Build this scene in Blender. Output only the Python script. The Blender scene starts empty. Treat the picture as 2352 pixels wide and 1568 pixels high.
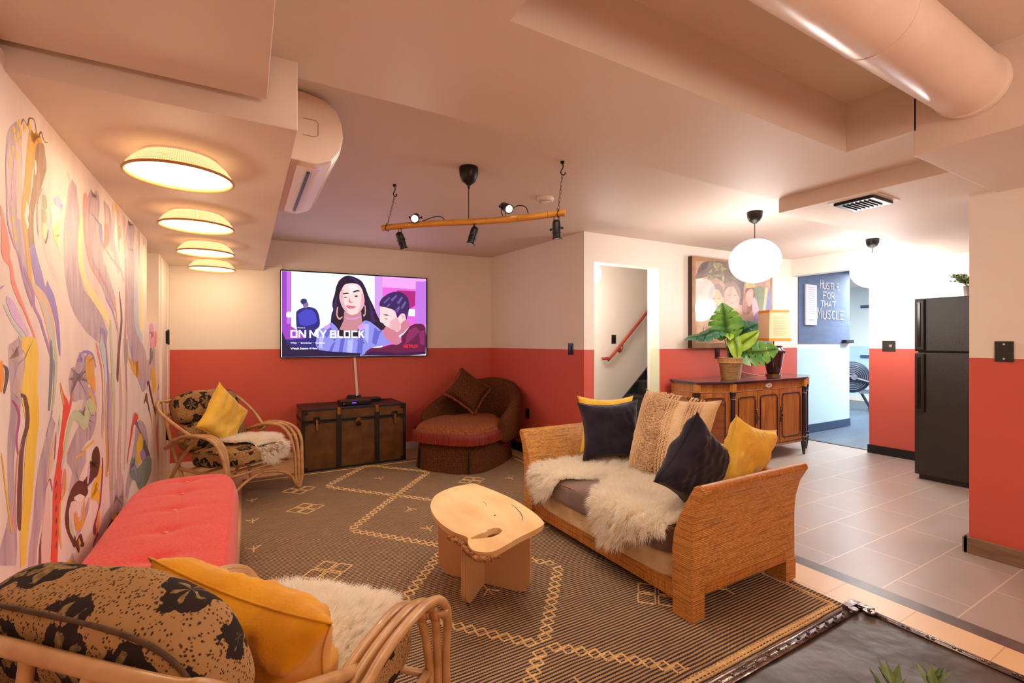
import bpy, bmesh, math, random
import numpy as np
from mathutils import Vector, Matrix, noise
from mathutils.geometry import tessellate_polygon
random.seed(7)
SC = bpy.context.scene
COL = SC.collection
PI = math.pi

# ---------------------------------------------------------------- camera, world, exposure
cam_d = bpy.data.cameras.new('camera')
cam_d.sensor_width = 36.0
cam_d.lens = 16.378
cam_d.clip_start = 0.02
cam = bpy.data.objects.new('camera', cam_d)
COL.objects.link(cam)
cam.location = (0, 0, 1.27)
cam.rotation_euler = (math.radians(90), 0, math.radians(-29.7))
SC.camera = cam
SC.view_settings.view_transform = 'Standard'
SC.view_settings.look = 'None'
SC.view_settings.gamma = 1.0
SC.view_settings.use_curve_mapping = False
SC.view_settings.exposure = 0.05
try:
    SC.cycles.diffuse_bounces = 6; SC.cycles.glossy_bounces = 3; SC.cycles.transmission_bounces = 8; SC.cycles.max_bounces = 10
except Exception: pass
try:
    SC.cycles.use_adaptive_sampling = True; SC.cycles.adaptive_threshold = 0.05; SC.cycles.use_light_tree = False
except Exception: pass
world = bpy.data.worlds.new('world'); SC.world = world
world.use_nodes = True
world.node_tree.nodes['Background'].inputs[0].default_value = (0.9, 0.75, 0.62, 1)
world.node_tree.nodes['Background'].inputs[1].default_value = 0.0

def light(name, kind, loc, power, color, size=0.1, aim=None, angle=60, blend=0.5, size_y=None):
    d = bpy.data.lights.new(name, kind)
    d.energy = power; d.color = color
    if kind == 'AREA':
        d.size = size
        if size_y: d.shape = 'RECTANGLE'; d.size_y = size_y
    else:
        d.shadow_soft_size = size
    if kind == 'SPOT':
        d.spot_size = math.radians(angle); d.spot_blend = blend
    o = bpy.data.objects.new(name, d); COL.objects.link(o); o.location = loc
    if aim is not None:
        o.rotation_euler = (Vector(aim) - Vector(loc)).to_track_quat('-Z', 'Y').to_euler()
    return o
WARM = (1.0, 0.69, 0.43)
AMBER = (1.0, 0.73, 0.46)
COOL = (0.86, 0.92, 1.0)
# added fills behind the camera and over the seating; gym room and stair lights
light('rear_fill_light', 'POINT', (1.7, -1.3, 1.85), 66, (1.0, 0.85, 0.69), 0.3)  # unseen point light added to brighten the pocket face and furniture
light('seating_fill_light', 'AREA', (1.1, 1.6, 2.24), 13, (1.0, 0.84, 0.66), 1.3, aim=(1.1, 1.6, 0), size_y=0.5)  # unseen area fill added under the ceiling for more downward light
light('gym_light', 'AREA', (8.8, 3.0, 2.3), 320, (0.90, 0.95, 1.0), 1.6, aim=(8.8, 3.0, 0))
light('kitchen_light', 'AREA', (4.9, 0.2, 2.06), 16, (1.0, 0.84, 0.74), 0.5, aim=(4.9, 0.2, 0))

# ---------------------------------------------------------------- materials
def lin(c):
    return tuple(((v / 255) / 12.92 if v / 255 <= 0.04045 else ((v / 255 + 0.055) / 1.055) ** 2.4) for v in c) + (1.0,)
MATS = {}
def base_mat(name, col, rough=0.6, metal=0.0, spec=None, coat=0.0, sheen=0.0):
    m = bpy.data.materials.new(name); m.use_nodes = True
    b = m.node_tree.nodes['Principled BSDF']
    b.inputs['Base Color'].default_value = lin(col) if len(col) == 3 else col
    b.inputs['Roughness'].default_value = rough
    b.inputs['Metallic'].default_value = metal
    if spec is not None: b.inputs['Specular IOR Level'].default_value = spec
    if coat: b.inputs['Coat Weight'].default_value = coat; b.inputs['Coat Roughness'].default_value = 0.08
    if sheen: b.inputs['Sheen Weight'].default_value = sheen
    MATS[name] = m
    return m
class N:
    """tiny node helper"""
    def __init__(s, m):
        s.m = m; s.t = m.node_tree; s.b = s.t.nodes.get('Principled BSDF')
    def n(s, typ, **kw):
        x = s.t.nodes.new(typ)
        for k, v in kw.items():
            if k.startswith('i_'):
                key = k[2:]
                key = int(key) if key.isdigit() else key.replace('_', ' ')
                x.inputs[key].default_value = v
            else: setattr(x, k, v)
        return x
    def l(s, a, b): s.t.links.new(a, b)
    def coord(s, which='Object', scale=(1, 1, 1), rot=(0, 0, 0), loc=(0, 0, 0)):
        c = s.n('ShaderNodeTexCoord'); mp = s.n('ShaderNodeMapping')
        mp.inputs['Scale'].default_value = scale; mp.inputs['Rotation'].default_value = rot; mp.inputs['Location'].default_value = loc
        s.l(c.outputs[which], mp.inputs[0]); return mp.outputs[0]
    def noise(s, vec, scale, detail=3, rough=0.5, dist=0):
        x = s.n('ShaderNodeTexNoise'); x.inputs['Scale'].default_value = scale; x.inputs['Detail'].default_value = detail
        x.inputs['Roughness'].default_value = rough; x.inputs['Distortion'].default_value = dist
        if vec is not None: s.l(vec, x.inputs['Vector'])
        return x.outputs['Fac']
    def ramp(s, fac, stops, interp='LINEAR'):
        x = s.n('ShaderNodeValToRGB'); cr = x.color_ramp; cr.interpolation = interp
        while len(cr.elements) > 1: cr.elements.remove(cr.elements[-1])
        cr.elements[0].position = stops[0][0]; cr.elements[0].color = stops[0][1]
        for p, c in stops[1:]:
            e = cr.elements.new(p); e.color = c
        s.l(fac, x.inputs[0]); return x.outputs[0]
    def mix(s, fac, a, b, mode='MIX'):
        x = s.n('ShaderNodeMix', data_type='RGBA', blend_type=mode)
        for inp, v in ((x.inputs[0], fac), (x.inputs[6], a), (x.inputs[7], b)):
            if isinstance(v, (int, float, tuple)): inp.default_value = v
            else: s.l(v, inp)
        return x.outputs[2]
    def math(s, op, a, b=None, c=None):
        x = s.n('ShaderNodeMath', operation=op)
        for i, v in enumerate((a, b, c)):
            if v is None: continue
            if isinstance(v, (int, float)): x.inputs[i].default_value = v
            else: s.l(v, x.inputs[i])
        return x.outputs[0]
    def sep(s, vec):
        x = s.n('ShaderNodeSeparateXYZ'); s.l(vec, x.inputs[0]); return x.outputs
    def comb(s, a, b, c):
        x = s.n('ShaderNodeCombineXYZ')
        for i, v in enumerate((a, b, c)):
            if isinstance(v, (int, float)): x.inputs[i].default_value = v
            else: s.l(v, x.inputs[i])
        return x.outputs[0]
    def col(s, c): s.l(c, s.b.inputs['Base Color'])
    def bump(s, h, strength=0.3, dist=0.01):
        x = s.n('ShaderNodeBump'); x.inputs['Strength'].default_value = strength; x.inputs['Distance'].default_value = dist
        s.l(h, x.inputs['Height']); s.l(x.outputs[0], s.b.inputs['Normal'])
W_ = (1, 1, 1, 1); K_ = (0, 0, 0, 1)
def varied(name, c1, c2, scale=6, rough=0.6, bump=0.0, bscale=80, stretch=(1, 1, 1), metal=0, spec=None, coat=0, bdist=0.004, sheen=0, detail=4, lo=0.35, hi=0.65, which='Object'):
    m = base_mat(name, c1, rough, metal, spec, coat, sheen); k = N(m)
    v = k.coord(which, stretch)
    k.col(k.ramp(k.noise(v, scale, detail), [(lo, lin(c1)), (hi, lin(c2))]))
    if bump: k.bump(k.noise(v, bscale, 3), bump, bdist)
    return m
def split_wall(name, low, high, z=1.185, rough=0.55, soft_low=None):
    m = base_mat(name, high, rough); k = N(m)
    g = k.n('ShaderNodeNewGeometry'); zz = k.sep(g.outputs['Position'])[2]
    f = k.math('GREATER_THAN', zz, z)
    nz = k.noise(g.outputs['Position'], 1.3, 2)
    lo = k.mix(nz, lin(low), lin(tuple(v * 0.95 for v in low)))
    hi = k.mix(nz, lin(high), lin(tuple(v * 0.97 for v in high)))
    k.col(k.mix(f, lo, hi))
    return m
CORAL = (212, 93, 77); WHITE = (238, 229, 218)
split_wall('wall_paint', CORAL, WHITE, 1.19)
split_wall('wall_paint_near', CORAL, WHITE, 1.172)
split_wall('wall_paint_gloss', CORAL, WHITE, 1.195, 0.42)
split_wall('gym_paint', (196, 226, 232), (236, 240, 240), 1.17)
split_wall('jamb_paint', (214, 222, 190), (240, 232, 220), 1.19)
varied('ceiling_paint', (222, 206, 194), (218, 201, 188), 1.2, 0.6, detail=1)
varied('white_paint', (238, 228, 216), (234, 222, 208), 2, 0.5, detail=1)
varied('stair_wall', (236, 228, 218), (230, 222, 212), 2, 0.3)
varied('mural_base', (234, 218, 208), (224, 204, 198), 3.5, 0.6, 0.1, 25, (1, 2.2, 0.6))
def flat(name, c, rough=0.6, **k): return base_mat(name, c, rough, **k)
MUR = {'lav': ((172, 150, 164), (200, 178, 184)), 'cream2': ((222, 190, 172), (214, 180, 170)), 'mauve': ((190, 160, 160), (212, 188, 182)), 'blush': ((222, 190, 186), (228, 202, 194)),
 'yellow': ((240, 196, 60), (232, 182, 40)), 'yellow2': ((240, 206, 90), (234, 196, 62)), 'paley': ((244, 228, 160), (240, 220, 150)), 'ochre': ((226, 170, 70), (214, 158, 62)), 'rose': ((226, 130, 130), (220, 150, 146)),
 'mauve2': ((176, 130, 140), (196, 150, 160)), 'salmon': ((240, 130, 104), (236, 140, 130)), 'violet': ((146, 130, 200), (160, 138, 196)), 'sage2': ((150, 156, 128), (170, 172, 140)), 'skyb': ((186, 198, 206), (196, 206, 204)),
 'brown2': ((110, 72, 62), (126, 84, 72)), 'brown3': ((104, 52, 42), (88, 56, 40)), 'taupe': ((142, 108, 80), (176, 140, 112)), 'tan': ((216, 182, 146), (222, 192, 160)), 'white': ((242, 230, 222), (238, 224, 216)),
 'cream': ((246, 232, 214), (240, 226, 210)), 'pink': ((232, 150, 186), (230, 170, 190)), 'purple': ((166, 124, 186), (180, 140, 190)), 'lilac': ((212, 176, 224), (220, 190, 226)), 'magenta': ((176, 72, 128), (190, 100, 150)),
 'magenta2': ((176, 36, 96), (150, 60, 110)), 'dgrey': ((112, 100, 100), (90, 84, 84)), 'orange': ((244, 150, 48), (238, 160, 70)), 'teal': ((128, 146, 134), (116, 132, 130)), 'sage': ((196, 206, 168), (186, 200, 160)), 'red': ((232, 74, 54), (224, 92, 70))}
for k_, (a_, b_) in MUR.items():
    varied('mural_' + k_, a_, b_, 9, 0.55, 0.12, 30, (1, 3.5, 0.7), detail=5)

# floor tiles
m = base_mat('floor_tile', (196, 178, 160), 0.34); k = N(m)
g = k.n('ShaderNodeNewGeometry'); P = g.outputs['Position']; px, py, pz = k.sep(P)
vec = k.comb(k.math('ADD', px, 0.23), k.math('SUBTRACT', py, 0.256), 0)
br = k.n('ShaderNodeTexBrick', offset=0.5, squash=1.0)
br.inputs['Scale'].default_value = 1; br.inputs['Brick Width'].default_value = 0.59; br.inputs['Row Height'].default_value = 0.295
br.inputs['Mortar Size'].default_value = 0.0032; br.inputs['Mortar Smooth'].default_value = 0.1
br.inputs['Color1'].default_value = lin((168, 152, 144)); br.inputs['Color2'].default_value = lin((160, 144, 136)); br.inputs['Mortar'].default_value = lin((222, 196, 164))
k.l(vec, br.inputs['Vector'])
br2 = k.n('ShaderNodeTexBrick', offset=0.0)
br2.inputs['Scale'].default_value = 1; br2.inputs['Brick Width'].default_value = 0.295; br2.inputs['Row Height'].default_value = 0.59
for kk, vv in (('Mortar Size', 0.0018), ('Color1', lin((226, 190, 146))), ('Color2', lin((214, 178, 134))), ('Mortar', lin((150, 112, 80)))): br2.inputs[kk].default_value = vv
k.l(k.comb(k.math('SUBTRACT', py, 0.667), k.math('SUBTRACT', px, 2.54), 0), br2.inputs['Vector'])
nz = k.noise(k.coord('Object', (1.0, 2.6, 1)), 2.2, 5)
stone = k.mix(0.5, br.outputs['Color'], k.ramp(nz, [(0.3, lin((156, 142, 132))), (0.7, lin((170, 156, 144)))]))
stone = k.mix(br.outputs['Fac'], stone, lin((206, 186, 160)))
tan = k.mix(0.35, br2.outputs['Color'], k.ramp(nz, [(0.3, lin((222, 180, 130))), (0.7, lin((236, 206, 164)))]))
dark = k.ramp(k.noise(P, 9, 5), [(0.35, lin((84, 72, 70))), (0.7, lin((106, 92, 86)))])
c1 = k.mix(k.math('GREATER_THAN', px, 2.745), tan, dark)
c2 = k.mix(k.math('GREATER_THAN', px, 2.84), c1, stone)
k.col(c2)
k.l(k.ramp(nz, [(0.3, (0.34,) * 3 + (1,)), (0.7, (0.38,) * 3 + (1,))]), k.b.inputs['Roughness'])
m = base_mat('gym_floor', (70, 82, 100), 0.35); k = N(m); P = k.coord('Object')
b3 = k.n('ShaderNodeTexBrick'); k.l(P, b3.inputs['Vector'])
for kk, vv in (('Scale', 1), ('Brick Width', 1.2), ('Row Height', 0.2), ('Mortar Size', 0.004), ('Color1', lin((74, 86, 104))), ('Color2', lin((62, 74, 92))), ('Mortar', lin((40, 48, 60)))): b3.inputs[kk].default_value = vv
k.col(b3.outputs['Color'])

# rug weave
m = base_mat('rug_weave', (120, 100, 84), 0.95, spec=0.1); k = N(m); v = k.coord('Object')
x, y, z = k.sep(v)
wob = k.math('MULTIPLY', k.math('SUBTRACT', k.noise(k.coord('Object', (1.4, 2.2, 1)), 3, 2), 0.5), 0.016)
yy = k.math('ADD', y, wob)
s1 = k.math('SINE', k.math('MULTIPLY', yy, 2 * PI / 0.0165))
dash = k.math('SINE', k.math('MULTIPLY', k.math('ADD', x, k.math('MULTIPLY', k.math('FLOOR', k.math('MULTIPLY', yy, 1 / 0.0165)), 0.0045)), 2 * PI / 0.0095))
th = k.math('ADD', s1, k.math('MULTIPLY', dash, 0.45))
th = k.math('ADD', th, k.math('MULTIPLY', k.math('SUBTRACT', k.noise(k.coord('Object', (2, 30, 1)), 6, 3), 0.5), 1.6))
stripes = k.ramp(k.math('ADD', k.math('MULTIPLY', th, 0.3), 0.5), [(0.42, lin((62, 52, 52))), (0.58, lin((198, 164, 122)))])
k.col(k.mix(k.math('MULTIPLY', k.noise(k.coord('Object', (0.6, 8, 1)), 3, 3), 0.25), stripes, lin((112, 98, 94))))
k.bump(th, 0.5, 0.004)
varied('rug_yarn', (240, 206, 150), (216, 178, 124), 60, 0.95, 0.6, 160, bdist=0.004, spec=0.1)
varied('coral_fabric', (226, 76, 64), (208, 58, 50), 120, 0.9, 0.35, 260, bdist=0.003, spec=0.2, sheen=0.3)
varied('button_thread', (236, 170, 140), (226, 150, 120), 60, 0.9)
# floral leopard fabric
m = base_mat('leaf_print_fabric', (150, 116, 70), 0.9, spec=0.15); k = N(m); v = k.coord('UV')
vo = k.n('ShaderNodeTexVoronoi', feature='F1'); vo.inputs['Scale'].default_value = 165; k.l(v, vo.inputs['Vector'])
spots = k.ramp(vo.outputs['Distance'], [(0.25, lin((74, 50, 38))), (0.37, lin((168, 132, 88)))])
vl = k.n('ShaderNodeTexVoronoi', feature='F1'); vl.inputs['Scale'].default_value = 7.2; vl.inputs['Randomness'].default_value = 0.5; k.l(v, vl.inputs['Vector'])
sx, sy, sz = k.sep(k.n('ShaderNodeVectorMath', operation='SUBTRACT').outputs[0])
vm = [n_ for n_ in k.t.nodes if n_.bl_idname == 'ShaderNodeVectorMath'][0]
sc = k.n('ShaderNodeVectorMath', operation='SCALE'); sc.inputs['Scale'].default_value = 6.2; k.l(v, sc.inputs[0])
k.l(v, vm.inputs[0]); k.l(vl.outputs['Position'], vm.inputs[1])
ang = k.math('ARCTAN2', sy, sx)
d = vl.outputs['Distance']
nd = k.math('MULTIPLY', k.math('SUBTRACT', k.noise(v, 34, 4), 0.5), 0.34)
d1 = k.math('ADD', d, nd)
leaf = k.math('ADD', 0.24, k.math('MULTIPLY', k.math('SINE', k.math('ADD', k.math('MULTIPLY', ang, 6), k.math('MULTIPLY', k.noise(v, 40, 3), 6))), 0.12))
inner = k.math('LESS_THAN', d1, leaf)
blot = k.math('LESS_THAN', d1, 0.43)
bandn = k.noise(k.coord('UV', (3, 9, 1)), 2.4, 2)
c = k.mix(blot, spots, lin((48, 40, 38)))
leafc = k.ramp(k.noise(v, 90, 3), [(0.4, lin((112, 92, 62))), (0.6, lin((150, 126, 86)))])
k.col(k.mix(inner, c, leafc)); k.bump(k.noise(v, 300, 2), 0.2, 0.002)
varied('piping_brown', (92, 66, 46), (70, 50, 36), 40, 0.9)
for nm, a_, b_ in (('yellow_linen', (242, 202, 88), (230, 184, 62)), ('mustard_linen', (226, 160, 24), (206, 140, 14)), ('navy_velvet', (44, 38, 54), (30, 26, 40)), ('cream_knit', (238, 208, 168), (224, 190, 148)), ('grey_quilt', (134, 112, 104), (116, 96, 90)), ('cream_boucle', (232, 210, 172), (206, 178, 136)), ('khaki_back', (196, 164, 116), (182, 150, 104))):
    varied(nm, a_, b_, 9, 0.92, 0.9 if 'cream' in nm else 0.4, 90 if 'cream' in nm else 130, bdist=0.008 if 'cream' in nm else 0.003, spec=0.15, sheen=0.25)
# rattan weave on UV
def weave(name, c1, c2, mort, bw=0.02, rh=0.0075, rot=0.0):
    m = base_mat(name, c1, 0.42); k = N(m); v = k.coord('UV', rot=(0, 0, rot))
    b = k.n('ShaderNodeTexBrick', offset=0.5)
    wv_ = k.n('ShaderNodeVectorMath', operation='ADD'); k.l(v, wv_.inputs[0]); k.l(k.comb(0, k.math('MULTIPLY', k.noise(k.coord('UV'), 9, 2), rh * 0.9), 0), wv_.inputs[1]); k.l(wv_.outputs[0], b.inputs['Vector'])
    for kk, vv in (('Scale', 1), ('Brick Width', bw), ('Row Height', rh), ('Mortar Size', rh * 0.10), ('Mortar Smooth', 0.6), ('Color1', lin(c1)), ('Color2', lin(c2)), ('Mortar', lin(mort))): b.inputs[kk].default_value = vv
    nz = k.noise(k.coord('UV', (1.2, 26, 1), (0, 0, rot)), 4, 5)
    c = k.mix(k.ramp(nz, [(0.5, K_), (0.72, W_)]), b.outputs['Color'], lin(tuple(q * 0.55 for q in c2)))
    nz2 = k.noise(k.coord('UV', (30, 160, 1), (0, 0, rot)), 2, 3)
    c = k.mix(k.ramp(nz2, [(0.45, K_), (0.8, (0.7, 0.7, 0.7, 1))]), c, lin(tuple(min(255, q * 1.18) for q in c1)))
    k.col(c)
    hb = k.math('SUBTRACT', 1.0, b.outputs['Fac'])
    k.bump(hb, 0.9, 0.004)
    return m
weave('rattan_weave', (220, 160, 86), (190, 124, 56), (110, 62, 28), 0.024, 0.008)
weave('rattan_wrap', (220, 156, 80), (194, 124, 54), (92, 50, 20), 0.4, 0.009)
weave('rattan_wrap_up', (208, 138, 66), (176, 106, 44), (80, 40, 16), 0.4, 0.009, PI / 2)
weave('basket_weave', (196, 152, 94), (170, 124, 70), (96, 62, 34), 0.03, 0.012)
varied('rattan_pole', (204, 160, 108), (180, 134, 84), 14, 0.38, 0.1, 30, coat=0.15)
varied('rattan_binding', (190, 136, 84), (164, 112, 66), 80, 0.45, 0.5, 120)
varied('bamboo', (206, 150, 62), (180, 120, 44), 7, 0.35, 0.1, 30, (1, 8, 8))
m = base_mat('wool', (255, 250, 238), 0.9); k = N(m)
df = k.n('ShaderNodeBsdfDiffuse'); tr_ = k.n('ShaderNodeBsdfTranslucent'); mx = k.n('ShaderNodeMixShader'); mx.inputs[0].default_value = 0.5
wc = k.ramp(k.noise(k.coord('Object'), 14, 2), [(0.3, lin((255, 253, 246))), (0.7, lin((255, 248, 236)))])
k.l(wc, df.inputs[0]); k.l(wc, tr_.inputs[0]); k.l(df.outputs[0], mx.inputs[1]); k.l(tr_.outputs[0], mx.inputs[2]); k.l(mx.outputs[0], k.t.nodes['Material Output'].inputs[0])
varied('wool_skin', (255, 246, 226), (250, 236, 210), 10, 0.9)
varied('maple_slab', (240, 208, 156), (226, 184, 128), 3.2, 0.45, 0.04, 40, (2.5, 1, 1))
varied('bark', (120, 74, 44), (196, 136, 84), 30, 0.9, 0.9, 60, bdist=0.02)
varied('plywood_face', (214, 170, 122), (204, 156, 106), 3, 0.5, stretch=(1, 1, 0.5))
m = base_mat('plywood_edge', (190, 140, 96), 0.6); k = N(m)
wv = k.n('ShaderNodeTexWave', wave_type='BANDS'); wv.inputs['Scale'].default_value = 60; wv.inputs['Distortion'].default_value = 1.0
k.l(k.coord('Object'), wv.inputs['Vector']); k.col(k.ramp(wv.outputs['Fac'], [(0.3, lin((176, 122, 78))), (0.7, lin((220, 178, 128)))]))
varied('dark_crack', (70, 40, 24), (50, 28, 16), 30, 0.8)
# trunk materials
varied('trunk_canvas', (112, 72, 24), (84, 50, 16), 9, 0.4, 0.12, 40, spec=0.5)
varied('trunk_lid', (130, 60, 28), (104, 44, 20), 5, 0.12, coat=0.6)
varied('trunk_binding', (34, 24, 18), (22, 16, 12), 30, 0.45)
varied('brass', (176, 130, 66), (120, 80, 40), 40, 0.35, metal=0.85)
varied('old_iron', (60, 52, 48), (36, 30, 28), 50, 0.4, metal=0.7)
varied('black_vinyl', (74, 58, 54), (54, 42, 38), 5, 0.42, 0.3, 9, bdist=0.02)
varied('steel_edge', (150, 134, 126), (96, 82, 78), 26, 0.24, 0.3, 60, metal=0.9)
# tapestry of the chaise
def tapestry(name, c1, c2, c3, s=1.0):
    m = base_mat(name, c1, 0.95, spec=0.1); k = N(m); v = k.coord('UV')
    ck = k.n('ShaderNodeTexVoronoi', feature='F1', distance='CHEBYCHEV'); ck.inputs['Scale'].default_value = 42 * s; ck.inputs['Randomness'].default_value = 0.25; k.l(v, ck.inputs['Vector'])
    a = k.ramp(ck.outputs['Distance'], [(0.12, lin(c3)), (0.22, lin(c2)), (0.42, lin(c1)), (0.5, lin(c3))])
    b = k.ramp(k.noise(v, 160 * s, 3), [(0.42, lin(tuple(q * 0.45 for q in c1))), (0.6, lin(c2))])
    k.col(k.mix(0.5, a, b)); k.bump(k.noise(v, 300, 2), 0.3, 0.002); return m
tapestry('tapestry_dark', (92, 54, 30), (120, 72, 40), (44, 30, 24))
tapestry('tapestry_seat', (146, 84, 48), (176, 104, 62), (66, 44, 40), 1.1)
m = base_mat('red_fringe', (150, 36, 10), 0.5); k = N(m)
nz = k.noise(k.coord('UV', (160, 2, 1)), 2, 3)
k.col(k.ramp(nz, [(0.35, lin((92, 14, 5))), (0.65, lin((156, 44, 12)))])); k.bump(nz, 0.9, 0.006)
varied('tassel_fringe', (150, 78, 52), (110, 52, 36), 60, 0.9)
# wood of sideboard
m = base_mat('walnut_veneer', (158, 92, 36), 0.32, coat=0.3); k = N(m); v = k.coord('Object', (6, 6, 0.7))
k.col(k.ramp(k.noise(v, 3.2, 5, 0.6, 1.2), [(0.25, lin((116, 62, 20))), (0.5, lin((154, 90, 36))), (0.75, lin((182, 116, 54)))]))
varied('walnut_light', (186, 120, 48), (160, 96, 34), 5, 0.3, coat=0.3, stretch=(5, 5, 0.8))
varied('ebony', (42, 30, 34), (30, 22, 26), 12, 0.3, coat=0.2)
varied('sideboard_top', (66, 42, 48), (50, 32, 38), 4, 0.22, coat=0.5)
varied('gilt_line', (190, 150, 110), (150, 110, 80), 30, 0.3, metal=0.5)
weave('cane_panel', (150, 84, 34), (128, 66, 24), (70, 34, 14), 0.012, 0.01)
varied('antique_brass', (120, 84, 50), (80, 56, 36), 40, 0.35, metal=0.8)
flat('plaque', (222, 206, 186), 0.5); flat('plaque_ink', (110, 84, 84), 0.6)
varied('vase_glaze', (66, 26, 22), (50, 18, 18), 6, 0.2, coat=0.6)
# leaves
m = base_mat('monstera_leaf', (60, 120, 40), 0.35); k = N(m); k.col(k.ramp(k.noise(k.coord('Object'), 7, 3), [(0.35, lin((58, 118, 44))), (0.65, lin((112, 158, 56)))]))
m = base_mat('monstera_lime', (130, 170, 40), 0.35); k = N(m); k.col(k.ramp(k.noise(k.coord('Object'), 7, 3), [(0.35, lin((124, 164, 40))), (0.65, lin((156, 190, 60)))]))
m = base_mat('monstera_dark', (40, 92, 70), 0.35); k = N(m); k.col(k.ramp(k.noise(k.coord('Object'), 7, 3), [(0.35, lin((40, 92, 66))), (0.65, lin((84, 134, 100)))]))
flat('plant_stem', (74, 92, 36), 0.5)
varied('small_leaf', (76, 104, 52), (110, 130, 70), 20, 0.5)
varied('soil', (62, 44, 32), (40, 28, 20), 50, 0.95)
varied('zinc_pot', (196, 192, 186), (170, 168, 164), 14, 0.35, metal=0.6)
# appliances and fittings
m = base_mat('fridge_black', (34, 28, 26), 0.32, spec=0.6); k = N(m); v = k.coord('Object')
k.bump(k.noise(v, 170, 3), 0.55, 0.003); k.col(k.ramp(k.noise(v, 3, 2), [(0.3, lin((36, 29, 26))), (0.7, lin((30, 24, 22)))]))
flat('fridge_handle', (28, 24, 24), 0.4); flat('badge_white', (225, 222, 220), 0.4)
flat('black_plastic', (24, 20, 19), 0.4); flat('bezel_black', (10, 9, 10), 0.8, spec=0.1); flat('black_gloss', (16, 14, 16), 0.15); flat('black_metal', (30, 25, 24), 0.35, metal=0.4)
varied('black_wood', (30, 27, 26), (44, 40, 38), 9, 0.5, 0.2, 60, (1, 6, 1))
flat('black_base', (22, 18, 18), 0.5); flat('navy_base', (44, 62, 96), 0.5)
varied('wood_base', (142, 112, 88), (124, 96, 74), 6, 0.55, stretch=(1, 1, 6))
flat('white_plastic', (232, 220, 210), 0.4); flat('cream_plastic', (226, 206, 190), 0.35); flat('seam_grey', (150, 128, 112), 0.6)
varied('duct_paint', (232, 212, 198), (224, 202, 188), 5, 0.28, 0.08, 9, bdist=0.02)
varied('handrail_paint', (170, 72, 50), (158, 62, 44), 8, 0.4)
varied('stair_black', (34, 33, 33), (46, 45, 45), 10, 0.5)
varied('chalkboard', (80, 96, 128), (90, 106, 138), 4, 0.8, stretch=(1, 1, 3))
flat('chalk', (236, 238, 240), 0.9); flat('paper', (236, 226, 234), 0.8); flat('ink_grey', (150, 140, 160), 0.8)
flat('lamp_paper', (240, 212, 170), 0.8); flat('lamp_orange', (236, 150, 70), 0.7); flat('print_grey', (196, 160, 120), 0.8)
flat('canvas_side', (66, 44, 36), 0.5); varied('canvas_edge', (176, 130, 86), (150, 104, 62), 8, 0.5)
flat('steel_grey', (120, 130, 145), 0.3, metal=0.6); flat('rower_dark', (30, 38, 54), 0.35)
flat('shelf_blue', (60, 84, 120), 0.6)
def emit(name, c, s, base=None):
    m = base_mat(name, c if base is None else base, 0.5); b = m.node_tree.nodes['Principled BSDF']
    b.inputs['Emission Color'].default_value = lin(c) if max(c) > 1.5 or True else c
    b.inputs['Emission Strength'].default_value = s; return m
emit('globe_glow', (255, 250, 246), 9.0)
emit('spot_lens', (255, 236, 214), 14.0)
emit('bulb_glow', (255, 214, 150), 8.0)
emit('display_blue', (90, 70, 255), 2.5, (10, 10, 20))
def lamp_mats():
    m = base_mat('lamp_diffuser', (255, 240, 214), 0.6); b = m.node_tree.nodes['Principled BSDF']
    b.inputs['Emission Color'].default_value = lin((255, 238, 206)); b.inputs['Emission Strength'].default_value = 4.0
    m = base_mat('bamboo_shade', (240, 200, 120), 0.6); k = N(m)
    v = k.coord('UV', rot=(0, 0, 0.0)); ux, uy, uz = k.sep(v)
    a = k.math('SINE', k.math('MULTIPLY', k.math('ADD', ux, uy), 420)); b2 = k.math('SINE', k.math('MULTIPLY', k.math('SUBTRACT', ux, uy), 420))
    f = k.math('GREATER_THAN', k.math('MULTIPLY', a, b2), 0.1)
    e = k.mix(f, lin((226, 160, 76)), lin((255, 240, 196)))
    k.l(e, k.b.inputs['Emission Color']); k.b.inputs['Emission Strength'].default_value = 1.15
    k.col(e)
lamp_mats()
varied('bamboo_rim', (180, 130, 72), (160, 112, 58), 10, 0.5)
TVC = {'white': (232, 246, 252), 'purple': (150, 60, 190), 'mauve': (190, 110, 220), 'lilac': (206, 150, 226), 'pink': (224, 100, 214), 'pink2': (240, 160, 232), 'magenta': (170, 30, 120), 'navy': (34, 34, 120), 'blue': (62, 66, 190),
 'skin3': (130, 100, 160), 'dark2': (20, 50, 96), 'dark': (28, 14, 44), 'dark3': (52, 28, 92), 'skin': (246, 206, 206), 'skinl': (252, 226, 226), 'skin2': (196, 130, 140), 'skin4': (200, 120, 140), 'lip': (206, 110, 130), 'gold': (220, 160, 150),
 'lavb': (140, 140, 226), 'teal': (10, 120, 140), 'maroon': (96, 20, 66), 'vig': (26, 14, 60), 'vig2': (50, 14, 70), 'txt': (245, 240, 250), 'red': (240, 40, 60), 'skinm': (226, 168, 180), 'lip2': (150, 70, 90), 'lavd': (96, 96, 196), 'lavl': (176, 180, 240), 'hairl': (104, 84, 150), 'mar2': (132, 36, 92)}
for k_, c_ in TVC.items():
    emit('screen_' + k_, c_, 1.15, (8, 8, 10))
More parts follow.
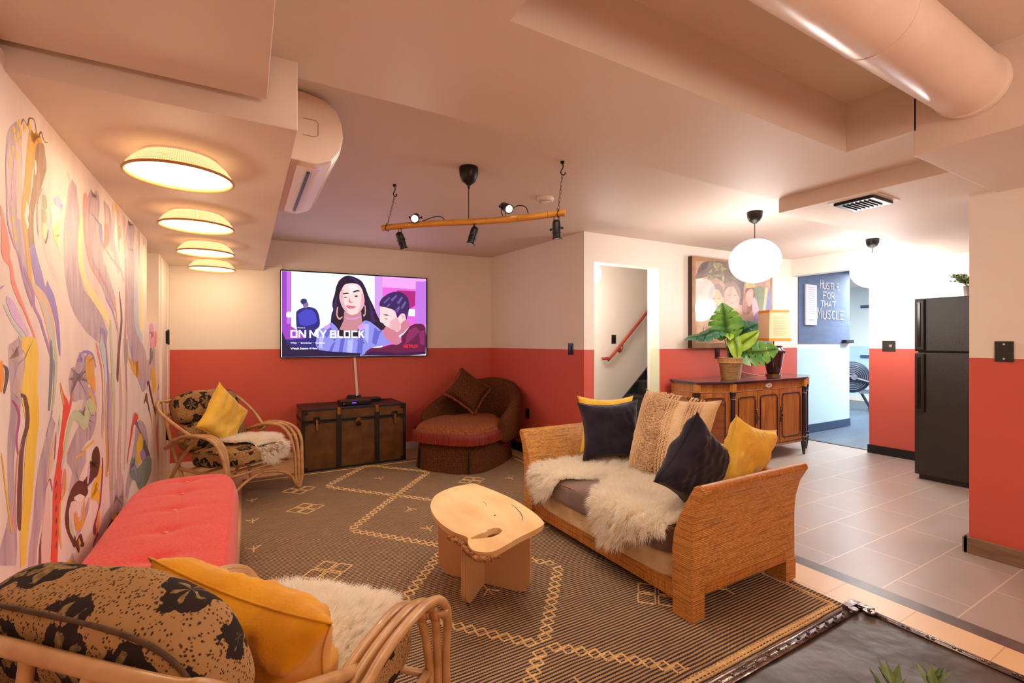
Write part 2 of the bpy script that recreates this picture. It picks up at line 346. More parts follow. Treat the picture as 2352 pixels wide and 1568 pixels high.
PTC = {'mv': (190, 150, 130), 'blk': (112, 88, 84), 'dk2': (66, 50, 52), 'lf': (150, 150, 96), 'lf2': (120, 118, 84), 'lf3': (176, 166, 120), 'wht': (220, 206, 176), 'sk': (222, 172, 122), 'sk2': (206, 146, 84), 'gd': (150, 96, 40), 'hr': (140, 108, 100),
 'sk3': (224, 168, 150), 'lp': (176, 92, 96), 'rd': (150, 74, 58), 'rd2': (176, 120, 104), 'gr': (130, 140, 110), 'gr2': (190, 180, 120), 'pnk': (214, 176, 190), 'blu': (130, 134, 196), 'blu2': (150, 120, 170), 'crm': (226, 196, 150)}
for k_, c_ in PTC.items():
    MATS_ = varied('art_' + k_, c_, tuple(q * 0.86 for q in c_), 9, 0.4, coat=0.6); MATS['art_' + k_].node_tree.nodes['Principled BSDF'].inputs['Coat Roughness'].default_value = 0.015

# ---------------------------------------------------------------- mesh helpers
class MB:
    def __init__(s):
        s.v = []; s.f = []; s.m = []; s.uv = None
    def add(s, verts, faces, mi=0):
        o = len(s.v); s.v += [tuple(v) for v in verts]
        s.f += [tuple(i + o for i in f) for f in faces]; s.m += [mi] * len(faces)
    def box(s, x0, x1, y0, y1, z0, z1, mi=0, M=None):
        vs = [Vector((x, y, z)) for x in (x0, x1) for y in (y0, y1) for z in (z0, z1)]
        if M is not None: vs = [M @ v for v in vs]
        s.add(vs, [(0, 1, 3, 2), (4, 6, 7, 5), (0, 4, 5, 1), (2, 3, 7, 6), (0, 2, 6, 4), (1, 5, 7, 3)], mi)
    def prism(s, poly, a0, a1, axis='z', mi=0, cap=True):
        n = len(poly)
        def p(u, w, a): return (u, w, a) if axis == 'z' else ((u, a, w) if axis == 'y' else (a, u, w))
        vs = [p(u, w, a0) for u, w in poly] + [p(u, w, a1) for u, w in poly]
        fs = [(i, (i + 1) % n, (i + 1) % n + n, i + n) for i in range(n)]
        if cap:
            for t in tessellate_polygon([[Vector((u, w, 0)) for u, w in poly]]):
                fs.append(tuple(t)); fs.append(tuple(i + n for i in reversed(t)))
        s.add(vs, fs, mi)
    def tube(s, path, r, seg=8, closed=False, mi=0, cap=True):
        P = [Vector(p) for p in path]; n = len(P); rs = r if isinstance(r, (list, tuple)) else [r] * n
        T = []
        for i in range(n):
            a = P[(i - 1) % n] if (closed or i > 0) else P[i]; b = P[(i + 1) % n] if (closed or i < n - 1) else P[i]
            t = (b - a); T.append(t.normalized() if t.length > 1e-9 else Vector((0, 0, 1)))
        up = Vector((0, 0, 1)) if abs(T[0].z) < 0.9 else Vector((1, 0, 0))
        nrm = (up - T[0] * up.dot(T[0])).normalized(); vs = []
        for i in range(n):
            nrm = (nrm - T[i] * nrm.dot(T[i])); nrm = nrm.normalized() if nrm.length > 1e-6 else T[i].orthogonal().normalized()
            b = T[i].cross(nrm)
            for j in range(seg):
                a = 2 * PI * j / seg; vs.append(P[i] + (nrm * math.cos(a) + b * math.sin(a)) * rs[i])
        fs = []
        for i in range(n if closed else n - 1):
            for j in range(seg):
                k = (i + 1) % n
                fs.append((i * seg + j, i * seg + (j + 1) % seg, k * seg + (j + 1) % seg, k * seg + j))
        if cap and not closed:
            fs.append(tuple(reversed(range(seg)))); fs.append(tuple((n - 1) * seg + j for j in range(seg)))
        s.add(vs, fs, mi)
    def cyl(s, a, b, r0, r1=None, seg=20, mi=0):
        s.tube([a, b], [r0, r0 if r1 is None else r1], seg, mi=mi)
    def lathe(s, prof, seg=32, c=(0, 0, 0), mi=0, M=None, wob=None, cap=True):
        vs = []; n = len(prof)
        for i, (r, z) in enumerate(prof):
            for j in range(seg):
                a = 2 * PI * j / seg; rr = r * (1 + (wob(a, i) if wob else 0))
                v = Vector((c[0] + rr * math.cos(a), c[1] + rr * math.sin(a), c[2] + z)); vs.append(M @ v if M else v)
        fs = [(i * seg + j, i * seg + (j + 1) % seg, (i + 1) * seg + (j + 1) % seg, (i + 1) * seg + j) for i in range(n - 1) for j in range(seg)]
        if cap and prof[0][0] > 1e-5: fs.append(tuple(reversed(range(seg))))
        if cap and prof[-1][0] > 1e-5: fs.append(tuple((n - 1) * seg + j for j in range(seg)))
        s.add(vs, fs, mi)
    def sphere(s, c, r, seg=20, rings=12, mi=0, sc=(1, 1, 1)):
        prof = [(max(1e-6, r * math.sin(PI * i / rings)), -r * math.cos(PI * i / rings)) for i in range(rings + 1)]
        o = len(s.v); s.lathe(prof, seg, (0, 0, 0), mi)
        for i in range(o, len(s.v)):
            v = s.v[i]; s.v[i] = (c[0] + v[0] * sc[0], c[1] + v[1] * sc[1], c[2] + v[2] * sc[2])
    def torus(s, c, R, r, axis='z', seg=28, sub=8, mi=0, M=None):
        pts = []
        for i in range(seg):
            a = 2 * PI * i / seg; u, w = R * math.cos(a), R * math.sin(a)
            p = Vector((u, w, 0)) if axis == 'z' else (Vector((u, 0, w)) if axis == 'y' else Vector((0, u, w)))
            p = p + Vector(c); pts.append(M @ p if M else p)
        s.tube(pts, r, sub, True, mi)
    def grid(s, fn, nu, nv, mi=0, closeu=False):
        vs = [fn(i / (nu if closeu else nu - 1), j / (nv - 1)) for i in range(nu) for j in range(nv)]
        fs = [(i * nv + j, ((i + 1) % nu) * nv + j, ((i + 1) % nu) * nv + j + 1, i * nv + j + 1) for i in range(nu if closeu else nu - 1) for j in range(nv - 1)]
        s.add(vs, fs, mi)
    def puff(s, c, dim, k=5.0, n=14, mi=0, M=None, amp=0.0, ns=6, seed=0):
        """soft rounded box"""
        for ax in range(3):
            for sg in (-1, 1):
                vs = []
                for i in range(n + 1):
                    for j in range(n + 1):
                        a, b = 2 * i / n - 1, 2 * j / n - 1
                        q = [0, 0, 0]; q[ax] = sg; q[(ax + 1) % 3] = a * sg; q[(ax + 2) % 3] = b
                        q = Vector(q); L = (abs(q.x) ** k + abs(q.y) ** k + abs(q.z) ** k) ** (1 / k); q = q / L
                        p = Vector((q.x * dim[0] / 2, q.y * dim[1] / 2, q.z * dim[2] / 2))
                        if amp: p += q.normalized() * amp * noise.noise(p * ns + Vector((seed, 0, 0)))
                        p += Vector(c); vs.append(M @ p if M else p)
                s.add(vs, [(i * (n + 1) + j, (i + 1) * (n + 1) + j, (i + 1) * (n + 1) + j + 1, i * (n + 1) + j + 1) for i in range(n) for j in range(n)], mi)
    def poly(s, pts, mi=0):
        o = len(s.v); s.v += [tuple(p) for p in pts]
        V = [Vector(p) for p in pts]
        for t in tessellate_polygon([V]): s.f.append(tuple(i + o for i in t)); s.m.append(mi)
    def build(s, name, mats, parent=None, smooth=False, bevel=0, weld=0.0, seg=2, uv='box', angle=None):
        me = bpy.data.meshes.new(name); me.from_pydata(s.v, [], s.f)
        for mm in (mats if isinstance(mats, (list, tuple)) else [mats]): me.materials.append(MATS[mm])
        me.polygons.foreach_set('material_index', s.m)
        me.update()
        bm = bmesh.new(); bm.from_mesh(me)
        if weld: bmesh.ops.remove_doubles(bm, verts=bm.verts, dist=weld)
        if not getattr(s, 'open', False): bmesh.ops.recalc_face_normals(bm, faces=bm.faces)
        if bevel:
            es = [e for e in bm.edges if len(e.link_faces) == 2 and e.calc_face_angle(0) > 0.6]
            bmesh.ops.bevel(bm, geom=es, offset=bevel, segments=seg, profile=0.6, affect='EDGES', clamp_overlap=True)
        if uv == 'box':
            L = bm.loops.layers.uv.new('UVMap')
            for f in bm.faces:
                n = f.normal; a = max(range(3), key=lambda i: abs(n[i]))
                for lp in f.loops:
                    c = lp.vert.co
                    lp[L].uv = (c.y, c.z) if a == 0 else ((c.x, c.z) if a == 1 else (c.x, c.y))
        bm.to_mesh(me); bm.free()
        if smooth: me.polygons.foreach_set('use_smooth', [True] * len(me.polygons))
        if angle and smooth:
            try: me.set_sharp_from_angle(angle=math.radians(angle))
            except Exception: pass
        o = bpy.data.objects.new(name, me); COL.objects.link(o)
        if parent is not None: o.parent = parent
        return o
def tag(o, label=None, cat=None, group=None, kind=None):
    if label: o['label'] = label
    if cat: o['category'] = cat
    if group: o['group'] = group
    if kind: o['kind'] = kind
    return o
def thing(name, label, cat, loc=(0, 0, 0), rz=0, group=None):
    o = bpy.data.objects.new(name, None); COL.objects.link(o); o.location = loc; o.rotation_euler = (0, 0, rz)
    o.empty_display_size = 0.1
    return tag(o, label, cat, group)
def struct(o): o['kind'] = 'structure'; return o
def copy_tree(o, parent=None):
    c = o.copy(); COL.objects.link(c)
    if parent is not None: c.parent = parent
    for ch in list(o.children): copy_tree(ch, c)
    return c
def bez(pts, n=8):
    """Catmull-Rom through points"""
    P = [Vector(p) for p in pts]; out = []
    for i in range(len(P) - 1):
        p0 = P[i - 1] if i else P[i] * 2 - P[i + 1]; p1 = P[i]; p2 = P[i + 1]; p3 = P[i + 2] if i + 2 < len(P) else P[i + 1] * 2 - P[i]
        for j in range(n):
            t = j / n
            out.append(0.5 * ((2 * p1) + (-p0 + p2) * t + (2 * p0 - 5 * p1 + 4 * p2 - p3) * t * t + (-p0 + 3 * p1 - 3 * p2 + p3) * t ** 3))
    out.append(P[-1]); return out
def axes(center, xa, ya):
    x = Vector(xa).normalized(); y = Vector(ya); y = (y - x * y.dot(x)).normalized(); z = x.cross(y)
    M = Matrix((x, y, z)).transposed().to_4x4(); M.translation = Vector(center); return M
def text_mesh(txt, size, extrude=0.0005, offset=0.0, sx=1.0):
    c = bpy.data.curves.new('t', 'FONT'); c.body = txt; c.size = size; c.extrude = extrude; c.offset = offset; c.resolution_u = 3
    o = bpy.data.objects.new('t', c); COL.objects.link(o)
    dg = bpy.context.evaluated_depsgraph_get(); me = o.evaluated_get(dg).to_mesh()
    vs = [(v.co.x * sx, v.co.y, v.co.z) for v in me.vertices]; fs = [tuple(p.vertices) for p in me.polygons]
    o.evaluated_get(dg).to_mesh_clear(); bpy.data.objects.remove(o); bpy.data.curves.remove(c)
    return vs, fs

MURAL = [('lav',[1.895,1.892,0.057,1.867,1.841,0.11,1.858,1.783,0.117,1.863,1.711,0.118,1.886,1.625,0.112,1.924,1.539,0.108,1.964,1.448,0.072,2.007,1.386,0.044]),
('cream2',[1.886,1.848,0.028,1.895,1.777,0.038,1.895,1.702,0.038,1.895,1.627,0.029]),
('lav',[2.446,1.894,0.058,2.434,1.836,0.146,2.434,1.765,0.187,2.413,1.665,0.192,2.434,1.526,0.225,2.563,1.414,0.345,2.818,1.346,0.342,3.001,1.276,0.196]),
('lav',[2.762,1.945,0.076,2.773,1.913,0.175,2.736,1.835,0.239,2.762,1.731,0.272,2.847,1.632,0.292,3.001,1.548,0.288,3.174,1.454,0.223]),
('lav',[3.629,2.015,0.08,3.649,1.972,0.221,3.599,1.851,0.254,3.629,1.707,0.279,3.599,1.518,0.274,3.7,1.335,0.416,3.863,1.198,0.573,4.106,1.065,0.654,4.24,0.991,0.279]),
('lav',[2.937,1.944,0.05,3.001,1.897,0.196,3.067,1.819,0.206,3.174,1.744,0.148,3.29,1.662,0.128]),
('lav',[1.912,1.265,0.093,1.878,1.229,0.111,1.878,1.141,0.089,1.867,1.072,0.074,1.845,0.997,0.06,1.835,0.913,0.046,1.845,0.781,0.064,1.824,0.702,0.124,1.804,0.653,0.162]),
('lav',[2.198,0.998,0.064,2.121,0.897,0.089,2.078,0.806,0.101,2.05,0.716,0.093,2.01,0.633,0.078,1.997,0.573,0.077]),
('lav',[2.467,1.181,0.19,2.503,1.141,0.295,2.516,1.105,0.299,2.467,1.075,0.213,2.398,1.055,0.066]),
('lav',[2.592,1.035,0.159,2.633,0.986,0.303,2.619,0.915,0.3,2.516,0.875,0.249,2.398,0.843,0.133,2.355,0.812,0.042]),
('lav',[2.619,0.783,0.109,2.491,0.768,0.267,2.444,0.725,0.209,2.376,0.696,0.043]),
('lav',[2.675,0.583,0.056,2.619,0.548,0.109,2.541,0.516,0.101,2.467,0.5,0.047]),
('lav',[2.398,0.445,0.045,2.41,0.414,0.089,2.467,0.37,0.047]),
('lav',[3.238,0.541,0.175,3.282,0.435,0.271,3.238,0.373,0.262,2.998,0.387,0.184,2.859,0.368,0.132,2.733,0.344,0.09]),
('lav',[4.023,0.728,0.141,4.009,0.677,0.63,3.975,0.613,0.83,3.875,0.552,0.852,3.721,0.496,0.416,3.552,0.421,0.214,3.499,0.354,0.078]),
('mauve',[3.238,1.377,0.053,3.282,1.19,0.054,3.328,0.901,0.065,3.282,0.624,0.108,3.328,0.422,0.139]),
('mauve',[3.074,1.108,0.054,3.074,0.845,0.078,3.093,0.577,0.094,3.113,0.394,0.072]),
('mauve',[3.424,1.285,0.049,3.499,0.982,0.062,3.474,0.723,0.051,3.424,0.534,0.039]),
('mauve',[4.57,1.25,0.277,4.48,1.091,0.355,4.231,1.015,0.471]),
('mauve',[4.763,0.585,0.201,4.92,0.341,0.259,5.03,0.154,0.341]),
('lav',[5.397,1.133,0.21,5.332,0.656,0.205,5.397,0.164,0.264]),
('mauve',[5.463,0.706,0.135,5.532,0.301,0.166]),
('blush',[3.25,2.071,0.063,3.33,1.973,0.165,3.372,1.811,0.203,3.415,1.609,0.139]),
('blush',[2.092,1.765,0.04,2.121,1.631,0.077,2.151,1.554,0.062,2.248,1.481,0.041]),
('blush',[2.355,1.907,0.03,2.394,1.884,0.063]),
('mauve',[3.001,1.934,0.019,3.014,1.892,0.06,3.02,1.817,0.039,3.034,1.728,0.02]),
('mauve',[3.123,1.981,0.021,3.138,1.937,0.065,3.145,1.858,0.044,3.16,1.765,0.022]),
('mauve',[3.25,1.988,0.023,3.266,1.942,0.071,3.274,1.86,0.048,3.29,1.763,0.024]),
('mauve',[3.415,1.993,0.026,3.432,1.944,0.079,3.441,1.858,0.053,3.459,1.755,0.026]),
('mauve',[3.885,2.042,0.035,3.909,1.987,0.105,3.92,1.887,0.071,3.944,1.769,0.036]),
('mauve',[4.106,2.047,0.039,4.132,1.988,0.118,4.145,1.883,0.079,4.172,1.756,0.04]),
('yellow',[3.197,2.01,0.03,3.212,1.987,0.068,3.25,1.963,0.039]),
('rose',[2.624,1.898,0.029,2.61,1.864,0.086,2.591,1.814,0.056,2.596,1.764,0.047,2.624,1.679,0.039,2.709,1.599,0.041,2.876,1.55,0.03]),
('mauve2',[2.709,1.923,0.026,2.669,1.846,0.03,2.669,1.753,0.03,2.709,1.64,0.041,2.876,1.579,0.059,3.001,1.533,0.052,3.212,1.423,0.03]),
('paley',[2.554,1.793,0.046,2.527,1.687,0.057,2.54,1.589,0.081,2.634,1.51,0.098,2.79,1.457,0.122,2.968,1.403,0.128,3.067,1.354,0.068]),
('salmon',[3.014,1.854,0.026,3.001,1.813,0.13,2.968,1.762,0.09,2.924,1.717,0.031]),
('rose',[2.968,1.725,0.019,3.138,1.69,0.029,3.33,1.668,0.033,3.415,1.609,0.026]),
('violet',[2.876,1.827,0.024,2.876,1.788,0.071,2.888,1.754,0.048,2.924,1.724,0.019]),
('sage2',[3.314,1.91,0.032,3.306,1.867,0.097,3.274,1.835,0.032]),
('skyb',[3.863,1.897,0.068,3.807,1.73,0.111,3.807,1.533,0.154,3.863,1.378,0.182,4.042,1.278,0.151]),
('paley',[4.132,1.945,0.052,4.08,1.681,0.103,4.017,1.424,0.099,3.98,1.34,0.049]),
('brown2',[3.29,1.545,0.024,3.355,1.397,0.051,3.29,1.243,0.064,3.25,1.095,0.063,3.266,1.052,0.024]),
('violet',[2.968,1.485,0.019,3.138,1.419,0.036,3.25,1.326,0.031]),
('mauve2',[3.459,1.755,0.036,3.477,1.509,0.054,3.459,1.242,0.054,3.504,0.972,0.027]),
('ochre',[3.174,1.502,0.022,3.227,1.391,0.023,3.197,1.358,0.015]),
('paley',[4.044,1.513,0.085,4.066,1.407,0.101,4.044,1.335,0.043]),
('ochre',[3.552,1.481,0.016,3.515,1.336,0.02,3.552,1.182,0.032,3.721,1.113,0.178,3.875,1.089,0.259,3.812,1.064,0.125]),
('violet',[3.634,1.244,0.034,3.691,1.168,0.053,3.75,1.123,0.031]),
('sage2',[3.515,1.285,0.032,3.499,1.184,0.072,3.474,1.114,0.03]),
('ochre',[2.018,1.919,0.066,2.034,1.91,0.112,2.012,1.878,0.121,1.985,1.837,0.074,1.97,1.793,0.054,1.959,1.739,0.051,1.939,1.676,0.04,1.939,1.618,0.038,1.964,1.546,0.035,1.985,1.451,0.029,1.996,1.385,0.015]),
('taupe',[2.101,1.918,0.017,2.081,1.877,0.106,2.063,1.83,0.093,2.04,1.774,0.068,2.012,1.718,0.048,1.991,1.669,0.042,1.985,1.608,0.047,1.996,1.563,0.053]),
('violet',[1.996,1.571,0.047,2.012,1.534,0.066,2.04,1.493,0.086,2.086,1.441,0.1,2.161,1.396,0.103]),
('violet',[2.121,1.452,0.106,2.183,1.411,0.083,2.231,1.35,0.047,2.255,1.274,0.034,2.269,1.219,0.013]),
('tan',[2.01,1.441,0.063,2.078,1.413,0.101,2.136,1.367,0.103,2.176,1.306,0.082,2.189,1.242,0.044]),
('skyb',[2.078,1.403,0.022,2.136,1.361,0.03,2.167,1.305,0.032,2.215,1.242,0.033,2.215,1.167,0.03,2.198,1.051,0.023]),
('white',[1.949,1.693,0.008,1.959,1.669,0.027,1.949,1.647,0.03,1.959,1.626,0.021,1.959,1.613,0.008]),
('cream',[2.023,1.842,0.011,2.027,1.819,0.018,2.023,1.795,0.007]),
('yellow',[1.858,1.884,0.006,1.858,1.874,0.018,1.855,1.863,0.005]),
('yellow',[1.863,1.864,0.005,1.863,1.854,0.018,1.86,1.843,0.006]),
('yellow',[1.895,1.918,0.006,1.895,1.907,0.019,1.892,1.896,0.005]),
('yellow',[1.89,1.882,0.005,1.89,1.872,0.019,1.888,1.86,0.005]),
('yellow',[1.9,1.863,0.006,1.9,1.853,0.02,1.897,1.841,0.006]),
('yellow',[1.934,1.922,0.006,1.934,1.911,0.02,1.931,1.899,0.006]),
('yellow',[1.973,1.945,0.006,1.973,1.934,0.021,1.97,1.922,0.006]),
('yellow',[1.98,1.937,0.006,1.98,1.926,0.021,1.977,1.913,0.006]),
('yellow',[1.849,1.826,0.005,1.849,1.816,0.018,1.847,1.805,0.005]),
('yellow',[1.836,1.796,0.006,1.836,1.786,0.018,1.833,1.775,0.005]),
('yellow',[1.827,1.776,0.005,1.827,1.766,0.017,1.825,1.755,0.005]),
('yellow',[1.876,1.818,0.005,1.876,1.807,0.019,1.874,1.796,0.005]),
('yellow',[1.905,1.899,0.006,1.905,1.888,0.019,1.902,1.877,0.006]),
('yellow',[1.849,1.627,0.005,1.849,1.617,0.018,1.847,1.606,0.005]),
('yellow',[1.858,1.596,0.006,1.858,1.586,0.018,1.855,1.575,0.005]),
('yellow',[1.867,1.576,0.005,1.867,1.566,0.018,1.865,1.555,0.005]),
('pink',[1.863,1.794,0.005,1.863,1.777,0.024,1.86,1.76,0.006]),
('pink',[1.858,1.77,0.006,1.858,1.754,0.023,1.855,1.737,0.005]),
('pink',[1.847,1.734,0.005,1.847,1.718,0.023,1.845,1.701,0.005]),
('pink',[1.849,1.706,0.005,1.849,1.689,0.023,1.847,1.672,0.005]),
('pink',[1.845,1.672,0.005,1.845,1.656,0.023,1.842,1.639,0.006]),
('pink',[1.854,1.722,0.005,1.854,1.705,0.023,1.851,1.688,0.006]),
('brown2',[1.91,1.911,0.005,1.924,1.93,0.008,1.939,1.929,0.006,1.959,1.927,0.006,1.975,1.954,0.008,2.016,1.964,0.007,2.034,1.935,0.005,2.051,1.926,0.007,2.077,1.952,0.01,2.104,1.932,0.007,2.138,1.94,0.006]),
('purple',[1.814,1.821,0.003,1.802,1.764,0.006,1.806,1.695,0.007,1.81,1.626,0.008,1.823,1.586,0.012,1.858,1.546,0.014,1.895,1.519,0.013,1.924,1.471,0.014,1.954,1.428,0.016,1.996,1.385,0.024]),
('purple',[1.924,1.491,0.023,1.997,1.426,0.028,2.015,1.379,0.027,2.064,1.343,0.025,2.098,1.304,0.024,2.161,1.232,0.025,2.208,1.167,0.023,2.183,1.032,0.015,2.121,0.953,0.012]),
('salmon',[1.767,1.636,0.006,1.781,1.602,0.024,1.796,1.552,0.05,1.806,1.509,0.063,1.836,1.481,0.026,1.849,1.443,0.031,1.872,1.413,0.028,1.91,1.379,0.023]),
('salmon',[1.856,1.439,0.026,1.889,1.407,0.02,1.96,1.339,0.019,2.01,1.293,0.016,2.031,1.259,0.008]),
('lilac',[1.804,1.391,0.028,1.841,1.368,0.072,1.894,1.331,0.063,1.947,1.301,0.039,1.979,1.269,0.01]),
('skyb',[1.788,1.369,0.016,1.85,1.321,0.021,1.924,1.287,0.028,1.984,1.264,0.011]),
('purple',[1.766,1.413,0.016,1.789,1.422,0.005]),
('sage2',[2.12,1.753,0.017,2.108,1.732,0.068,2.091,1.711,0.017]),
('sage2',[2.117,1.705,0.017,2.104,1.685,0.068,2.088,1.664,0.017]),
('lilac',[2.2,1.761,0.011,2.242,1.767,0.085,2.285,1.766,0.044,2.282,1.747,0.012]),
('white',[2.214,1.748,0.055,2.214,1.717,0.124,2.2,1.683,0.081,2.174,1.664,0.026]),
('paley',[2.111,1.663,0.013,2.104,1.632,0.031,2.113,1.604,0.01]),
('brown2',[2.145,1.647,0.007,2.135,1.621,0.011,2.117,1.597,0.01,2.111,1.612,0.005]),
('paley',[2.27,1.707,0.021,2.228,1.653,0.069,2.249,1.62,0.034,2.278,1.575,0.007]),
('rose',[2.086,1.771,0.006,2.046,1.718,0.007,2.04,1.66,0.009,2.051,1.609,0.005]),
('yellow2',[1.912,1.268,0.069,1.972,1.246,0.15,1.984,1.179,0.132,1.979,1.114,0.141,2.005,1.016,0.103,1.984,0.925,0.091,1.96,0.791,0.079,1.935,0.706,0.066,1.924,0.603,0.042]),
('mauve',[1.889,1.263,0.068,1.856,1.239,0.086,1.912,1.21,0.055,1.889,1.158,0.068,1.867,1.116,0.065]),
('brown2',[1.907,1.114,0.021,1.935,1.1,0.033,1.955,1.061,0.032,1.955,1.014,0.034,1.917,0.957,0.033,1.9,0.853,0.035,1.896,0.747,0.03,1.903,0.716,0.009]),
('magenta',[1.841,1.105,0.008,1.878,1.079,0.018,1.894,1.046,0.018,1.876,0.991,0.015,1.885,0.941,0.007]),
('rose',[1.912,0.967,0.007,1.878,0.921,0.009,1.867,0.818,0.008,1.85,0.754,0.017,1.845,0.727,0.007]),
('dgrey',[1.78,1.207,0.012,1.804,1.193,0.024,1.808,1.172,0.024,1.792,1.136,0.016,1.788,1.128,0.006]),
('orange',[1.765,1.216,0.027,1.776,1.174,0.027,1.769,1.134,0.015]),
('yellow',[1.772,0.969,0.006,1.794,0.889,0.01,1.82,0.797,0.01,1.841,0.731,0.008]),
('teal',[2.167,1.274,0.016,2.176,1.222,0.031,2.17,1.128,0.032,2.151,1.036,0.019]),
('sage',[2.208,1.274,0.02,2.228,1.199,0.026,2.208,1.093,0.026,2.183,1.032,0.013]),
('brown2',[2.086,0.646,0.009,2.072,0.609,0.025,2.064,0.545,0.028]),
('blush',[2.136,0.77,0.03,2.127,0.64,0.089,2.121,0.522,0.089]),
('red',[2.272,1.12,0.01,2.3,1.073,0.029,2.337,1.018,0.081,2.311,0.959,0.058,2.282,0.897,0.049,2.269,0.833,0.076,2.241,0.763,0.088,2.235,0.679,0.093,2.218,0.598,0.079,2.202,0.489,0.077]),
('red',[2.409,1.074,0.011,2.394,1.028,0.031,2.363,0.997,0.046]),
('rose',[2.326,0.798,0.015,2.318,0.766,0.051,2.282,0.719,0.021]),
('brown2',[2.231,0.777,0.007,2.225,0.766,0.02,2.218,0.755,0.006]),
('brown2',[2.231,0.734,0.007,2.225,0.723,0.02,2.218,0.712,0.006]),
('brown2',[2.231,0.69,0.007,2.225,0.68,0.02,2.218,0.669,0.006]),
('brown2',[2.231,0.647,0.007,2.225,0.636,0.02,2.218,0.626,0.006]),
('brown2',[2.231,0.604,0.007,2.225,0.593,0.02,2.218,0.583,0.006]),
('brown2',[2.231,0.561,0.007,2.225,0.55,0.02,2.218,0.54,0.006]),
('ochre',[2.334,0.766,0.016,2.324,0.717,0.033,2.273,0.681,0.023,2.263,0.597,0.023,2.283,0.516,0.008]),
('tan',[2.216,0.94,0.008,2.18,0.887,0.028,2.162,0.832,0.035,2.128,0.794,0.01]),
('magenta',[2.115,0.776,0.007,2.136,0.792,0.011,2.162,0.8,0.014,2.18,0.769,0.01,2.183,0.753,0.007]),
('magenta',[2.225,0.951,0.005,2.22,0.915,0.015,2.207,0.858,0.008]),
('sage',[2.263,1.006,0.005,2.258,0.97,0.019,2.25,0.941,0.006]),
('ochre',[2.269,1.121,0.006,2.289,1.078,0.02,2.317,1.037,0.01]),
('sage',[2.769,0.95,0.031,2.718,0.976,0.118,2.661,0.99,0.141,2.633,0.957,0.099,2.592,0.926,0.133,2.491,0.969,0.097,2.432,0.98,0.092,2.387,0.95,0.057,2.344,0.899,0.042,2.317,0.846,0.033,2.297,0.813,0.012]),
('skyb',[2.309,0.861,0.008,2.293,0.826,0.016,2.289,0.802,0.008]),
('ochre',[2.675,1.21,0.056,2.675,1.184,0.159,2.698,1.137,0.18,2.718,1.106,0.106,2.748,1.065,0.061,2.769,1.041,0.019]),
('orange',[2.733,1.105,0.071,2.748,1.073,0.073,2.769,1.044,0.025]),
('violet',[2.491,1.197,0.024,2.553,1.192,0.041,2.528,1.21,0.025,2.566,1.225,0.026,2.647,1.225,0.028,2.718,1.213,0.03,2.757,1.185,0.024,2.782,1.152,0.016]),
('violet',[2.592,1.187,0.021,2.619,1.208,0.022,2.661,1.218,0.017]),
('yellow',[2.652,1.047,0.039,2.703,1.031,0.029,2.748,0.995,0.024,2.794,0.947,0.019]),
('yellow',[2.748,0.825,0.03,2.661,0.819,0.025,2.592,0.817,0.024,2.541,0.806,0.021,2.467,0.808,0.016,2.432,0.792,0.009]),
('brown3',[2.718,0.771,0.059,2.748,0.748,0.17,2.757,0.707,0.196,2.718,0.682,0.147,2.633,0.669,0.11,2.592,0.644,0.159,2.491,0.671,0.169,2.41,0.674,0.112,2.366,0.647,0.052,2.351,0.606,0.046,2.376,0.559,0.056,2.432,0.499,0.055,2.467,0.466,0.047,2.52,0.477,0.04,2.553,0.437,0.047,2.587,0.417,0.026]),
('brown3',[2.52,0.425,0.05,2.491,0.45,0.049,2.467,0.469,0.038]),
('lilac',[2.675,0.737,0.014,2.661,0.707,0.039,2.641,0.66,0.022]),
('white',[2.444,0.654,0.023,2.516,0.633,0.074,2.592,0.615,0.021]),
('ochre',[2.448,0.595,0.019,2.467,0.558,0.047,2.503,0.525,0.084,2.561,0.516,0.062,2.582,0.56,0.036,2.587,0.602,0.014]),
('sage',[2.381,0.596,0.013,2.403,0.549,0.036,2.444,0.502,0.023]),
('pink',[2.467,0.596,0.014,2.503,0.557,0.015,2.541,0.552,0.015,2.556,0.589,0.013]),
('ochre',[2.503,0.473,0.012,2.528,0.436,0.035]),
('yellow',[2.875,0.684,0.033,2.852,0.645,0.085,2.81,0.616,0.127,2.748,0.601,0.133,2.826,0.555,0.096,2.859,0.514,0.02]),
('magenta2',[2.906,0.716,0.017,2.906,0.64,0.031,2.879,0.565,0.03,2.859,0.514,0.04,2.826,0.484,0.038,2.769,0.447,0.049,2.763,0.418,0.055,2.81,0.378,0.038,2.748,0.369,0.036,2.733,0.353,0.018]),
('orange',[2.842,0.483,0.026,2.826,0.444,0.058,2.801,0.405,0.044,2.757,0.377,0.012]),
('yellow',[2.313,0.431,0.021,2.355,0.43,0.063,2.398,0.399,0.089,2.467,0.377,0.024]),
('violet',[2.444,0.354,0.019,2.462,0.365,0.023]),
('violet',[2.859,1.324,0.066,2.944,1.312,0.063,2.969,1.266,0.032,2.998,1.197,0.03,3.028,1.067,0.03,3.016,0.853,0.027,3.005,0.684,0.015]),
('rose',[2.788,1.262,0.018,2.832,1.21,0.039,2.892,1.135,0.027,2.913,1.018,0.021,2.899,0.888,0.017,2.899,0.806,0.01]),
('skyb',[2.859,1.274,0.099,2.926,1.208,0.105,2.969,1.131,0.05,2.955,1.014,0.035,2.94,0.915,0.035,2.933,0.833,0.014]),
('ochre',[3.005,1.069,0.015,2.976,0.944,0.029,2.991,0.789,0.033,3.005,0.684,0.051,2.991,0.602,0.044]),
('brown2',[3.024,0.783,0.012,3.028,0.679,0.019,3.016,0.622,0.011]),
('sage',[3.074,1.379,0.039,3.093,1.248,0.055,3.133,1.086,0.065,3.162,0.922,0.05,3.153,0.742,0.041,3.145,0.492,0.033]),
('pink',[3.187,1.01,0.013,3.166,0.83,0.02,3.174,0.647,0.021,3.204,0.503,0.013]),
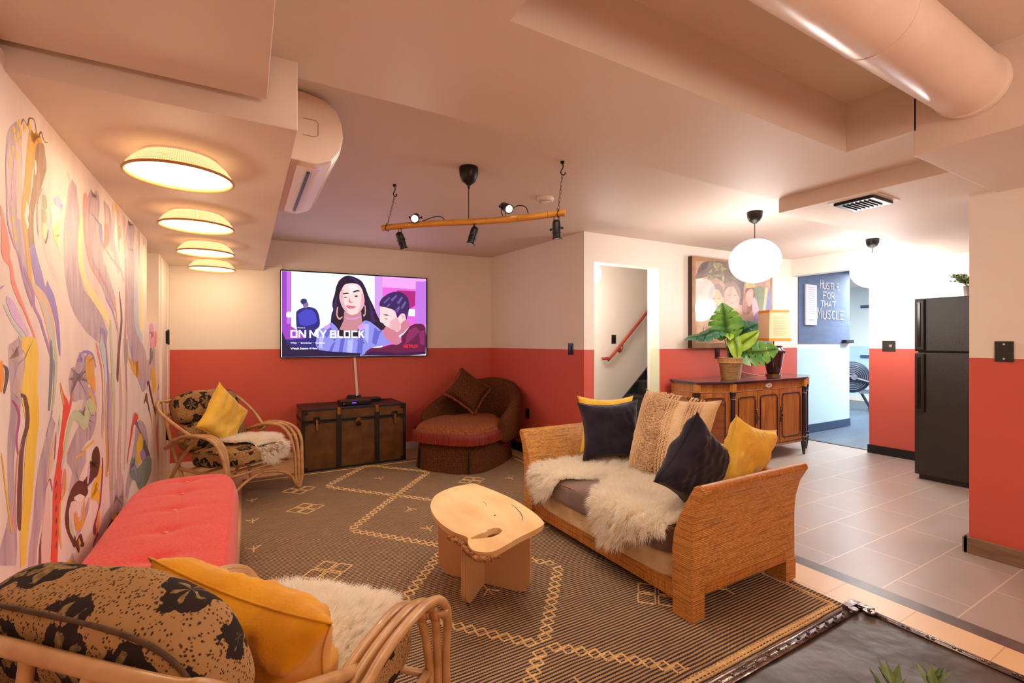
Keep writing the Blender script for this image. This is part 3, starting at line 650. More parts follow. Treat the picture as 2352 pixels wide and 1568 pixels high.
('paley',[3.328,1.141,0.018,3.385,0.894,0.024,3.328,0.805,0.018]),
('red',[3.888,0.77,0.052,3.781,0.785,0.122,3.691,0.75,0.093,3.623,0.676,0.067,3.552,0.606,0.042,3.51,0.549,0.021]),
('white',[3.875,0.529,0.129,4.009,0.466,0.349,4.31,0.324,0.326]),
('yellow',[4.044,0.595,0.171,3.975,0.555,0.481,3.812,0.553,0.225]),
('dgrey',[4.08,0.552,0.087,4.154,0.495,0.301,4.351,0.417,0.1,4.36,0.377,0.034]),
('violet',[3.954,0.515,0.041,4.08,0.474,0.217,4.231,0.381,0.109,4.215,0.366,0.031]),
('teal',[3.703,0.543,0.058,3.691,0.492,0.209,3.812,0.409,0.187,4.009,0.349,0.419,4.31,0.337,0.408,4.48,0.324,0.177]),
('violet',[3.634,0.484,0.028,3.75,0.468,0.048,3.843,0.39,0.032]),
('yellow',[4.48,1.012,0.089,4.57,0.973,0.463,4.645,0.919,0.229,4.665,0.865,0.048]),
('brown3',[4.254,0.961,0.063,4.327,0.964,0.066,4.41,0.899,0.086,4.525,0.809,0.072,4.713,0.676,0.059]),
('brown2',[4.117,0.835,0.03,4.215,0.873,0.124,4.27,0.836,0.064,4.377,0.747,0.059,4.498,0.652,0.044]),
('ochre',[4.377,0.747,0.033,4.498,0.648,0.062]),
('red',[5.111,0.805,0.093,5.065,0.689,0.08,4.974,0.463,0.066,4.952,0.305,0.066,4.974,0.234,0.11,4.814,0.362,0.041,4.743,0.588,0.04]),
('salmon',[4.763,1.326,0.121,4.694,1.291,0.293,4.617,1.256,0.151]),
('teal',[4.393,1.205,0.051,4.445,1.158,0.262,4.462,1.112,0.123]),
('brown2',[5.147,1.093,0.035,4.92,0.941,0.044,4.814,0.863,0.031]),
('violet',[5.244,1.074,0.037,5.207,0.982,0.049,5.231,0.856,0.037]),
('pink',[4.57,1.412,0.185,4.48,1.343,0.266,4.57,1.236,0.185]),
('ochre',[5.674,1.619,0.044,5.66,1.465,0.058]),
('brown3',[3.282,0.32,0.063,3.174,0.329,0.142,3.093,0.321,0.158,3.016,0.321,0.112,2.926,0.315,0.049]),
('yellow',[3.195,0.364,0.043,3.187,0.348,0.084,3.113,0.358,0.032]),
('yellow',[2.842,0.326,0.098,2.826,0.312,0.065]),
]
TVPIC = [('white',[0.008,0.907,1.05,0.913,1.05,0.006,0.008,-0.002]),
('purple',[0.008,0.907,0.094,0.908,0.094,-0.001,0.008,-0.003]),
('mauve',[0.053,0.907,0.087,0.907,0.087,0.349,0.053,0.349]),
('lilac',[0.955,0.908,1.042,0.911,1.042,0.201,0.955,0.201]),
('pink',[1.042,0.912,1.558,0.912,1.545,0.013,1.042,0.006]),
('pink2',[1.042,0.912,1.558,0.912,1.553,0.778,1.042,0.787]),
('magenta',[1.202,0.758,1.422,0.759,1.418,0.588,1.343,0.543,1.292,0.617,1.251,0.698]),
('white',[1.343,0.543,1.418,0.546,1.414,0.462,1.339,0.464]),
('mauve',[1.426,0.873,1.558,0.88,1.549,0.372,1.418,0.37]),
('white',[0.232,0.9,0.246,0.901,0.246,0.786,0.232,0.786]),
('white',[0.047,0.446,0.053,0.472,0.077,0.483,0.102,0.47,0.109,0.447,0.097,0.425,0.074,0.415,0.053,0.424]),
('navy',[0.143,0.456,0.153,0.49,0.177,0.51,0.232,0.534,0.302,0.532,0.344,0.507,0.365,0.461,0.378,0.384,0.372,0.33,0.344,0.299,0.33,0.284,0.309,0.192,0.309,0.023,0.184,0.017,0.177,0.199,0.148,0.312]),
('blue',[0.163,0.456,0.232,0.511,0.302,0.506,0.337,0.461,0.351,0.384,0.316,0.353,0.232,0.329,0.177,0.351]),
('skin3',[0.211,0.579,0.253,0.588,0.267,0.562,0.253,0.527,0.225,0.523,0.208,0.549]),
('dark2',[0.184,0.597,0.197,0.618,0.222,0.627,0.246,0.615,0.251,0.588,0.211,0.56,0.194,0.571]),
('navy',[0.008,0.288,0.184,0.267,0.372,0.207,0.517,0.083,0.801,0.017,0.008,-0.003]),
('purple',[0.008,0.348,0.094,0.327,0.184,0.267,0.232,0.199,0.094,0.184,0.008,0.191]),
('dark',[0.672,0.899,0.62,0.88,0.576,0.839,0.554,0.794,0.539,0.747,0.528,0.684,0.51,0.621,0.504,0.558,0.513,0.512,0.497,0.472,0.49,0.41,0.481,0.355,0.43,0.308,0.372,0.276,0.415,0.2,0.59,0.161,0.893,0.201,1.018,0.282,1.082,0.332,1.018,0.404,0.978,0.476,0.939,0.572,0.893,0.667,0.866,0.738,0.847,0.785,0.808,0.847,0.74,0.883]),
('skin2',[0.627,0.499,0.808,0.504,0.816,0.392,0.839,0.361,0.763,0.288,0.649,0.287,0.576,0.294,0.62,0.397]),
('skin',[0.598,0.734,0.627,0.79,0.664,0.808,0.724,0.815,0.778,0.802,0.816,0.752,0.839,0.665,0.843,0.601,0.816,0.528,0.77,0.483,0.733,0.466,0.694,0.463,0.649,0.492,0.612,0.538,0.587,0.6,0.577,0.655,0.583,0.702]),
('skinl',[0.672,0.793,0.748,0.8,0.778,0.758,0.724,0.7,0.687,0.698]),
('dark',[0.594,0.679,0.62,0.702,0.661,0.709,0.683,0.698,0.657,0.692,0.62,0.688]),
('dark',[0.709,0.714,0.74,0.736,0.778,0.742,0.797,0.727,0.763,0.726,0.733,0.712]),
('dark',[0.612,0.656,0.635,0.647,0.668,0.654,0.642,0.659]),
('dark',[0.733,0.673,0.751,0.661,0.778,0.674,0.755,0.681]),
('skinm',[0.583,0.694,0.598,0.734,0.62,0.751,0.612,0.656,0.627,0.578,0.672,0.5,0.649,0.492,0.612,0.538,0.587,0.6]),
('skinm',[0.808,0.744,0.839,0.665,0.843,0.601,0.816,0.528,0.77,0.483,0.797,0.568,0.808,0.648]),
('lip2',[0.653,0.551,0.702,0.555,0.751,0.553,0.702,0.547]),
('dark3',[0.679,0.892,0.733,0.875,0.793,0.815,0.824,0.76,0.778,0.806,0.717,0.858,0.687,0.872]),
('dark3',[0.885,0.635,0.932,0.524,0.963,0.395,0.924,0.362,0.908,0.475]),
('dark3',[0.517,0.559,0.546,0.669,0.554,0.575,0.517,0.434,0.495,0.394,0.521,0.481]),
('skin2',[0.679,0.659,0.672,0.603,0.687,0.594,0.717,0.597,0.728,0.613,0.709,0.604,0.694,0.612]),
('lip',[0.642,0.563,0.672,0.567,0.702,0.565,0.74,0.562,0.755,0.554,0.724,0.534,0.679,0.528,0.657,0.543]),
('gold',[0.554,0.544,0.545,0.497,0.546,0.45,0.565,0.411,0.59,0.41,0.611,0.436,0.601,0.44,0.583,0.426,0.568,0.435,0.557,0.466,0.561,0.505,0.565,0.544]),
('gold',[0.839,0.585,0.854,0.569,0.86,0.521,0.854,0.465,0.835,0.441,0.827,0.465,0.845,0.473,0.848,0.521,0.843,0.561]),
('lilac',[0.635,0.436,0.702,0.42,0.778,0.44,0.805,0.456,0.805,0.44,0.74,0.411,0.664,0.412]),
('lavb',[0.365,0.276,0.437,0.331,0.488,0.371,0.517,0.356,0.561,0.302,0.59,0.216,0.778,0.217,0.793,0.312,0.831,0.393,0.893,0.394,0.971,0.339,1.042,0.275,1.082,0.218,1.122,0.144,1.05,0.12,0.908,0.088,0.893,0.004,0.415,0.002,0.365,0.084,0.337,0.138]),
('lilac',[0.77,0.336,0.839,0.377,0.854,0.313,0.786,0.288]),
('lilac',[0.422,0.331,0.474,0.355,0.488,0.324,0.43,0.285]),
('teal',[0.51,0.184,0.532,0.195,0.539,0.18,0.517,0.169]),
('teal',[0.59,0.188,0.612,0.199,0.62,0.184,0.598,0.173]),
('teal',[0.763,0.177,0.786,0.188,0.793,0.172,0.77,0.161]),
('teal',[0.831,0.281,0.854,0.292,0.862,0.276,0.839,0.265]),
('teal',[0.971,0.266,0.994,0.277,1.002,0.261,0.978,0.25]),
('teal',[1.002,0.282,1.026,0.294,1.034,0.278,1.01,0.266]),
('teal',[0.955,0.185,0.978,0.196,0.986,0.18,0.963,0.169]),
('teal',[0.344,0.13,0.365,0.141,0.372,0.125,0.351,0.115]),
('teal',[0.816,0.153,0.839,0.164,0.847,0.148,0.824,0.137]),
('lavd',[0.415,0.269,0.488,0.324,0.503,0.285,0.445,0.2]),
('lavd',[0.59,0.184,0.635,0.208,0.605,0.012,0.561,0.008]),
('lavd',[0.778,0.201,0.839,0.249,0.816,0.017,0.755,0.014]),
('lavd',[0.955,0.322,1.018,0.274,0.971,0.12,0.924,0.153]),
('lavd',[0.503,0.137,0.539,0.169,0.488,0.013,0.445,0.01]),
('lavl',[0.664,0.177,0.724,0.2,0.709,0.018,0.657,0.015]),
('lavl',[0.847,0.361,0.893,0.362,0.885,0.137,0.847,0.201]),
('lavl',[0.372,0.215,0.415,0.23,0.401,0.084,0.365,0.107]),
('maroon',[1.251,0.252,1.359,0.344,1.443,0.374,1.541,0.33,1.54,0.013,0.893,0.004,0.908,0.088,1.018,0.096,1.13,0.128,1.211,0.136,1.259,0.202]),
('white',[1.223,0.227,1.292,0.277,1.355,0.348,1.343,0.327,1.292,0.26,1.235,0.21]),
('skin4',[1.235,0.408,1.318,0.418,1.359,0.348,1.292,0.277,1.227,0.235,1.194,0.284]),
('skin',[1.018,0.558,1.082,0.56,1.146,0.538,1.186,0.498,1.211,0.441,1.251,0.483,1.296,0.484,1.309,0.426,1.276,0.401,1.251,0.367,1.251,0.318,1.211,0.276,1.162,0.292,1.114,0.324,1.066,0.348,1.05,0.372,1.018,0.388,1.01,0.42,1.018,0.477]),
('dark3',[1.006,0.591,1.018,0.632,1.05,0.673,1.13,0.726,1.227,0.745,1.309,0.704,1.344,0.635,1.349,0.569,1.334,0.502,1.314,0.418,1.296,0.484,1.251,0.49,1.211,0.439,1.19,0.514,1.146,0.538,1.082,0.556,1.018,0.567]),
('hairl',[1.05,0.608,1.114,0.676,1.13,0.668,1.066,0.601]),
('hairl',[1.13,0.644,1.194,0.704,1.211,0.696,1.154,0.628]),
('hairl',[1.202,0.614,1.259,0.69,1.276,0.674,1.227,0.598]),
('hairl',[1.251,0.566,1.3,0.642,1.314,0.617,1.268,0.541]),
('hairl',[1.194,0.539,1.235,0.582,1.243,0.557,1.211,0.498]),
('hairl',[1.082,0.569,1.122,0.603,1.13,0.586,1.098,0.561]),
('skinm',[1.13,0.398,1.202,0.449,1.251,0.367,1.235,0.284,1.17,0.292,1.122,0.333]),
('skinm',[1.255,0.475,1.284,0.476,1.292,0.434,1.268,0.425]),
('mar2',[1.343,0.302,1.426,0.336,1.477,0.287,1.376,0.186,1.292,0.119,1.318,0.219]),
('mar2',[1.46,0.278,1.528,0.304,1.532,0.118,1.477,0.135]),
('dark',[1.042,0.471,1.082,0.477,1.122,0.468,1.082,0.463]),
('dark',[1.058,0.433,1.09,0.426,1.114,0.426,1.082,0.42]),
('skin4',[1.066,0.324,1.09,0.336,1.13,0.316,1.202,0.276,1.235,0.21,1.259,0.161,1.194,0.124,1.13,0.161,1.082,0.201,1.054,0.242,1.058,0.283]),
('vig',[0.008,0.139,0.232,0.092,0.517,0.052,0.801,0.033,0.793,0.001,0.008,-0.003]),
('vig',[0.008,0.273,0.053,0.161,0.053,0.003,0.008,-0.003]),
('vig2',[0.801,0.005,0.932,0.056,1.211,0.029,1.54,0.042,1.539,0.012]),
]
PAINTING = [('mv',[0.054,0.967,1.382,1.0,1.377,0.066,0.054,0.054]),
('blk',[0.074,0.833,0.141,0.941,0.292,0.989,0.636,0.994,0.846,0.955,0.915,0.82,0.877,0.727,0.854,0.505,0.695,0.578,0.548,0.728,0.433,0.789,0.306,0.82,0.06,0.766]),
('dk2',[0.134,0.94,0.264,0.979,0.223,0.89,0.148,0.875]),
('lf',[0.348,0.994,0.396,0.949,0.402,0.889,0.353,0.935]),
('lf2',[0.302,1.007,0.311,0.948,0.276,0.892,0.267,0.95]),
('lf3',[0.651,0.89,0.735,0.87,0.788,0.823,0.704,0.844]),
('lf2',[0.523,0.872,0.461,0.824,0.376,0.802,0.437,0.849]),
('lf2',[0.435,0.841,0.374,0.794,0.29,0.772,0.35,0.819]),
('lf3',[0.669,0.998,0.739,0.963,0.77,0.908,0.699,0.943]),
('lf2',[0.842,0.859,0.772,0.813,0.682,0.794,0.75,0.84]),
('lf3',[0.33,0.906,0.306,0.847,0.244,0.802,0.268,0.86]),
('lf3',[0.329,0.959,0.4,0.93,0.437,0.878,0.365,0.908]),
('lf3',[0.69,1.029,0.763,0.998,0.799,0.943,0.725,0.975]),
('lf2',[0.773,0.906,0.795,0.847,0.769,0.786,0.747,0.845]),
('lf',[0.474,0.977,0.51,0.924,0.5,0.863,0.464,0.916]),
('lf',[0.332,0.831,0.419,0.844,0.501,0.826,0.413,0.813]),
('lf3',[0.516,0.863,0.534,0.805,0.506,0.746,0.488,0.804]),
('lf',[0.603,0.92,0.516,0.898,0.43,0.906,0.516,0.929]),
('lf2',[0.309,0.858,0.295,0.798,0.241,0.749,0.255,0.808]),
('lf2',[0.458,0.948,0.415,0.893,0.34,0.857,0.382,0.912]),
('lf',[0.569,0.991,0.636,0.954,0.662,0.898,0.596,0.935]),
('lf',[0.684,0.994,0.684,0.932,0.639,0.876,0.639,0.937]),
('lf',[0.257,0.844,0.325,0.812,0.359,0.76,0.29,0.791]),
('lf2',[0.34,0.861,0.269,0.823,0.183,0.814,0.254,0.851]),
('lf2',[0.59,0.819,0.679,0.837,0.768,0.824,0.677,0.806]),
('lf3',[0.465,0.992,0.446,0.932,0.387,0.883,0.405,0.943]),
('lf2',[0.676,1.024,0.666,0.963,0.612,0.909,0.622,0.971]),
('lf',[0.434,0.978,0.43,0.917,0.382,0.864,0.386,0.924]),
('lf',[0.347,0.963,0.435,0.977,0.517,0.96,0.428,0.946]),
('wht',[0.06,0.514,0.182,0.528,0.237,0.473,0.264,0.398,0.06,0.378]),
('sk',[0.264,0.503,0.306,0.657,0.433,0.722,0.512,0.648,0.497,0.492,0.433,0.413,0.306,0.399]),
('hr',[0.264,0.503,0.292,0.666,0.433,0.736,0.519,0.658,0.504,0.57,0.447,0.655,0.348,0.65,0.306,0.485]),
('sk',[0.087,0.271,0.101,0.393,0.264,0.427,0.476,0.375,0.636,0.301,0.658,0.064,0.504,0.06,0.195,0.057,0.074,0.14]),
('sk2',[0.195,0.235,0.476,0.307,0.606,0.084,0.195,0.057]),
('gd',[0.376,0.295,0.483,0.317,0.49,0.201,0.39,0.18]),
('sk3',[0.541,0.572,0.555,0.729,0.695,0.761,0.778,0.692,0.8,0.543,0.71,0.46,0.592,0.466]),
('hr',[0.533,0.649,0.555,0.743,0.695,0.776,0.8,0.703,0.831,0.584,0.77,0.621,0.695,0.717,0.592,0.701]),
('hr',[0.313,0.562,0.369,0.57,0.369,0.559,0.32,0.553]),
('hr',[0.418,0.567,0.468,0.575,0.468,0.563,0.423,0.558]),
('lp',[0.369,0.478,0.426,0.486,0.44,0.477,0.383,0.467]),
('hr',[0.584,0.613,0.643,0.621,0.643,0.61,0.592,0.603]),
('hr',[0.695,0.618,0.747,0.626,0.747,0.614,0.699,0.609]),
('lp',[0.643,0.527,0.702,0.535,0.717,0.526,0.658,0.516]),
('sk3',[0.504,0.376,0.695,0.401,0.755,0.243,0.695,0.064,0.577,0.065,0.504,0.181]),
('rd',[0.846,0.485,0.907,0.688,1.001,0.723,1.08,0.718,1.08,0.554,1.032,0.451,0.97,0.403,0.869,0.405]),
('rd2',[0.854,0.505,0.907,0.678,0.938,0.549,0.938,0.407,0.869,0.41]),
('sk3',[0.915,0.628,0.985,0.702,1.056,0.686,1.032,0.532,0.954,0.499]),
('gr',[1.08,0.728,1.257,0.737,1.283,0.521,1.16,0.465,1.08,0.636]),
('gr2',[0.907,0.809,1.08,0.82,1.08,0.728,0.915,0.709]),
('pnk',[1.032,0.512,1.08,0.615,1.16,0.475,1.176,0.362,1.08,0.35]),
('blu',[1.08,0.299,1.208,0.394,1.324,0.605,1.381,0.754,1.381,0.399,1.374,0.069,1.08,0.085]),
('blu2',[1.064,0.37,1.192,0.456,1.257,0.333,1.16,0.146,1.064,0.146]),
('gr',[1.16,0.465,1.374,0.472,1.371,0.461,1.225,0.395]),
('crm',[1.291,0.739,1.337,0.742,1.249,0.188,1.2,0.188]),
('gd',[0.148,0.103,0.175,0.235,0.189,0.235,0.165,0.07]),
]

# ================================================================ the room shell
def quad(name, pts, mat, parent=None):
    mb = MB(); mb.add(pts, [tuple(range(len(pts)))]); o = mb.build(name, mat, parent); return o
def wall_slab(name, a, b, z0, z1, t, mat):
    """vertical slab; a->b is its visible face, the slab lies to the right of a->b (t>0)"""
    a = Vector(a); b = Vector(b); d = (b - a).normalized(); n = Vector((d.y, -d.x)) * t
    mb = MB(); mb.prism([tuple(a), tuple(b), tuple(b + n), tuple(a + n)], z0, z1)
    return struct(mb.build(name, mat))
HI = 2.52
# floor
mb = MB(); mb.box(-0.9, 6.34, -3.0, 5.8, -0.1, 0.0); struct(mb.build('floor', 'floor_tile'))
mb = MB(); mb.box(6.34, 12.0, -0.5, 7.0, -0.1, -0.004); struct(mb.build('floor_gym', 'gym_floor'))
mb = MB(); mb.box(6.30, 6.36, 2.63, 3.50, 0.0, 0.006); struct(mb.build('trim_threshold', 'black_base'))
# mural wall (left)
ML0 = Vector((-0.574, 1.79)); ML1 = Vector((-0.656, 5.59)); MD = (ML1 - ML0) / (ML1.y - ML0.y)
def mural_xy(y): return ML0.x + (y - ML0.y) * MD.x
mb = MB()
def mw(y0, y1, z0, z1, t=0.14):
    mb.add([(mural_xy(y0), y0, z0), (mural_xy(y1), y1, z0), (mural_xy(y1), y1, z1), (mural_xy(y0), y0, z1),
            (mural_xy(y0) - t, y0, z0), (mural_xy(y1) - t, y1, z0), (mural_xy(y1) - t, y1, z1), (mural_xy(y0) - t, y0, z1)],
           [(0, 1, 2, 3), (5, 4, 7, 6), (4, 0, 3, 7), (1, 5, 6, 2), (3, 2, 6, 7), (4, 5, 1, 0)])
mw(-3.0, 4.246, 0, 2.06); mw(4.246, 4.9, 0, 1.42)
MURN = sorted(MUR)
mats = ['mural_base'] + ['mural_' + k for k in MURN]
rnd = random.Random(3)
for li, (c, o) in enumerate(MURAL):
    pts = [(o[i], o[i + 1], o[i + 2]) for i in range(0, len(o), 3)]
    sp = bez(pts, 6); off = 0.0002 + li * 0.000004
    L, R = [], []
    for i, p in enumerate(sp):
        a = sp[max(0, i - 1)]; b = sp[min(len(sp) - 1, i + 1)]
        t = Vector((b.x - a.x, b.y - a.y)); t = t.normalized() if t.length > 1e-6 else Vector((0, 1))
        n = Vector((-t.y, t.x)); w = max(0.0015, p.z * 0.5 * max(0.45, abs(n.x)))
        jit = 1 + 0.10 * noise.noise(Vector((p.x * 9, p.y * 9, li)))
        L.append((p.x - n.x * w * jit, p.y - n.y * w)); R.append((p.x + n.x * w * jit, p.y + n.y * w))
    def P3(q):
        y = q[0]; z = min(2.005 if y < 4.246 else 1.415, max(0.0, q[1])); y = min(y, 4.88)
        return (mural_xy(y) + off, y, z)
    n_ = len(L); vs = [P3(q) for q in L] + [P3(q) for q in R]
    mb.add(vs, [(i, i + 1, i + 1 + n_, i + n_) for i in range(n_ - 1)], 1 + MURN.index(c))
mb.open = True
struct(mb.build('wall_left', mats))
# niche behind the upper part and the white door leaf by the corner
mb = MB(); mb.box(-1.05, -0.95, 4.1, 5.0, 1.3, 2.06); mb.box(-1.05, mural_xy(4.9), 4.89, 4.99, 1.3, 2.06); mb.box(-1.05, -0.76, 4.15, 4.25, 1.3, 2.06); mb.box(-1.05, -0.77, 4.2, 4.92, 1.34, 1.42)
struct(mb.build('wall_niche', 'white_paint'))
mb = MB(); mb.box(-0.80, -0.70, 4.25, 4.72, 1.97, 2.03); struct(mb.build('trim_pipe_hole', 'black_plastic'))
mb = MB(); mb.box(-0.80, mural_xy(5.2), 4.9, 5.62, 0.0, 2.06)
d1 = struct(mb.build('door_1', 'white_paint', bevel=0.004))
mb = MB()
for y0 in (4.97, 5.44): mb.box(mural_xy(y0) - 0.01, mural_xy(y0) + 0.012, y0, y0 + 0.07, 0.05, 1.99)
mb.build('door_panel_trim', 'white_paint', d1, bevel=0.004)
for z in (1.31, 0.42):
    mb = MB(); mb.box(-0.655, -0.632, 5.33, 5.37, z - 0.06, z + 0.06); mb.cyl((-0.63, 5.36, z - 0.07), (-0.63, 5.36, z + 0.07), 0.008)
    mb.build('hinge', 'black_metal', d1)
# television wall, corner wall, stair wall, fridge wall, right wall, rear walls
TV0 = Vector((-0.656, 5.59)); TV1 = Vector((2.72, 5.31))
wall_slab('wall_back', TV0 + Vector((-0.25, 0.0207)), TV1 + Vector((0.0, 0)), 0, HI, -0.15, 'wall_paint')
wall_slab('wall_corner', (2.72, 5.31), (2.85, 3.585), 0, HI, -0.12, 'wall_paint')
DW0 = Vector((2.85, 3.585)); DW1 = Vector((6.2, 3.49)); DD = (DW1 - DW0).normalized()
def dwp(x): return DW0.y + (x - DW0.x) * (DW1.y - DW0.y) / (DW1.x - DW0.x)
mb = MB()
def dws(x0, x1, z0, z1, y_in=0.13):
    mb.prism([(x0, dwp(x0)), (x1, dwp(x1)), (x1, dwp(x1) + y_in), (x0, dwp(x0) + y_in)], z0, z1)
dws(2.85, 2.975, 0, HI); dws(2.975, 3.851, 2.055, HI); dws(3.851, 6.33, 0, HI)
struct(mb.build('wall_stairs', 'wall_paint'))
mb = MB(); mb.box(3.846, 3.852, dwp(3.85) + 0.001, dwp(3.85) + 0.131, 0, 2.055); struct(mb.build('trim_stair_jamb', 'jamb_paint'))
mb = MB()
for (x0, x1) in ((2.93, 2.972), (3.84, 3.846)): pass
mb.box(6.2, 6.34, 0.6, 2.61, 0, HI); mb.box(6.2, 6.34, 2.61, 3.5, 2.125, HI)
struct(mb.build('wall_fridge', 'wall_paint'))
wall_slab('wall_right', (3.79, -3.0), (3.79, 1.075), 0, 2.3, 0.16, 'wall_paint_near')
mb = MB(); mb.box(3.95, 6.34, -0.6, -0.5, 0, HI); mb.box(-0.9, 3.95, -3.1, -3.0, 0, HI)
struct(mb.build('wall_rear', 'wall_paint'))
# baseboards
def base_strip(name, a, b, h, t, mat):
    a = Vector(a); b = Vector(b); d = (b - a).normalized(); n = Vector((d.y, -d.x)) * t
    mb = MB(); mb.prism([tuple(a), tuple(b), tuple(b + n), tuple(a + n)], 0, h); return struct(mb.build(name, mat, bevel=0.003))
base_strip('baseboard_back', TV0, TV1, 0.085, 0.014, 'white_plastic')
base_strip('baseboard_corner', (2.72, 5.31), (2.85, 3.585), 0.095, 0.012, 'black_base')
base_strip('baseboard_stairs', (3.86, dwp(3.86)), (6.2, dwp(6.2)), 0.095, 0.012, 'black_base')
mb = MB(); mb.box(6.185, 6.2, 0.6, 2.61, 0, 0.095); mb.box(6.185, 6.34, 2.61, 2.622, 0, 0.095); struct(mb.build('baseboard_fridge', 'black_base', bevel=0.002))
mb = MB(); mb.box(3.765, 3.79, -3.0, 1.095, 0, 0.095); mb.box(3.765, 3.95, 1.075, 1.1, 0, 0.095); struct(mb.build('baseboard_right', 'wood_base', bevel=0.003))
# ceilings
mb = MB(); mb.box(-0.9, 6.34, 1.9, 5.8, 2.34, 2.40); struct(mb.build('ceiling', 'ceiling_paint'))
# beam plane 2.25: frames the raised pocket
for x0, x1, y0, y1 in ((-0.9, 3.22, 1.24, 1.9), (-0.9, 0.70, -3.0, 1.24), (2.70, 3.22, 0.95, 1.24)):
    mb = MB(); mb.box(x0, x1, y0, y1, 2.25, 2.6); struct(mb.build('ceiling_beam', 'ceiling_paint'))
mb = MB(); mb.box(0.6, 2.8, -3.0, 1.34, 2.5, 2.56); struct(mb.build('ceiling_raised', 'ceiling_paint'))
mb = MB(); mb.box(3.19, 6.34, 0.9, 1.88, 2.155, 2.56); struct(mb.build('ceiling_soffit', 'ceiling_paint', bevel=0.004))
mb = MB(); mb.box(2.70, 6.34, -3.0, 0.96, 2.135, 2.6); struct(mb.build('ceiling_soffit_right', 'ceiling_paint', bevel=0.004))
mb = MB(); mb.box(-0.9, 0.157, 1.795, 5.58, 2.01, 2.36); struct(mb.build('ceiling_soffit_left', 'ceiling_paint', bevel=0.003))
mb = MB(); mb.box(-0.9, 0.06, -3.0, 1.76, 2.077, 2.3); struct(mb.build('ceiling_soffit_near', 'ceiling_paint', bevel=0.003))
# gym beyond the opening
mb = MB(); mb.box(6.33, 7.84, 3.60, 3.72, 0, HI); mb.box(7.84, 7.94, 3.60, 6.6, 0, HI)
struct(mb.build('wall_gym_left', 'gym_paint'))
mb = MB(); mb.box(11.4, 11.5, -0.5, 7, 0, HI); mb.box(7.8, 11.5, 6.5, 6.6, 0, HI); mb.box(6.34, 11.5, -0.5, -0.4, 0, HI)
struct(mb.build('wall_gym_far', 'gym_paint'))
mb = MB(); mb.box(6.34, 11.6, -0.5, 7.0, 2.42, 2.5); struct(mb.build('ceiling_gym', 'white_paint'))
mb = MB(); mb.box(6.34, 7.94, 3.584, 3.60, 0, 0.11); struct(mb.build('baseboard_gym', 'navy_base', bevel=0.002))
mb = MB(); mb.box(11.38, 11.4, -0.4, 6.5, 0, 0.11); struct(mb.build('baseboard_gym_far', 'white_plastic'))
# stairwell
mb = MB(); mb.box(2.9, 7.6, 4.75, 4.85, 0, 3.4); mb.box(2.9, 2.96, 3.72, 4.75, 0, 3.4); mb.box(2.9, 7.6, 3.66, 3.72, 2.4, 3.4); mb.box(7.5, 7.6, 3.72, 4.75, 0, 3.4); mb.box(2.9, 7.6, 3.6, 4.85, 3.4, 3.5)
mb.box(3.86, 6.33, 3.70, 3.74, 0, 2.4)
struct(mb.build('wall_stairwell', 'stair_wall'))
mb = MB(); mb.box(2.9, 4.4, 3.55, 4.75, -0.095, 0.002); struct(mb.build('floor_stairwell', 'gym_floor'))
st = thing('staircase', 'black painted wooden stairs rising right behind the doorway', 'stairs', (4.06, 4.25, 0))
RIS, GO = 0.185, 0.206
for i in range(11):
    mb = MB(); mb.box(i * GO - 0.012, (i + 1) * GO, -0.5, 0.47, (i + 1) * RIS - 0.03, (i + 1) * RIS); mb.build('tread', 'stair_black', st, bevel=0.006)
    mb = MB(); mb.box(i * GO + 0.012, i * GO + 0.03, -0.5, 0.47, i * RIS, (i + 1) * RIS - 0.03); mb.build('riser', 'stair_black', st)
mb = MB(); mb.prism([(-0.10, 0), (0.10, 0), (2.3, 2.0), (2.3, 2.2), (0.06, 0.24), (-0.10, 0.08)], 0.472, 0.495, 'y'); mb.build('stringer', 'stair_black', st)
hr = thing('handrail', 'reddish brown round handrail sloping up on the stairwell wall', 'handrail', (4.056, 4.68, 1.052))
mb = MB(); mb.tube(bez([(-0.03, 0, -0.005), (0.06, 0, 0.0), (0.14, 0, 0.04), (0.87, 0, 0.72), (1.6, 0, 1.40)], 8), 0.021, 12); mb.build('rail', 'handrail_paint', hr, smooth=True)
for x, z in ((0.32, 0.20), (1.4, 1.2)):
    mb = MB(); mb.cyl((x, 0.068, z - 0.10), (x, 0.055, z - 0.10), 0.032); mb.tube(bez([(x, 0.06, z - 0.10), (x, 0.01, z - 0.09), (x, 0, z - 0.02)], 5), 0.008, 8); mb.build('bracket', 'handrail_paint', hr, smooth=True)
def plate(name, label, cat, M, w, h, mat, extra=None, group=None):
    """small wall plate: local x right, y up, z out of the wall"""
    t = thing(name, label, cat, (0, 0, 0), 0, group); t.matrix_world = M
    mb = MB(); mb.box(-w / 2, w / 2, -h / 2, h / 2, 0, 0.007); mb.build('plate', mat, t, bevel=0.002)
    if extra: extra(t)
    return t
def rocker(t):
    mb = MB(); mb.box(-0.016, 0.016, -0.033, 0.033, 0.006, 0.012); mb.build('rocker', 'black_gloss', t, bevel=0.002)
def screws(t):
    for y in (-0.042, 0.042):
        mb = MB(); mb.cyl((0, y, 0.006), (0, y, 0.009), 0.005, seg=10); mb.build('screw', 'badge_white', t)
def sockets(t):
    for y in (-0.02, 0.02):
        mb = MB(); mb.cyl((0, y, 0.006), (0, y, 0.010), 0.015, seg=16); mb.build('socket', 'black_gloss', t)
CWx = lambda y: 2.72 + (5.31 - y) * 0.13 / 1.725
nC = (-0.9971, -0.0751, 0)
plate('light_switch', 'black light switch on the paint line near the outside wall corner', 'light switch', axes((CWx(3.775) - 0.001, 3.775, 1.195), (0.0751, -0.9971, 0), (0, 0, 1)), 0.072, 0.115, 'black_gloss', rocker)
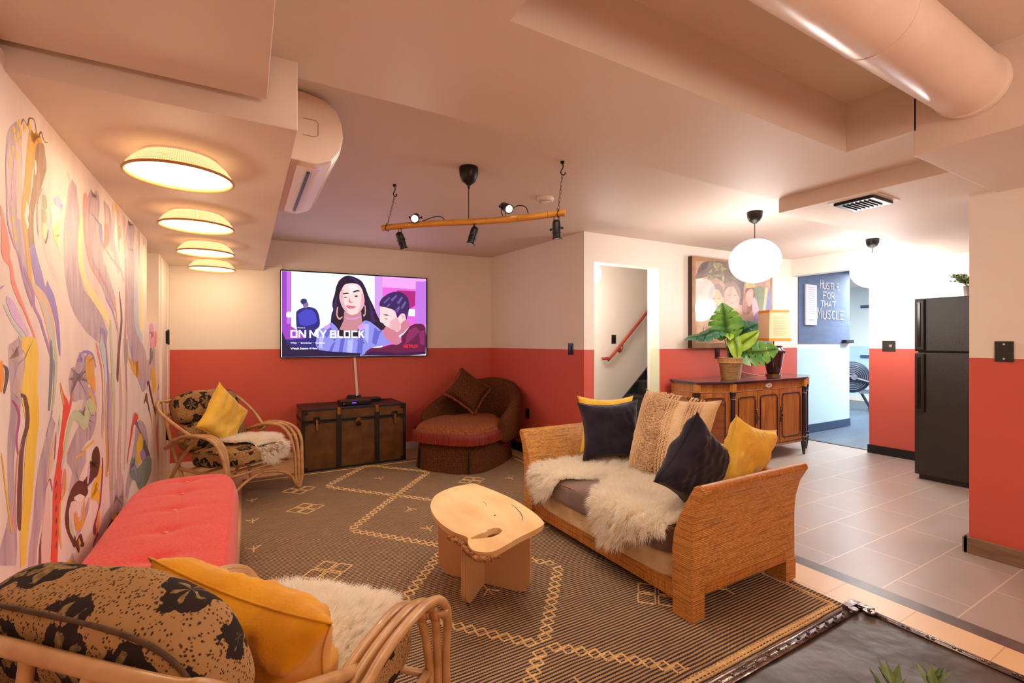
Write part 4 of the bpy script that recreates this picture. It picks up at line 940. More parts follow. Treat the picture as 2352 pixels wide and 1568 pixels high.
plate('wall_outlet', 'black outlet low on the coral wall behind the rattan sofa', 'outlet', axes((CWx(4.51) - 0.001, 4.51, 0.455), (0.0751, -0.9971, 0), (0, 0, 1)), 0.068, 0.11, 'black_plastic', sockets)
plate('light_switch', 'black switch on the stairwell wall under the handrail', 'light switch', axes((4.276, 4.749, 1.30), (1, 0, 0), (0, 0, 1)), 0.075, 0.118, 'black_plastic', rocker)
plate('light_switch', 'black switch plate below the painting, behind the potted plant', 'light switch', axes((4.765, dwp(4.765) - 0.001, 1.13), (1, -0.028, 0), (0, 0, 1)), 0.07, 0.115, 'black_plastic', rocker)
plate('blank_plate', 'black blank plate with two screws on the near right wall', 'wall plate', axes((3.789, 0.925, 1.212), (0, -1, 0), (0, 0, 1)), 0.078, 0.118, 'black_wood', screws)
def thermo(t):
    mb = MB(); mb.box(0.004, 0.032, -0.012, 0.016, 0.006, 0.009); mb.build('button_pad', 'seam_grey', t)
plate('switch_plate', 'square black switch plate between gym opening and fridge', 'switch plate', axes((6.199, 2.42, 1.22), (0, -1, 0), (0, 0, 1)), 0.122, 0.115, 'black_wood', thermo)

# duct
t = thing('air_duct', 'large round duct painted wall colour running across the raised ceiling', 'duct', (0.9, 0.76, 2.36))
mb = MB(); mb.lathe([(0.122, -0.19), (0.122, 1.80)], 40, M=Matrix.Rotation(PI / 2, 4, 'Y')); mb.build('pipe', 'duct_paint', t, smooth=True, angle=40)
mb = MB()
mb.torus((0.95, 0, 0), 0.122, 0.0025, 'x', 40, 6); mb.build('seam_ring', 'duct_paint', t, smooth=True)
mb = MB(); mb.lathe([(0.122, 0), (0.128, 0.004), (0.128, 0.03)], 40, (0, 0, 1.768), M=Matrix.Rotation(PI / 2, 4, 'Y')); mb.build('collar', 'duct_paint', t, smooth=True, angle=30)

# ceiling vent
t = thing('ceiling_vent', 'black rectangular vent grille under the ceiling soffit', 'vent', (3.39, 1.46, 2.155))
mb = MB(); mb.box(-0.15, 0.15, -0.135, 0.135, -0.004, 0.0); mb.build('mount', 'white_paint', t)
mb = MB()
mb.prism([(-0.13, -0.11), (0.13, -0.11), (0.13, 0.11), (-0.13, 0.11)], -0.022, -0.004); mb.build('frame', 'black_metal', t, bevel=0.006)
for i in range(7):
    mb = MB(); y = -0.07 + i * 0.0233; mb.box(-0.085, 0.085, y, y + 0.006, -0.028, -0.02); mb.build('slat', 'black_plastic', t)
# smoke detector
t = thing('smoke_detector', 'round white smoke detector on ceiling behind the bamboo pole light', 'smoke detector', (1.94, 2.90, 2.34))
mb = MB(); mb.lathe([(0.0, -0.034), (0.03, -0.034), (0.034, -0.03), (0.05, -0.026), (0.06, -0.02), (0.064, 0)], 36); mb.build('body', 'white_plastic', t, smooth=True, angle=35)
mb = MB(); mb.torus((0, 0, -0.027), 0.045, 0.0025, 'z', 36, 6); mb.build('ring', 'seam_grey', t)

# air conditioner on the side of the soffit
t = thing('air_conditioner', 'white wall air conditioner hung on the side of the low soffit', 'air conditioner', (0.158, 2.15, 2.035))
prof = [(0.0, 0.0), (0.10, -0.006), (0.165, 0.02), (0.20, 0.07), (0.213, 0.13), (0.207, 0.19), (0.185, 0.24), (0.14, 0.275), (0.06, 0.292), (0, 0.295)]
mb = MB(); mb.prism([(a, b) for a, b in prof], 0.0, 0.90, 'y'); mb.build('case', 'cream_plastic', t, bevel=0.006)
mb = MB(); mb.prism([(a * 1.012 + 0.001, (b - 0.14) * 1.012 + 0.14) for a, b in prof[1:8]] + [(0.1, 0.1)], 0.03, 0.87, 'y'); mb.build('front_panel', 'white_plastic', t, bevel=0.004)
mb = MB(); mb.box(0.03, 0.125, 0.06, 0.84, -0.014, -0.002, M=Matrix.Rotation(-0.06, 4, 'Y')); mb.build('louver', 'white_plastic', t, bevel=0.003)
mb = MB(); mb.box(0.075, 0.088, 0.10, 0.80, -0.0165, -0.012); mb.build('slot', 'black_plastic', t)
mb = MB(); mb.tube([(0.05, -0.002, 0.11), (0.10, -0.002, 0.11), (0.11, -0.002, 0.12), (0.11, -0.002, 0.17), (0.10, -0.002, 0.18), (0.05, -0.002, 0.18)], 0.0012, 6); mb.build('cover_seam', 'seam_grey', t)
mb = MB(); mb.box(0.118, 0.124, 0.062, 0.070, -0.009, -0.004); mb.build('indicator', 'display_blue', t)

# ---------------------------------------------------------------- bamboo flush lamps
LAMPL = ['nearest and largest round bamboo flush light under the left soffit', 'second round bamboo flush light from the camera', 'third round bamboo flush light from the camera', 'farthest round bamboo flush light, close to the television wall']
def flush_lamp():
    t = thing('flush_light', LAMPL[0], 'ceiling light', (0, 0, 0), 0, 'round bamboo ceiling lights in a row')
    prof = [(0.118, 0.0), (0.135, -0.012), (0.160, -0.035), (0.176, -0.058), (0.182, -0.076)]
    mb = MB(); seg = 72
    for i in range(len(prof) - 1):
        for j in range(seg):
            pass
    mb.lathe(prof, seg, cap=False); mb.open = True
    o = mb.build('woven_shade', 'bamboo_shade', t, smooth=True, uv=None)
    me = o.data; L = me.uv_layers.new(name='UVMap')
    for p in me.polygons:
        js = [me.loops[l].vertex_index for l in p.loop_indices]
        for l in p.loop_indices:
            vi = me.loops[l].vertex_index; r, jj = divmod(vi, seg)
            if jj == 0 and any((q % seg) == seg - 1 for q in js): jj = seg
            L.data[l].uv = (jj / seg * 1.13 * 1.0, [0, 0.02, 0.055, 0.082, 0.1][r])
    mb = MB(); mb.torus((0, 0, -0.077), 0.182, 0.0055, 'z', 64, 8); mb.build('rim', 'bamboo_rim', t, smooth=True)
    mb = MB(); mb.lathe([(0.0, -0.060), (0.12, -0.061), (0.172, -0.064), (0.176, -0.066)], 48); mb.build('diffuser', 'lamp_diffuser', t, smooth=True)
    mb = MB(); mb.lathe([(0.0, 0.0), (0.13, 0.0), (0.13, -0.008), (0.0, -0.008)], 40); mb.build('base', 'white_plastic', t)
    return t
p0 = flush_lamp()
for i, (x, y) in enumerate([(-0.23, 2.30), (-0.247, 3.25), (-0.262, 4.19), (-0.272, 5.08)]):
    o = p0 if i == 0 else copy_tree(p0)
    o.location = (x, y, 2.01); o['label'] = LAMPL[i]
    light('flush_light_glow', 'POINT', (x, y, 1.90), 7.5, AMBER, 0.12)

# ---------------------------------------------------------------- globe pendants
def pendant(loc, gz, label, drop):
    t = thing('globe_pendant', label, 'pendant light', loc, 0, 'white globe pendants')
    mb = MB(); mb.lathe([(0.058, 0), (0.06, -0.01), (0.056, -0.045), (0.042, -0.075), (0.02, -0.09), (0.006, -0.10)], 32); mb.build('canopy', 'black_metal', t, smooth=True)
    mb = MB(); mb.cyl((0, 0, -0.09), (0, 0, gz + 0.17), 0.0035, seg=8); mb.build('cord', 'black_plastic', t)
    mb = MB(); mb.sphere((0, 0, gz), 0.195, 36, 24, sc=(1, 1, 0.92)); mb.build('globe', 'globe_glow', t, smooth=True)
    return t
pendant((3.65, 2.35, 2.34), -0.405, 'white globe pendant hanging in front of the painting', 0)
pendant((5.68, 2.36, 2.34), -0.33, 'white globe pendant hanging beside the gym opening, nearer the fridge', 0)
light('globe_pendant_glow', 'POINT', (3.65, 2.35, 1.70), 30, (1.0, 0.93, 0.86), 0.2)
light('globe_pendant_glow', 'POINT', (5.68, 2.36, 1.76), 38, (1.0, 0.95, 0.93), 0.2)
t = thing('stair_globe_light', 'white globe light half hidden at the left edge of the stair doorway', 'pendant light', (3.36, 4.15, 3.4))
mb = MB(); mb.lathe([(0.05, 0), (0.05, -0.02), (0.02, -0.05), (0, -0.05)], 24); mb.build('canopy', 'white_plastic', t, smooth=True)
mb = MB(); mb.cyl((0, 0, -0.04), (0, 0, -1.22), 0.004, seg=8); mb.build('cord', 'black_plastic', t)
mb = MB(); mb.sphere((0, 0, -1.36), 0.145, 28, 18); mb.build('globe', 'globe_glow', t, smooth=True)
light('stair_globe_glow', 'POINT', (3.40, 4.12, 1.74), 22, (1, 0.92, 0.84), 0.15)

# ---------------------------------------------------------------- bamboo pole spotlight
A_ = Vector((0.777, 3.063, 2.010)); B_ = Vector((1.602, 2.188, 2.008)); AB = (B_ - A_)
ang = math.atan2(AB.y, AB.x)
t = thing('bamboo_spotlight_bar', 'bamboo pole with five black spotlights hung from the ceiling by chains', 'ceiling light', (1.19, 2.625, 2.01), ang)
Lh = AB.length / 2
mb = MB(); prof = []; nn = 7
pts = []; rs = []
for i in range(61):
    u = i / 60; x = -Lh + 2 * Lh * u; ph = (u * nn) % 1
    r = 0.0195 + 0.0012 * math.exp(-((min(ph, 1 - ph)) / 0.05) ** 2); pts.append((x, 0.012 * math.sin(PI * u) - 0.006, 0.010 * math.sin(2.2 * PI * u) * 0.6)); rs.append(r)
mb.tube(pts, rs, 16); mb.build('bamboo_pole', 'bamboo', t, smooth=True, angle=50)
for nx_ in (-0.34, -0.09, 0.13, 0.33, 0.52):
    i_ = int((nx_ + Lh) / (2 * Lh) * 60); mb = MB(); mb.torus(pts[i_], 0.0198, 0.0013, 'x', 24, 6); mb.build('bamboo_node', 'rattan_wrap_up', t, smooth=True)
def rodz(x): u = (x + Lh) / (2 * Lh); return Vector((x, 0.012 * math.sin(PI * u) - 0.006, 0.006 * math.sin(2.2 * PI * u)))
mb = MB(); mb.lathe([(0.058, 0.33), (0.06, 0.32), (0.057, 0.285), (0.042, 0.245), (0.02, 0.228), (0.008, 0.218), (0.006, 0.20)], 32); cn = mb.build('canopy', 'black_metal', t, smooth=True)
mb = MB(); mb.cyl((0, 0, 0.21), (0, 0, 0.012), 0.003, seg=8); mb.build('power_cord', 'black_plastic', t)
def hookchain(hx, hy, rx):
    e = rodz(rx); c = bpy.data.objects.new('hanging_chain', None)
    mb = MB(); mb.cyl((hx, hy, 0.33), (hx, hy, 0.318), 0.012, seg=14)
    mb.tube(bez([(hx, hy, 0.32), (hx + 0.004, hy, 0.295), (hx - 0.010, hy, 0.268), (hx, hy, 0.25), (hx + 0.014, hy, 0.252), (hx + 0.016, hy, 0.265)], 5), 0.0035, 8)
    mb.build('ceiling_hook', 'old_iron', t, smooth=True)
    a = Vector((hx, hy, 0.252)); b = e + Vector((0, 0, 0.022)); n = 9
    mb = MB()
    for i in range(n):
        p = a.lerp(b, (i + 0.5) / n); d = (b - a).normalized(); L = (b - a).length / n * 0.62
        side = d.cross(Vector((1, 0, 0)) if i % 2 else Vector((0, 1, 0))).normalized()
        mb.tube([p + d * L * 1.0, p + d * L * 0.6 + side * 0.0045, p - d * L * 0.6 + side * 0.0045, p - d * L, p - d * L * 0.6 - side * 0.0045, p + d * L * 0.6 - side * 0.0045], 0.0012, 5, True)
    for i in range(14):
        a_ = 2 * PI * i / 14; p = e + Vector((0.004 * math.sin(3 * a_), 0.0225 * math.cos(a_), 0.0225 * math.sin(a_)))
        mb.torus(tuple(p), 0.0045, 0.0012, 'x' if i % 2 else 'y', 8, 5)
    mb.build('chain', 'old_iron', t)
hookchain(-Lh + 0.0, 0.14, -Lh + 0.035); hookchain(Lh - 0.03, 0.07, Lh - 0.04)
def spot(x, base, aim, lab, up=False, knob=True):
    """base: where the can sits, aim: unit vector in bar space"""
    d = Vector(aim).normalized(); c = Vector(base); e = rodz(x)
    up_ = d.orthogonal() if abs(d.z) > 0.95 else Vector((0, 0, 1)); xa = d.cross(up_).normalized(); M = axes(c, xa, d.cross(xa)); 
    M = Matrix.Translation(c) @ d.to_track_quat('Z', 'Y').to_matrix().to_4x4()
    mb = MB(); mb.lathe([(0.0, -0.052), (0.012, -0.051), (0.021, -0.042), (0.024, -0.028), (0.024, 0.018), (0.026, 0.020), (0.026, 0.026), (0.0235, 0.028), (0.0235, 0.05), (0.0275, 0.052), (0.0275, 0.058), (0.022, 0.058), (0.022, 0.048)], 24, M=M, cap=False)
    s_ = mb.build('spotlight_can', 'black_metal', t, smooth=True, angle=35)
    mb = MB(); mb.lathe([(0.0, 0.047), (0.021, 0.047)], 20, M=M); mb.build('lens', 'spot_lens', s_)
    if knob:
        for sg in (-1, 1):
            mb = MB(); mb.cyl(M @ Vector((sg * 0.024, 0, 0)), M @ Vector((sg * 0.034, 0, 0)), 0.003, seg=8); mb.cyl(M @ Vector((sg * 0.034, 0, 0)), M @ Vector((sg * 0.042, 0, 0)), 0.008, seg=10); mb.build('knob', 'black_metal', s_)
    for i in range(3):
        mb = MB(); a_ = 2 * PI * i / 3 + 0.5; mb.tube([M @ Vector((0.027 * math.cos(a_), 0.027 * math.sin(a_), 0.052)), M @ Vector((0.032 * math.cos(a_), 0.032 * math.sin(a_), 0.064))], 0.0016, 5); mb.build('clip', 'brass', s_)
    mb = MB(); mid = (c + e) / 2
    mb.tube([M @ Vector((-0.026, 0, 0)), M @ Vector((-0.029, 0.0, -0.05)) * 0.5 + (e) * 0.5, e + Vector((0, 0, 0.0)), M @ Vector((0.029, 0, -0.05)) * 0.5 + e * 0.5, M @ Vector((0.026, 0, 0))], 0.0028, 6); mb.build('bracket', 'black_metal', s_)
    Lw = Matrix.Translation((1.19, 2.625, 2.01)) @ Matrix.Rotation(ang, 4, 'Z')
    w = Lw @ (c + d * 0.075); w2 = Lw @ (c + d * 1.5)
    return w, w2
def bar(v):  # world direction to bar space
    return Matrix.Rotation(-ang, 3, 'Z') @ Vector(v)
for (x, base, wd) in [(-0.47, (-0.47, 0, -0.085), (0.22, 0.05, -0.6)), (-0.36, (-0.37, 0.01, 0.055), (-0.35, -0.75, -0.35)), (0.03, (0.03, 0, -0.085), (-0.15, 0.1, -0.6)), (0.23, (0.235, 0.01, 0.07), (-0.05, -0.8, -0.38)), (0.55, (0.55, 0, -0.085), (0.06, 0.03, -1))]:
    w, w2 = spot(x, base, bar(wd), '')
    light('bar_spot_glow', 'SPOT', w, 15 if base[2] < 0 else 24, (1.0, 0.84, 0.70), 0.02, aim=w2, angle=110 if base[2] < 0 else 85, blend=1.0)
for pts in ([(-0.33, 0.02, 0.03), (-0.25, 0.02, 0.05), (-0.19, 0.01, 0.045), (-0.16, 0, 0.018)], [(0.26, 0.02, 0.05), (0.31, 0.02, 0.075), (0.36, 0.01, 0.06), (0.38, 0, 0.018)]):
    mb = MB(); mb.tube(bez(pts, 6), 0.003, 6); mb.build('lamp_lead', 'black_plastic', t, smooth=True)

# ================================================================ television
TVd = (TV1 - TV0).normalized()
def tvw(x, out=0.0):  # point on the TV wall, pushed out into the room
    y = TV0.y + (x - TV0.x) * TVd.y / TVd.x
    return Vector((x + TVd.y * out, y - TVd.x * out))
a = tvw(0.322, 0.03)
t = thing('television', 'large flat television on the wall showing a scene with three people', 'television', (a.x, a.y, 1.105)); t.rotation_euler = (0, 0, math.atan2(TVd.y, TVd.x))
mb = MB(); mb.box(-0.008, 1.566, -0.018, 0.022, -0.008, 0.922); mb.build('frame', 'bezel_black', t, bevel=0.001)
TVN = sorted(TVC); mats = ['screen_' + k for k in TVN]
mb = MB()
mb.add([(0, -0.0195, 0), (1.55, -0.0195, 0), (1.55, -0.0195, 0.91), (0, -0.0195, 0.91)], [(0, 1, 2, 3)], TVN.index('white'))
for li, (c, o) in enumerate(TVPIC):
    pts = [(min(1.549, max(0.001, o[i])), min(0.909, max(0.001, o[i + 1]))) for i in range(0, len(o), 2)]
    if len(pts) > 9:
        n_ = len(pts); sm = []
        for i in range(n_):
            p0, p1, p2, p3 = (Vector(pts[(i + q) % n_]) for q in (-1, 0, 1, 2))
            for tt in (0, 0.33, 0.66): sm.append(0.5 * ((2 * p1) + (-p0 + p2) * tt + (2 * p0 - 5 * p1 + 4 * p2 - p3) * tt * tt + (-p0 + 3 * p1 - 3 * p2 + p3) * tt ** 3))
        pts = [(min(1.549, max(0.001, p.x)), min(0.909, max(0.001, p.y))) for p in sm]
    mb.poly([(u, -0.0197 - li * 0.00002, w) for u, w in pts], TVN.index(c))
def stext(txt, u, w, size, width, c, bold=0.0, yy=-0.0213):
    vs, fs = text_mesh(txt, size, 0.0002, bold)
    mx = max(v[0] for v in vs); mn = min(v[0] for v in vs); k = width / (mx - mn)
    mb.add([(u + (v[0] - mn) * k, yy - v[2], w + v[1]) for v in vs], fs, TVN.index(c))
# block lettering of the title
def bar_(x0, y0, x1, y1): mb.add([(x0, -0.0213, y0), (x1, -0.0213, y0), (x1, -0.0213, y1), (x0, -0.0213, y1)], [(0, 1, 2, 3)], TVN.index('txt'))
def qd(*p): mb.poly([(q[0], -0.0213, q[1]) for q in p], TVN.index('txt'))
TH = 0.017
def letter(ch, x, y, w, h):
    if ch == 'O': bar_(x, y, x + w, y + TH); bar_(x, y + h - TH, x + w, y + h); bar_(x, y, x + TH, y + h); bar_(x + w - TH, y, x + w, y + h)
    if ch == 'N': bar_(x, y, x + TH, y + h); bar_(x + w - TH, y, x + w, y + h); qd((x, y + h), (x + TH * 1.2, y + h), (x + w, y), (x + w - TH * 1.2, y))
    if ch == 'M': bar_(x, y, x + TH, y + h); bar_(x + w - TH, y, x + w, y + h); qd((x, y + h), (x + TH, y + h), (x + w / 2 + 0.008, y + h * 0.3), (x + w / 2 - 0.008, y + h * 0.3)); qd((x + w, y + h), (x + w - TH, y + h), (x + w / 2 - 0.008, y + h * 0.3), (x + w / 2 + 0.008, y + h * 0.3))
    if ch == 'Y': bar_(x + w / 2 - TH / 2, y, x + w / 2 + TH / 2, y + h * 0.5); qd((x, y + h), (x + TH, y + h), (x + w / 2 + TH / 2, y + h * 0.5), (x + w / 2 - TH / 2, y + h * 0.4)); qd((x + w, y + h), (x + w - TH, y + h), (x + w / 2 - TH / 2, y + h * 0.5), (x + w / 2 + TH / 2, y + h * 0.4))
    if ch == 'B': bar_(x, y, x + TH, y + h); bar_(x, y, x + w, y + TH * 0.9); bar_(x, y + h - TH * 0.9, x + w * 0.92, y + h); bar_(x, y + h / 2 - TH / 2, x + w * 0.95, y + h / 2 + TH / 2); bar_(x + w - TH, y, x + w, y + h * 0.45); bar_(x + w * 0.92 - TH, y + h * 0.55, x + w * 0.92, y + h)
    if ch == 'L': bar_(x, y, x + TH, y + h); bar_(x, y, x + w, y + TH)
    if ch == 'C': bar_(x, y, x + TH, y + h); bar_(x, y, x + w, y + TH); bar_(x, y + h - TH, x + w, y + h)
    if ch == 'K': bar_(x, y, x + TH, y + h); qd((x + TH, y + h * 0.4), (x + TH, y + h * 0.62), (x + w - TH * 1.3, y + h), (x + w, y + h)); qd((x + TH, y + h * 0.6), (x + TH + 0.02, y + h * 0.68), (x + w, y), (x + w - TH * 1.3, y))
x = 0.089
for wd in ('ON', 'MY', 'BLOCK'):
    for ch in wd:
        w = {'M': 0.092, 'N': 0.075, 'Y': 0.075, 'L': 0.058}.get(ch, 0.068); letter(ch, x, 0.205, w, 0.082); x += w + 0.009
    x += 0.022
stext('SERIES', 0.121, 0.306, 0.018, 0.11, 'txt'); stext('N', 0.089, 0.302, 0.026, 0.018, 'red', 0.002)
stext('Witty  \u2022  Emotional  \u2022  Romantic', 0.089, 0.143, 0.024, 0.34, 'txt', 0.0006)
stext('Watch Season 4 Now', 0.089, 0.082, 0.027, 0.268, 'txt', 0.0012)
stext('NETFLIX', 1.28, 0.092, 0.05, 0.172, 'red', 0.0015)
mb.open = True; mb.build('screen', mats, t, uv=None)
mb = MB(); mb.box(0.6, 0.95, 0.0, 0.03, 0.25, 0.65); mb.build('wall_mount', 'black_metal', t)
p = tvw(0.85, 0.22); light('television_glow', 'AREA', (p.x + 0.25, p.y, 1.55), 3.0, (0.80, 0.66, 1.0), 1.4, aim=(p.x + 0.2, 0.0, 1.4), size_y=0.8)
# cable channel
a = tvw(1.06, 0.0); b = tvw(1.10, 0.0)
t = thing('cable_channel', 'slanted white cable channel between television and trunk', 'cable channel', (a.x, a.y, 0.65))
mb = MB(); d = TVd * 0.014; n = Vector((TVd.y, -TVd.x)) * 0.012
def cc(x, z): q = tvw(x); return Vector((q.x - a.x, q.y - a.y, z - 0.65))
vs = []
for (x, z) in ((1.046, 1.12), (1.072, 1.12), (1.104, 0.66), (1.078, 0.66)):
    q = cc(x, z); vs.append(q)
vs2 = [q + Vector((n.x, n.y, 0)) for q in vs]
mb.add(vs + vs2, [(0, 1, 2, 3), (7, 6, 5, 4), (0, 4, 5, 1), (1, 5, 6, 2), (2, 6, 7, 3), (3, 7, 4, 0)]); mb.build('channel', 'white_plastic', t, bevel=0.002)
# conduit trim above the TV left corner
q = tvw(0.0, 0.02); mb = MB(); M = Matrix.Translation((q.x, q.y, 2.06)) @ Matrix.Rotation(math.atan2(TVd.y, TVd.x), 4, 'Z')
mb.box(0.0, 0.335, -0.01, 0.02, 0, 0.02, M=M); mb.box(0.315, 0.335, -0.01, 0.02, -0.05, 0.0, M=M); struct(mb.build('trim_1', 'white_paint'))

# ================================================================ brown trunk under the television
t = thing('steamer_trunk', 'tall brown steamer trunk with black straps standing below the television', 'trunk', (0.97, 4.88, 0.009), math.radians(1.0))
w, dp, h = 0.5, 0.505, 0.60
mb = MB(); mb.box(-w, w, 0, dp, 0.012, 0.475); mb.build('body', 'trunk_canvas', t, bevel=0.006)
mb = MB(); mb.box(-w, w, 0, dp, 0.487, h); lid = mb.build('lid', ['trunk_canvas'], t, bevel=0.006)
mb = MB(); mb.box(-w + 0.004, w - 0.004, 0.004, dp - 0.004, h, h + 0.002); mb.build('lid_panel', 'trunk_lid', t)
mb = MB()
for x in (-w, w): mb.box(x - 0.012 if x < 0 else x - 0.02, x + 0.02 if x < 0 else x + 0.012, -0.004, 0.014, 0, h + 0.004)
for z0, z1 in ((0, 0.02), (0.462, 0.478), (0.484, 0.500), (h - 0.016, h + 0.004)): mb.box(-w - 0.004, w + 0.004, -0.004, dp + 0.004, z0, z1)
mb.build('edge_binding', 'trunk_binding', t, bevel=0.002)
for x in (-0.17, 0.205):
    mb = MB(); mb.box(x - 0.024, x + 0.024, -0.012, 0.0, 0.005, h - 0.04)
    for i in range(26): mb.sphere((x, -0.013, 0.03 + i * 0.02), 0.004, 6, 4)
    s_ = mb.build('wooden_slat', 'trunk_binding', t)
    mb = MB(); mb.box(x - 0.018, x + 0.018, -0.015, 0.01, h - 0.065, h + 0.005); mb.build('slat_cap', 'brass', s_, bevel=0.003)
for x in (-w, w):
    for z in (0.0, 0.45, h - 0.045):
        sg = 1 if x < 0 else -1
        mb = MB(); mb.box(min(x - sg * 0.006, x + sg * 0.045), max(x - sg * 0.006, x + sg * 0.045), -0.008, 0.03, z, z + 0.05); mb.build('corner_guard', 'old_iron', t, bevel=0.003)
def latch(x, big):
    mb = MB(); mb.prism([(x - 0.03, 0.53), (x + 0.03, 0.53), (x + 0.034, 0.49), (x + 0.018, 0.45), (x - 0.018, 0.45), (x - 0.034, 0.49)], -0.010, -0.003, 'y')
    l_ = mb.build('latch', 'brass' if big else 'old_iron', t, bevel=0.002)
    mb = MB(); mb.box(x - 0.011, x + 0.011, -0.024, -0.010, 0.41, 0.50); mb.sphere((x, -0.02, 0.405), 0.013, 12, 8); mb.build('hasp', 'brass', l_, bevel=0.002)
latch(-0.375, False); latch(0.39, False)
mb = MB(); mb.prism([(0.03 * math.cos(a_) + 0.02, 0.45 + 0.042 * math.sin(a_)) for a_ in [i * PI / 8 for i in range(16)]], -0.010, -0.003, 'y'); l_ = mb.build('lock_plate', 'brass', t, bevel=0.002)
mb = MB(); mb.torus((0.02, -0.014, 0.43), 0.019, 0.006, 'y', 18, 6); mb.cyl((0.02, -0.02, 0.43), (0.02, -0.006, 0.43), 0.012, seg=12); mb.build('lock_ring', 'old_iron', l_)
# boxes on the trunk
def on_trunk(x, y): 
    v = Matrix.Rotation(math.radians(1.0), 3, 'Z') @ Vector((x, y, 0)); return (0.97 + v.x, 4.88 + v.y, h + 0.0115)
t = thing('cable_box', 'slim black cable box with blue display lying on the trunk', 'cable box', on_trunk(0.02, 0.19), math.radians(1))
mb = MB(); mb.box(-0.155, 0.155, -0.10, 0.10, 0.006, 0.046); mb.build('case', 'black_plastic', t, bevel=0.003)
mb = MB(); mb.box(-0.15, 0.15, -0.1025, -0.0995, 0.009, 0.043); mb.build('front_panel', 'black_gloss', t)
mb = MB()
for i in range(4): mb.box(-0.045 + i * 0.011, -0.037 + i * 0.011, -0.1035, -0.1022, 0.022, 0.034)
mb.build('display', 'display_blue', t)
mb = MB(); mb.cyl((-0.125, -0.101, 0.024), (-0.125, -0.105, 0.024), 0.006, seg=14); mb.build('button', 'seam_grey', t)
t = thing('media_player', 'thin dark box lying just behind the cable box, to its right', 'media player', on_trunk(0.20, 0.385), math.radians(1))
mb = MB(); mb.box(-0.13, 0.13, -0.08, 0.08, 0.0, 0.040); mb.build('case', 'black_plastic', t, bevel=0.004)
mb = MB(); mb.box(-0.124, 0.124, -0.0825, -0.079, 0.006, 0.03); mb.build('front_panel', 'black_gloss', t)
t = thing('power_strip', 'tangle of black cables with white plug behind the boxes on the trunk', 'cables', on_trunk(0.06, 0.475), 0)
mb = MB(); 
for s_ in range(4):
    rr = random.Random(s_); mb.tube(bez([(-0.06 + rr.random() * 0.12, -0.01 + rr.random() * 0.03, 0.01 + rr.random() * 0.06) for i in range(7)], 6), 0.0035, 6)
mb.box(-0.05, 0.09, -0.005, 0.03, 0, 0.065); mb.build('wires', 'black_plastic', t)
mb = MB(); mb.box(0.035, 0.055, -0.012, 0.005, 0.055, 0.078); mb.build('plug', 'badge_white', t, bevel=0.003)
mb = MB(); mb.tube(bez([(0.20, -0.04, 0.03), (0.27, -0.03, 0.03), (0.29, 0.0, 0.008), (0.33, -0.1, 0.006), (0.37, -0.02, 0.006)], 8), 0.003, 6); mb.build('lead', 'black_plastic', t)

# ================================================================ cushions
def pillow(name, label, cat, mat, M, w, h, tk, seed=0, group=None, wr=0.006, sag=0.0, n=36, corner=0.20, extra=None, mats=None):
    t = thing(name, label, cat, tuple(M.translation), 0, group)
    Mr = Matrix.Translation(-M.translation) @ M
    mb = MB()
    for sg in (1, -1):
        def fn(u, v):
            a, b = 2 * u - 1, 2 * v - 1
            pin = 1 - corner * (1 - a * a) * 0.0
            x = w / 2 * a * (1 - corner * (1 - b * b) * abs(a) ** 3 * 0.8)
            y = h / 2 * b * (1 - corner * (1 - a * a) * abs(b) ** 3 * 0.8)
            q = max(0.0, (1 - a ** 4) * (1 - b ** 4)); z = tk / 2 * q ** 0.55
            nz = noise.noise(Vector((a * 2.0 + seed * 7, b * 2.0, sg * 3))) * wr * 2.2 + noise.noise(Vector((a * 5 + seed, b * 3.0 + a * 2, sg))) * wr + abs(noise.noise(Vector((a * 3 + b * 2.0 + seed, (a - b) * 7, 5.0)))) * -wr * 1.2
            z = sg * (z + nz * min(1, q * 3)); 
            y -= sag * (1 - abs(b)) * 0.3
            return Mr @ Vector((x, y, z))
        mb.grid(fn, n, n)
    c_ = mb.build('cover', mat, t, smooth=True, weld=0.0006)
    mb = MB(); pts = []
    for i in range(4 * 12):
        s_, f = divmod(i, 12); f = 2 * f / 12 - 1; a, b = [(f, -1), (1, f), (-f, 1), (-1, -f)][s_]
        x = w / 2 * a * (1 - corner * (1 - b * b) * abs(a) ** 3 * 0.8); y = h / 2 * b * (1 - corner * (1 - a * a) * abs(b) ** 3 * 0.8)
        pts.append(Mr @ Vector((x, y, 0)))
    mb.tube(pts, 0.0028, 6, True); mb.build('seam_piping', mat, t, smooth=True)
    return t, Mr

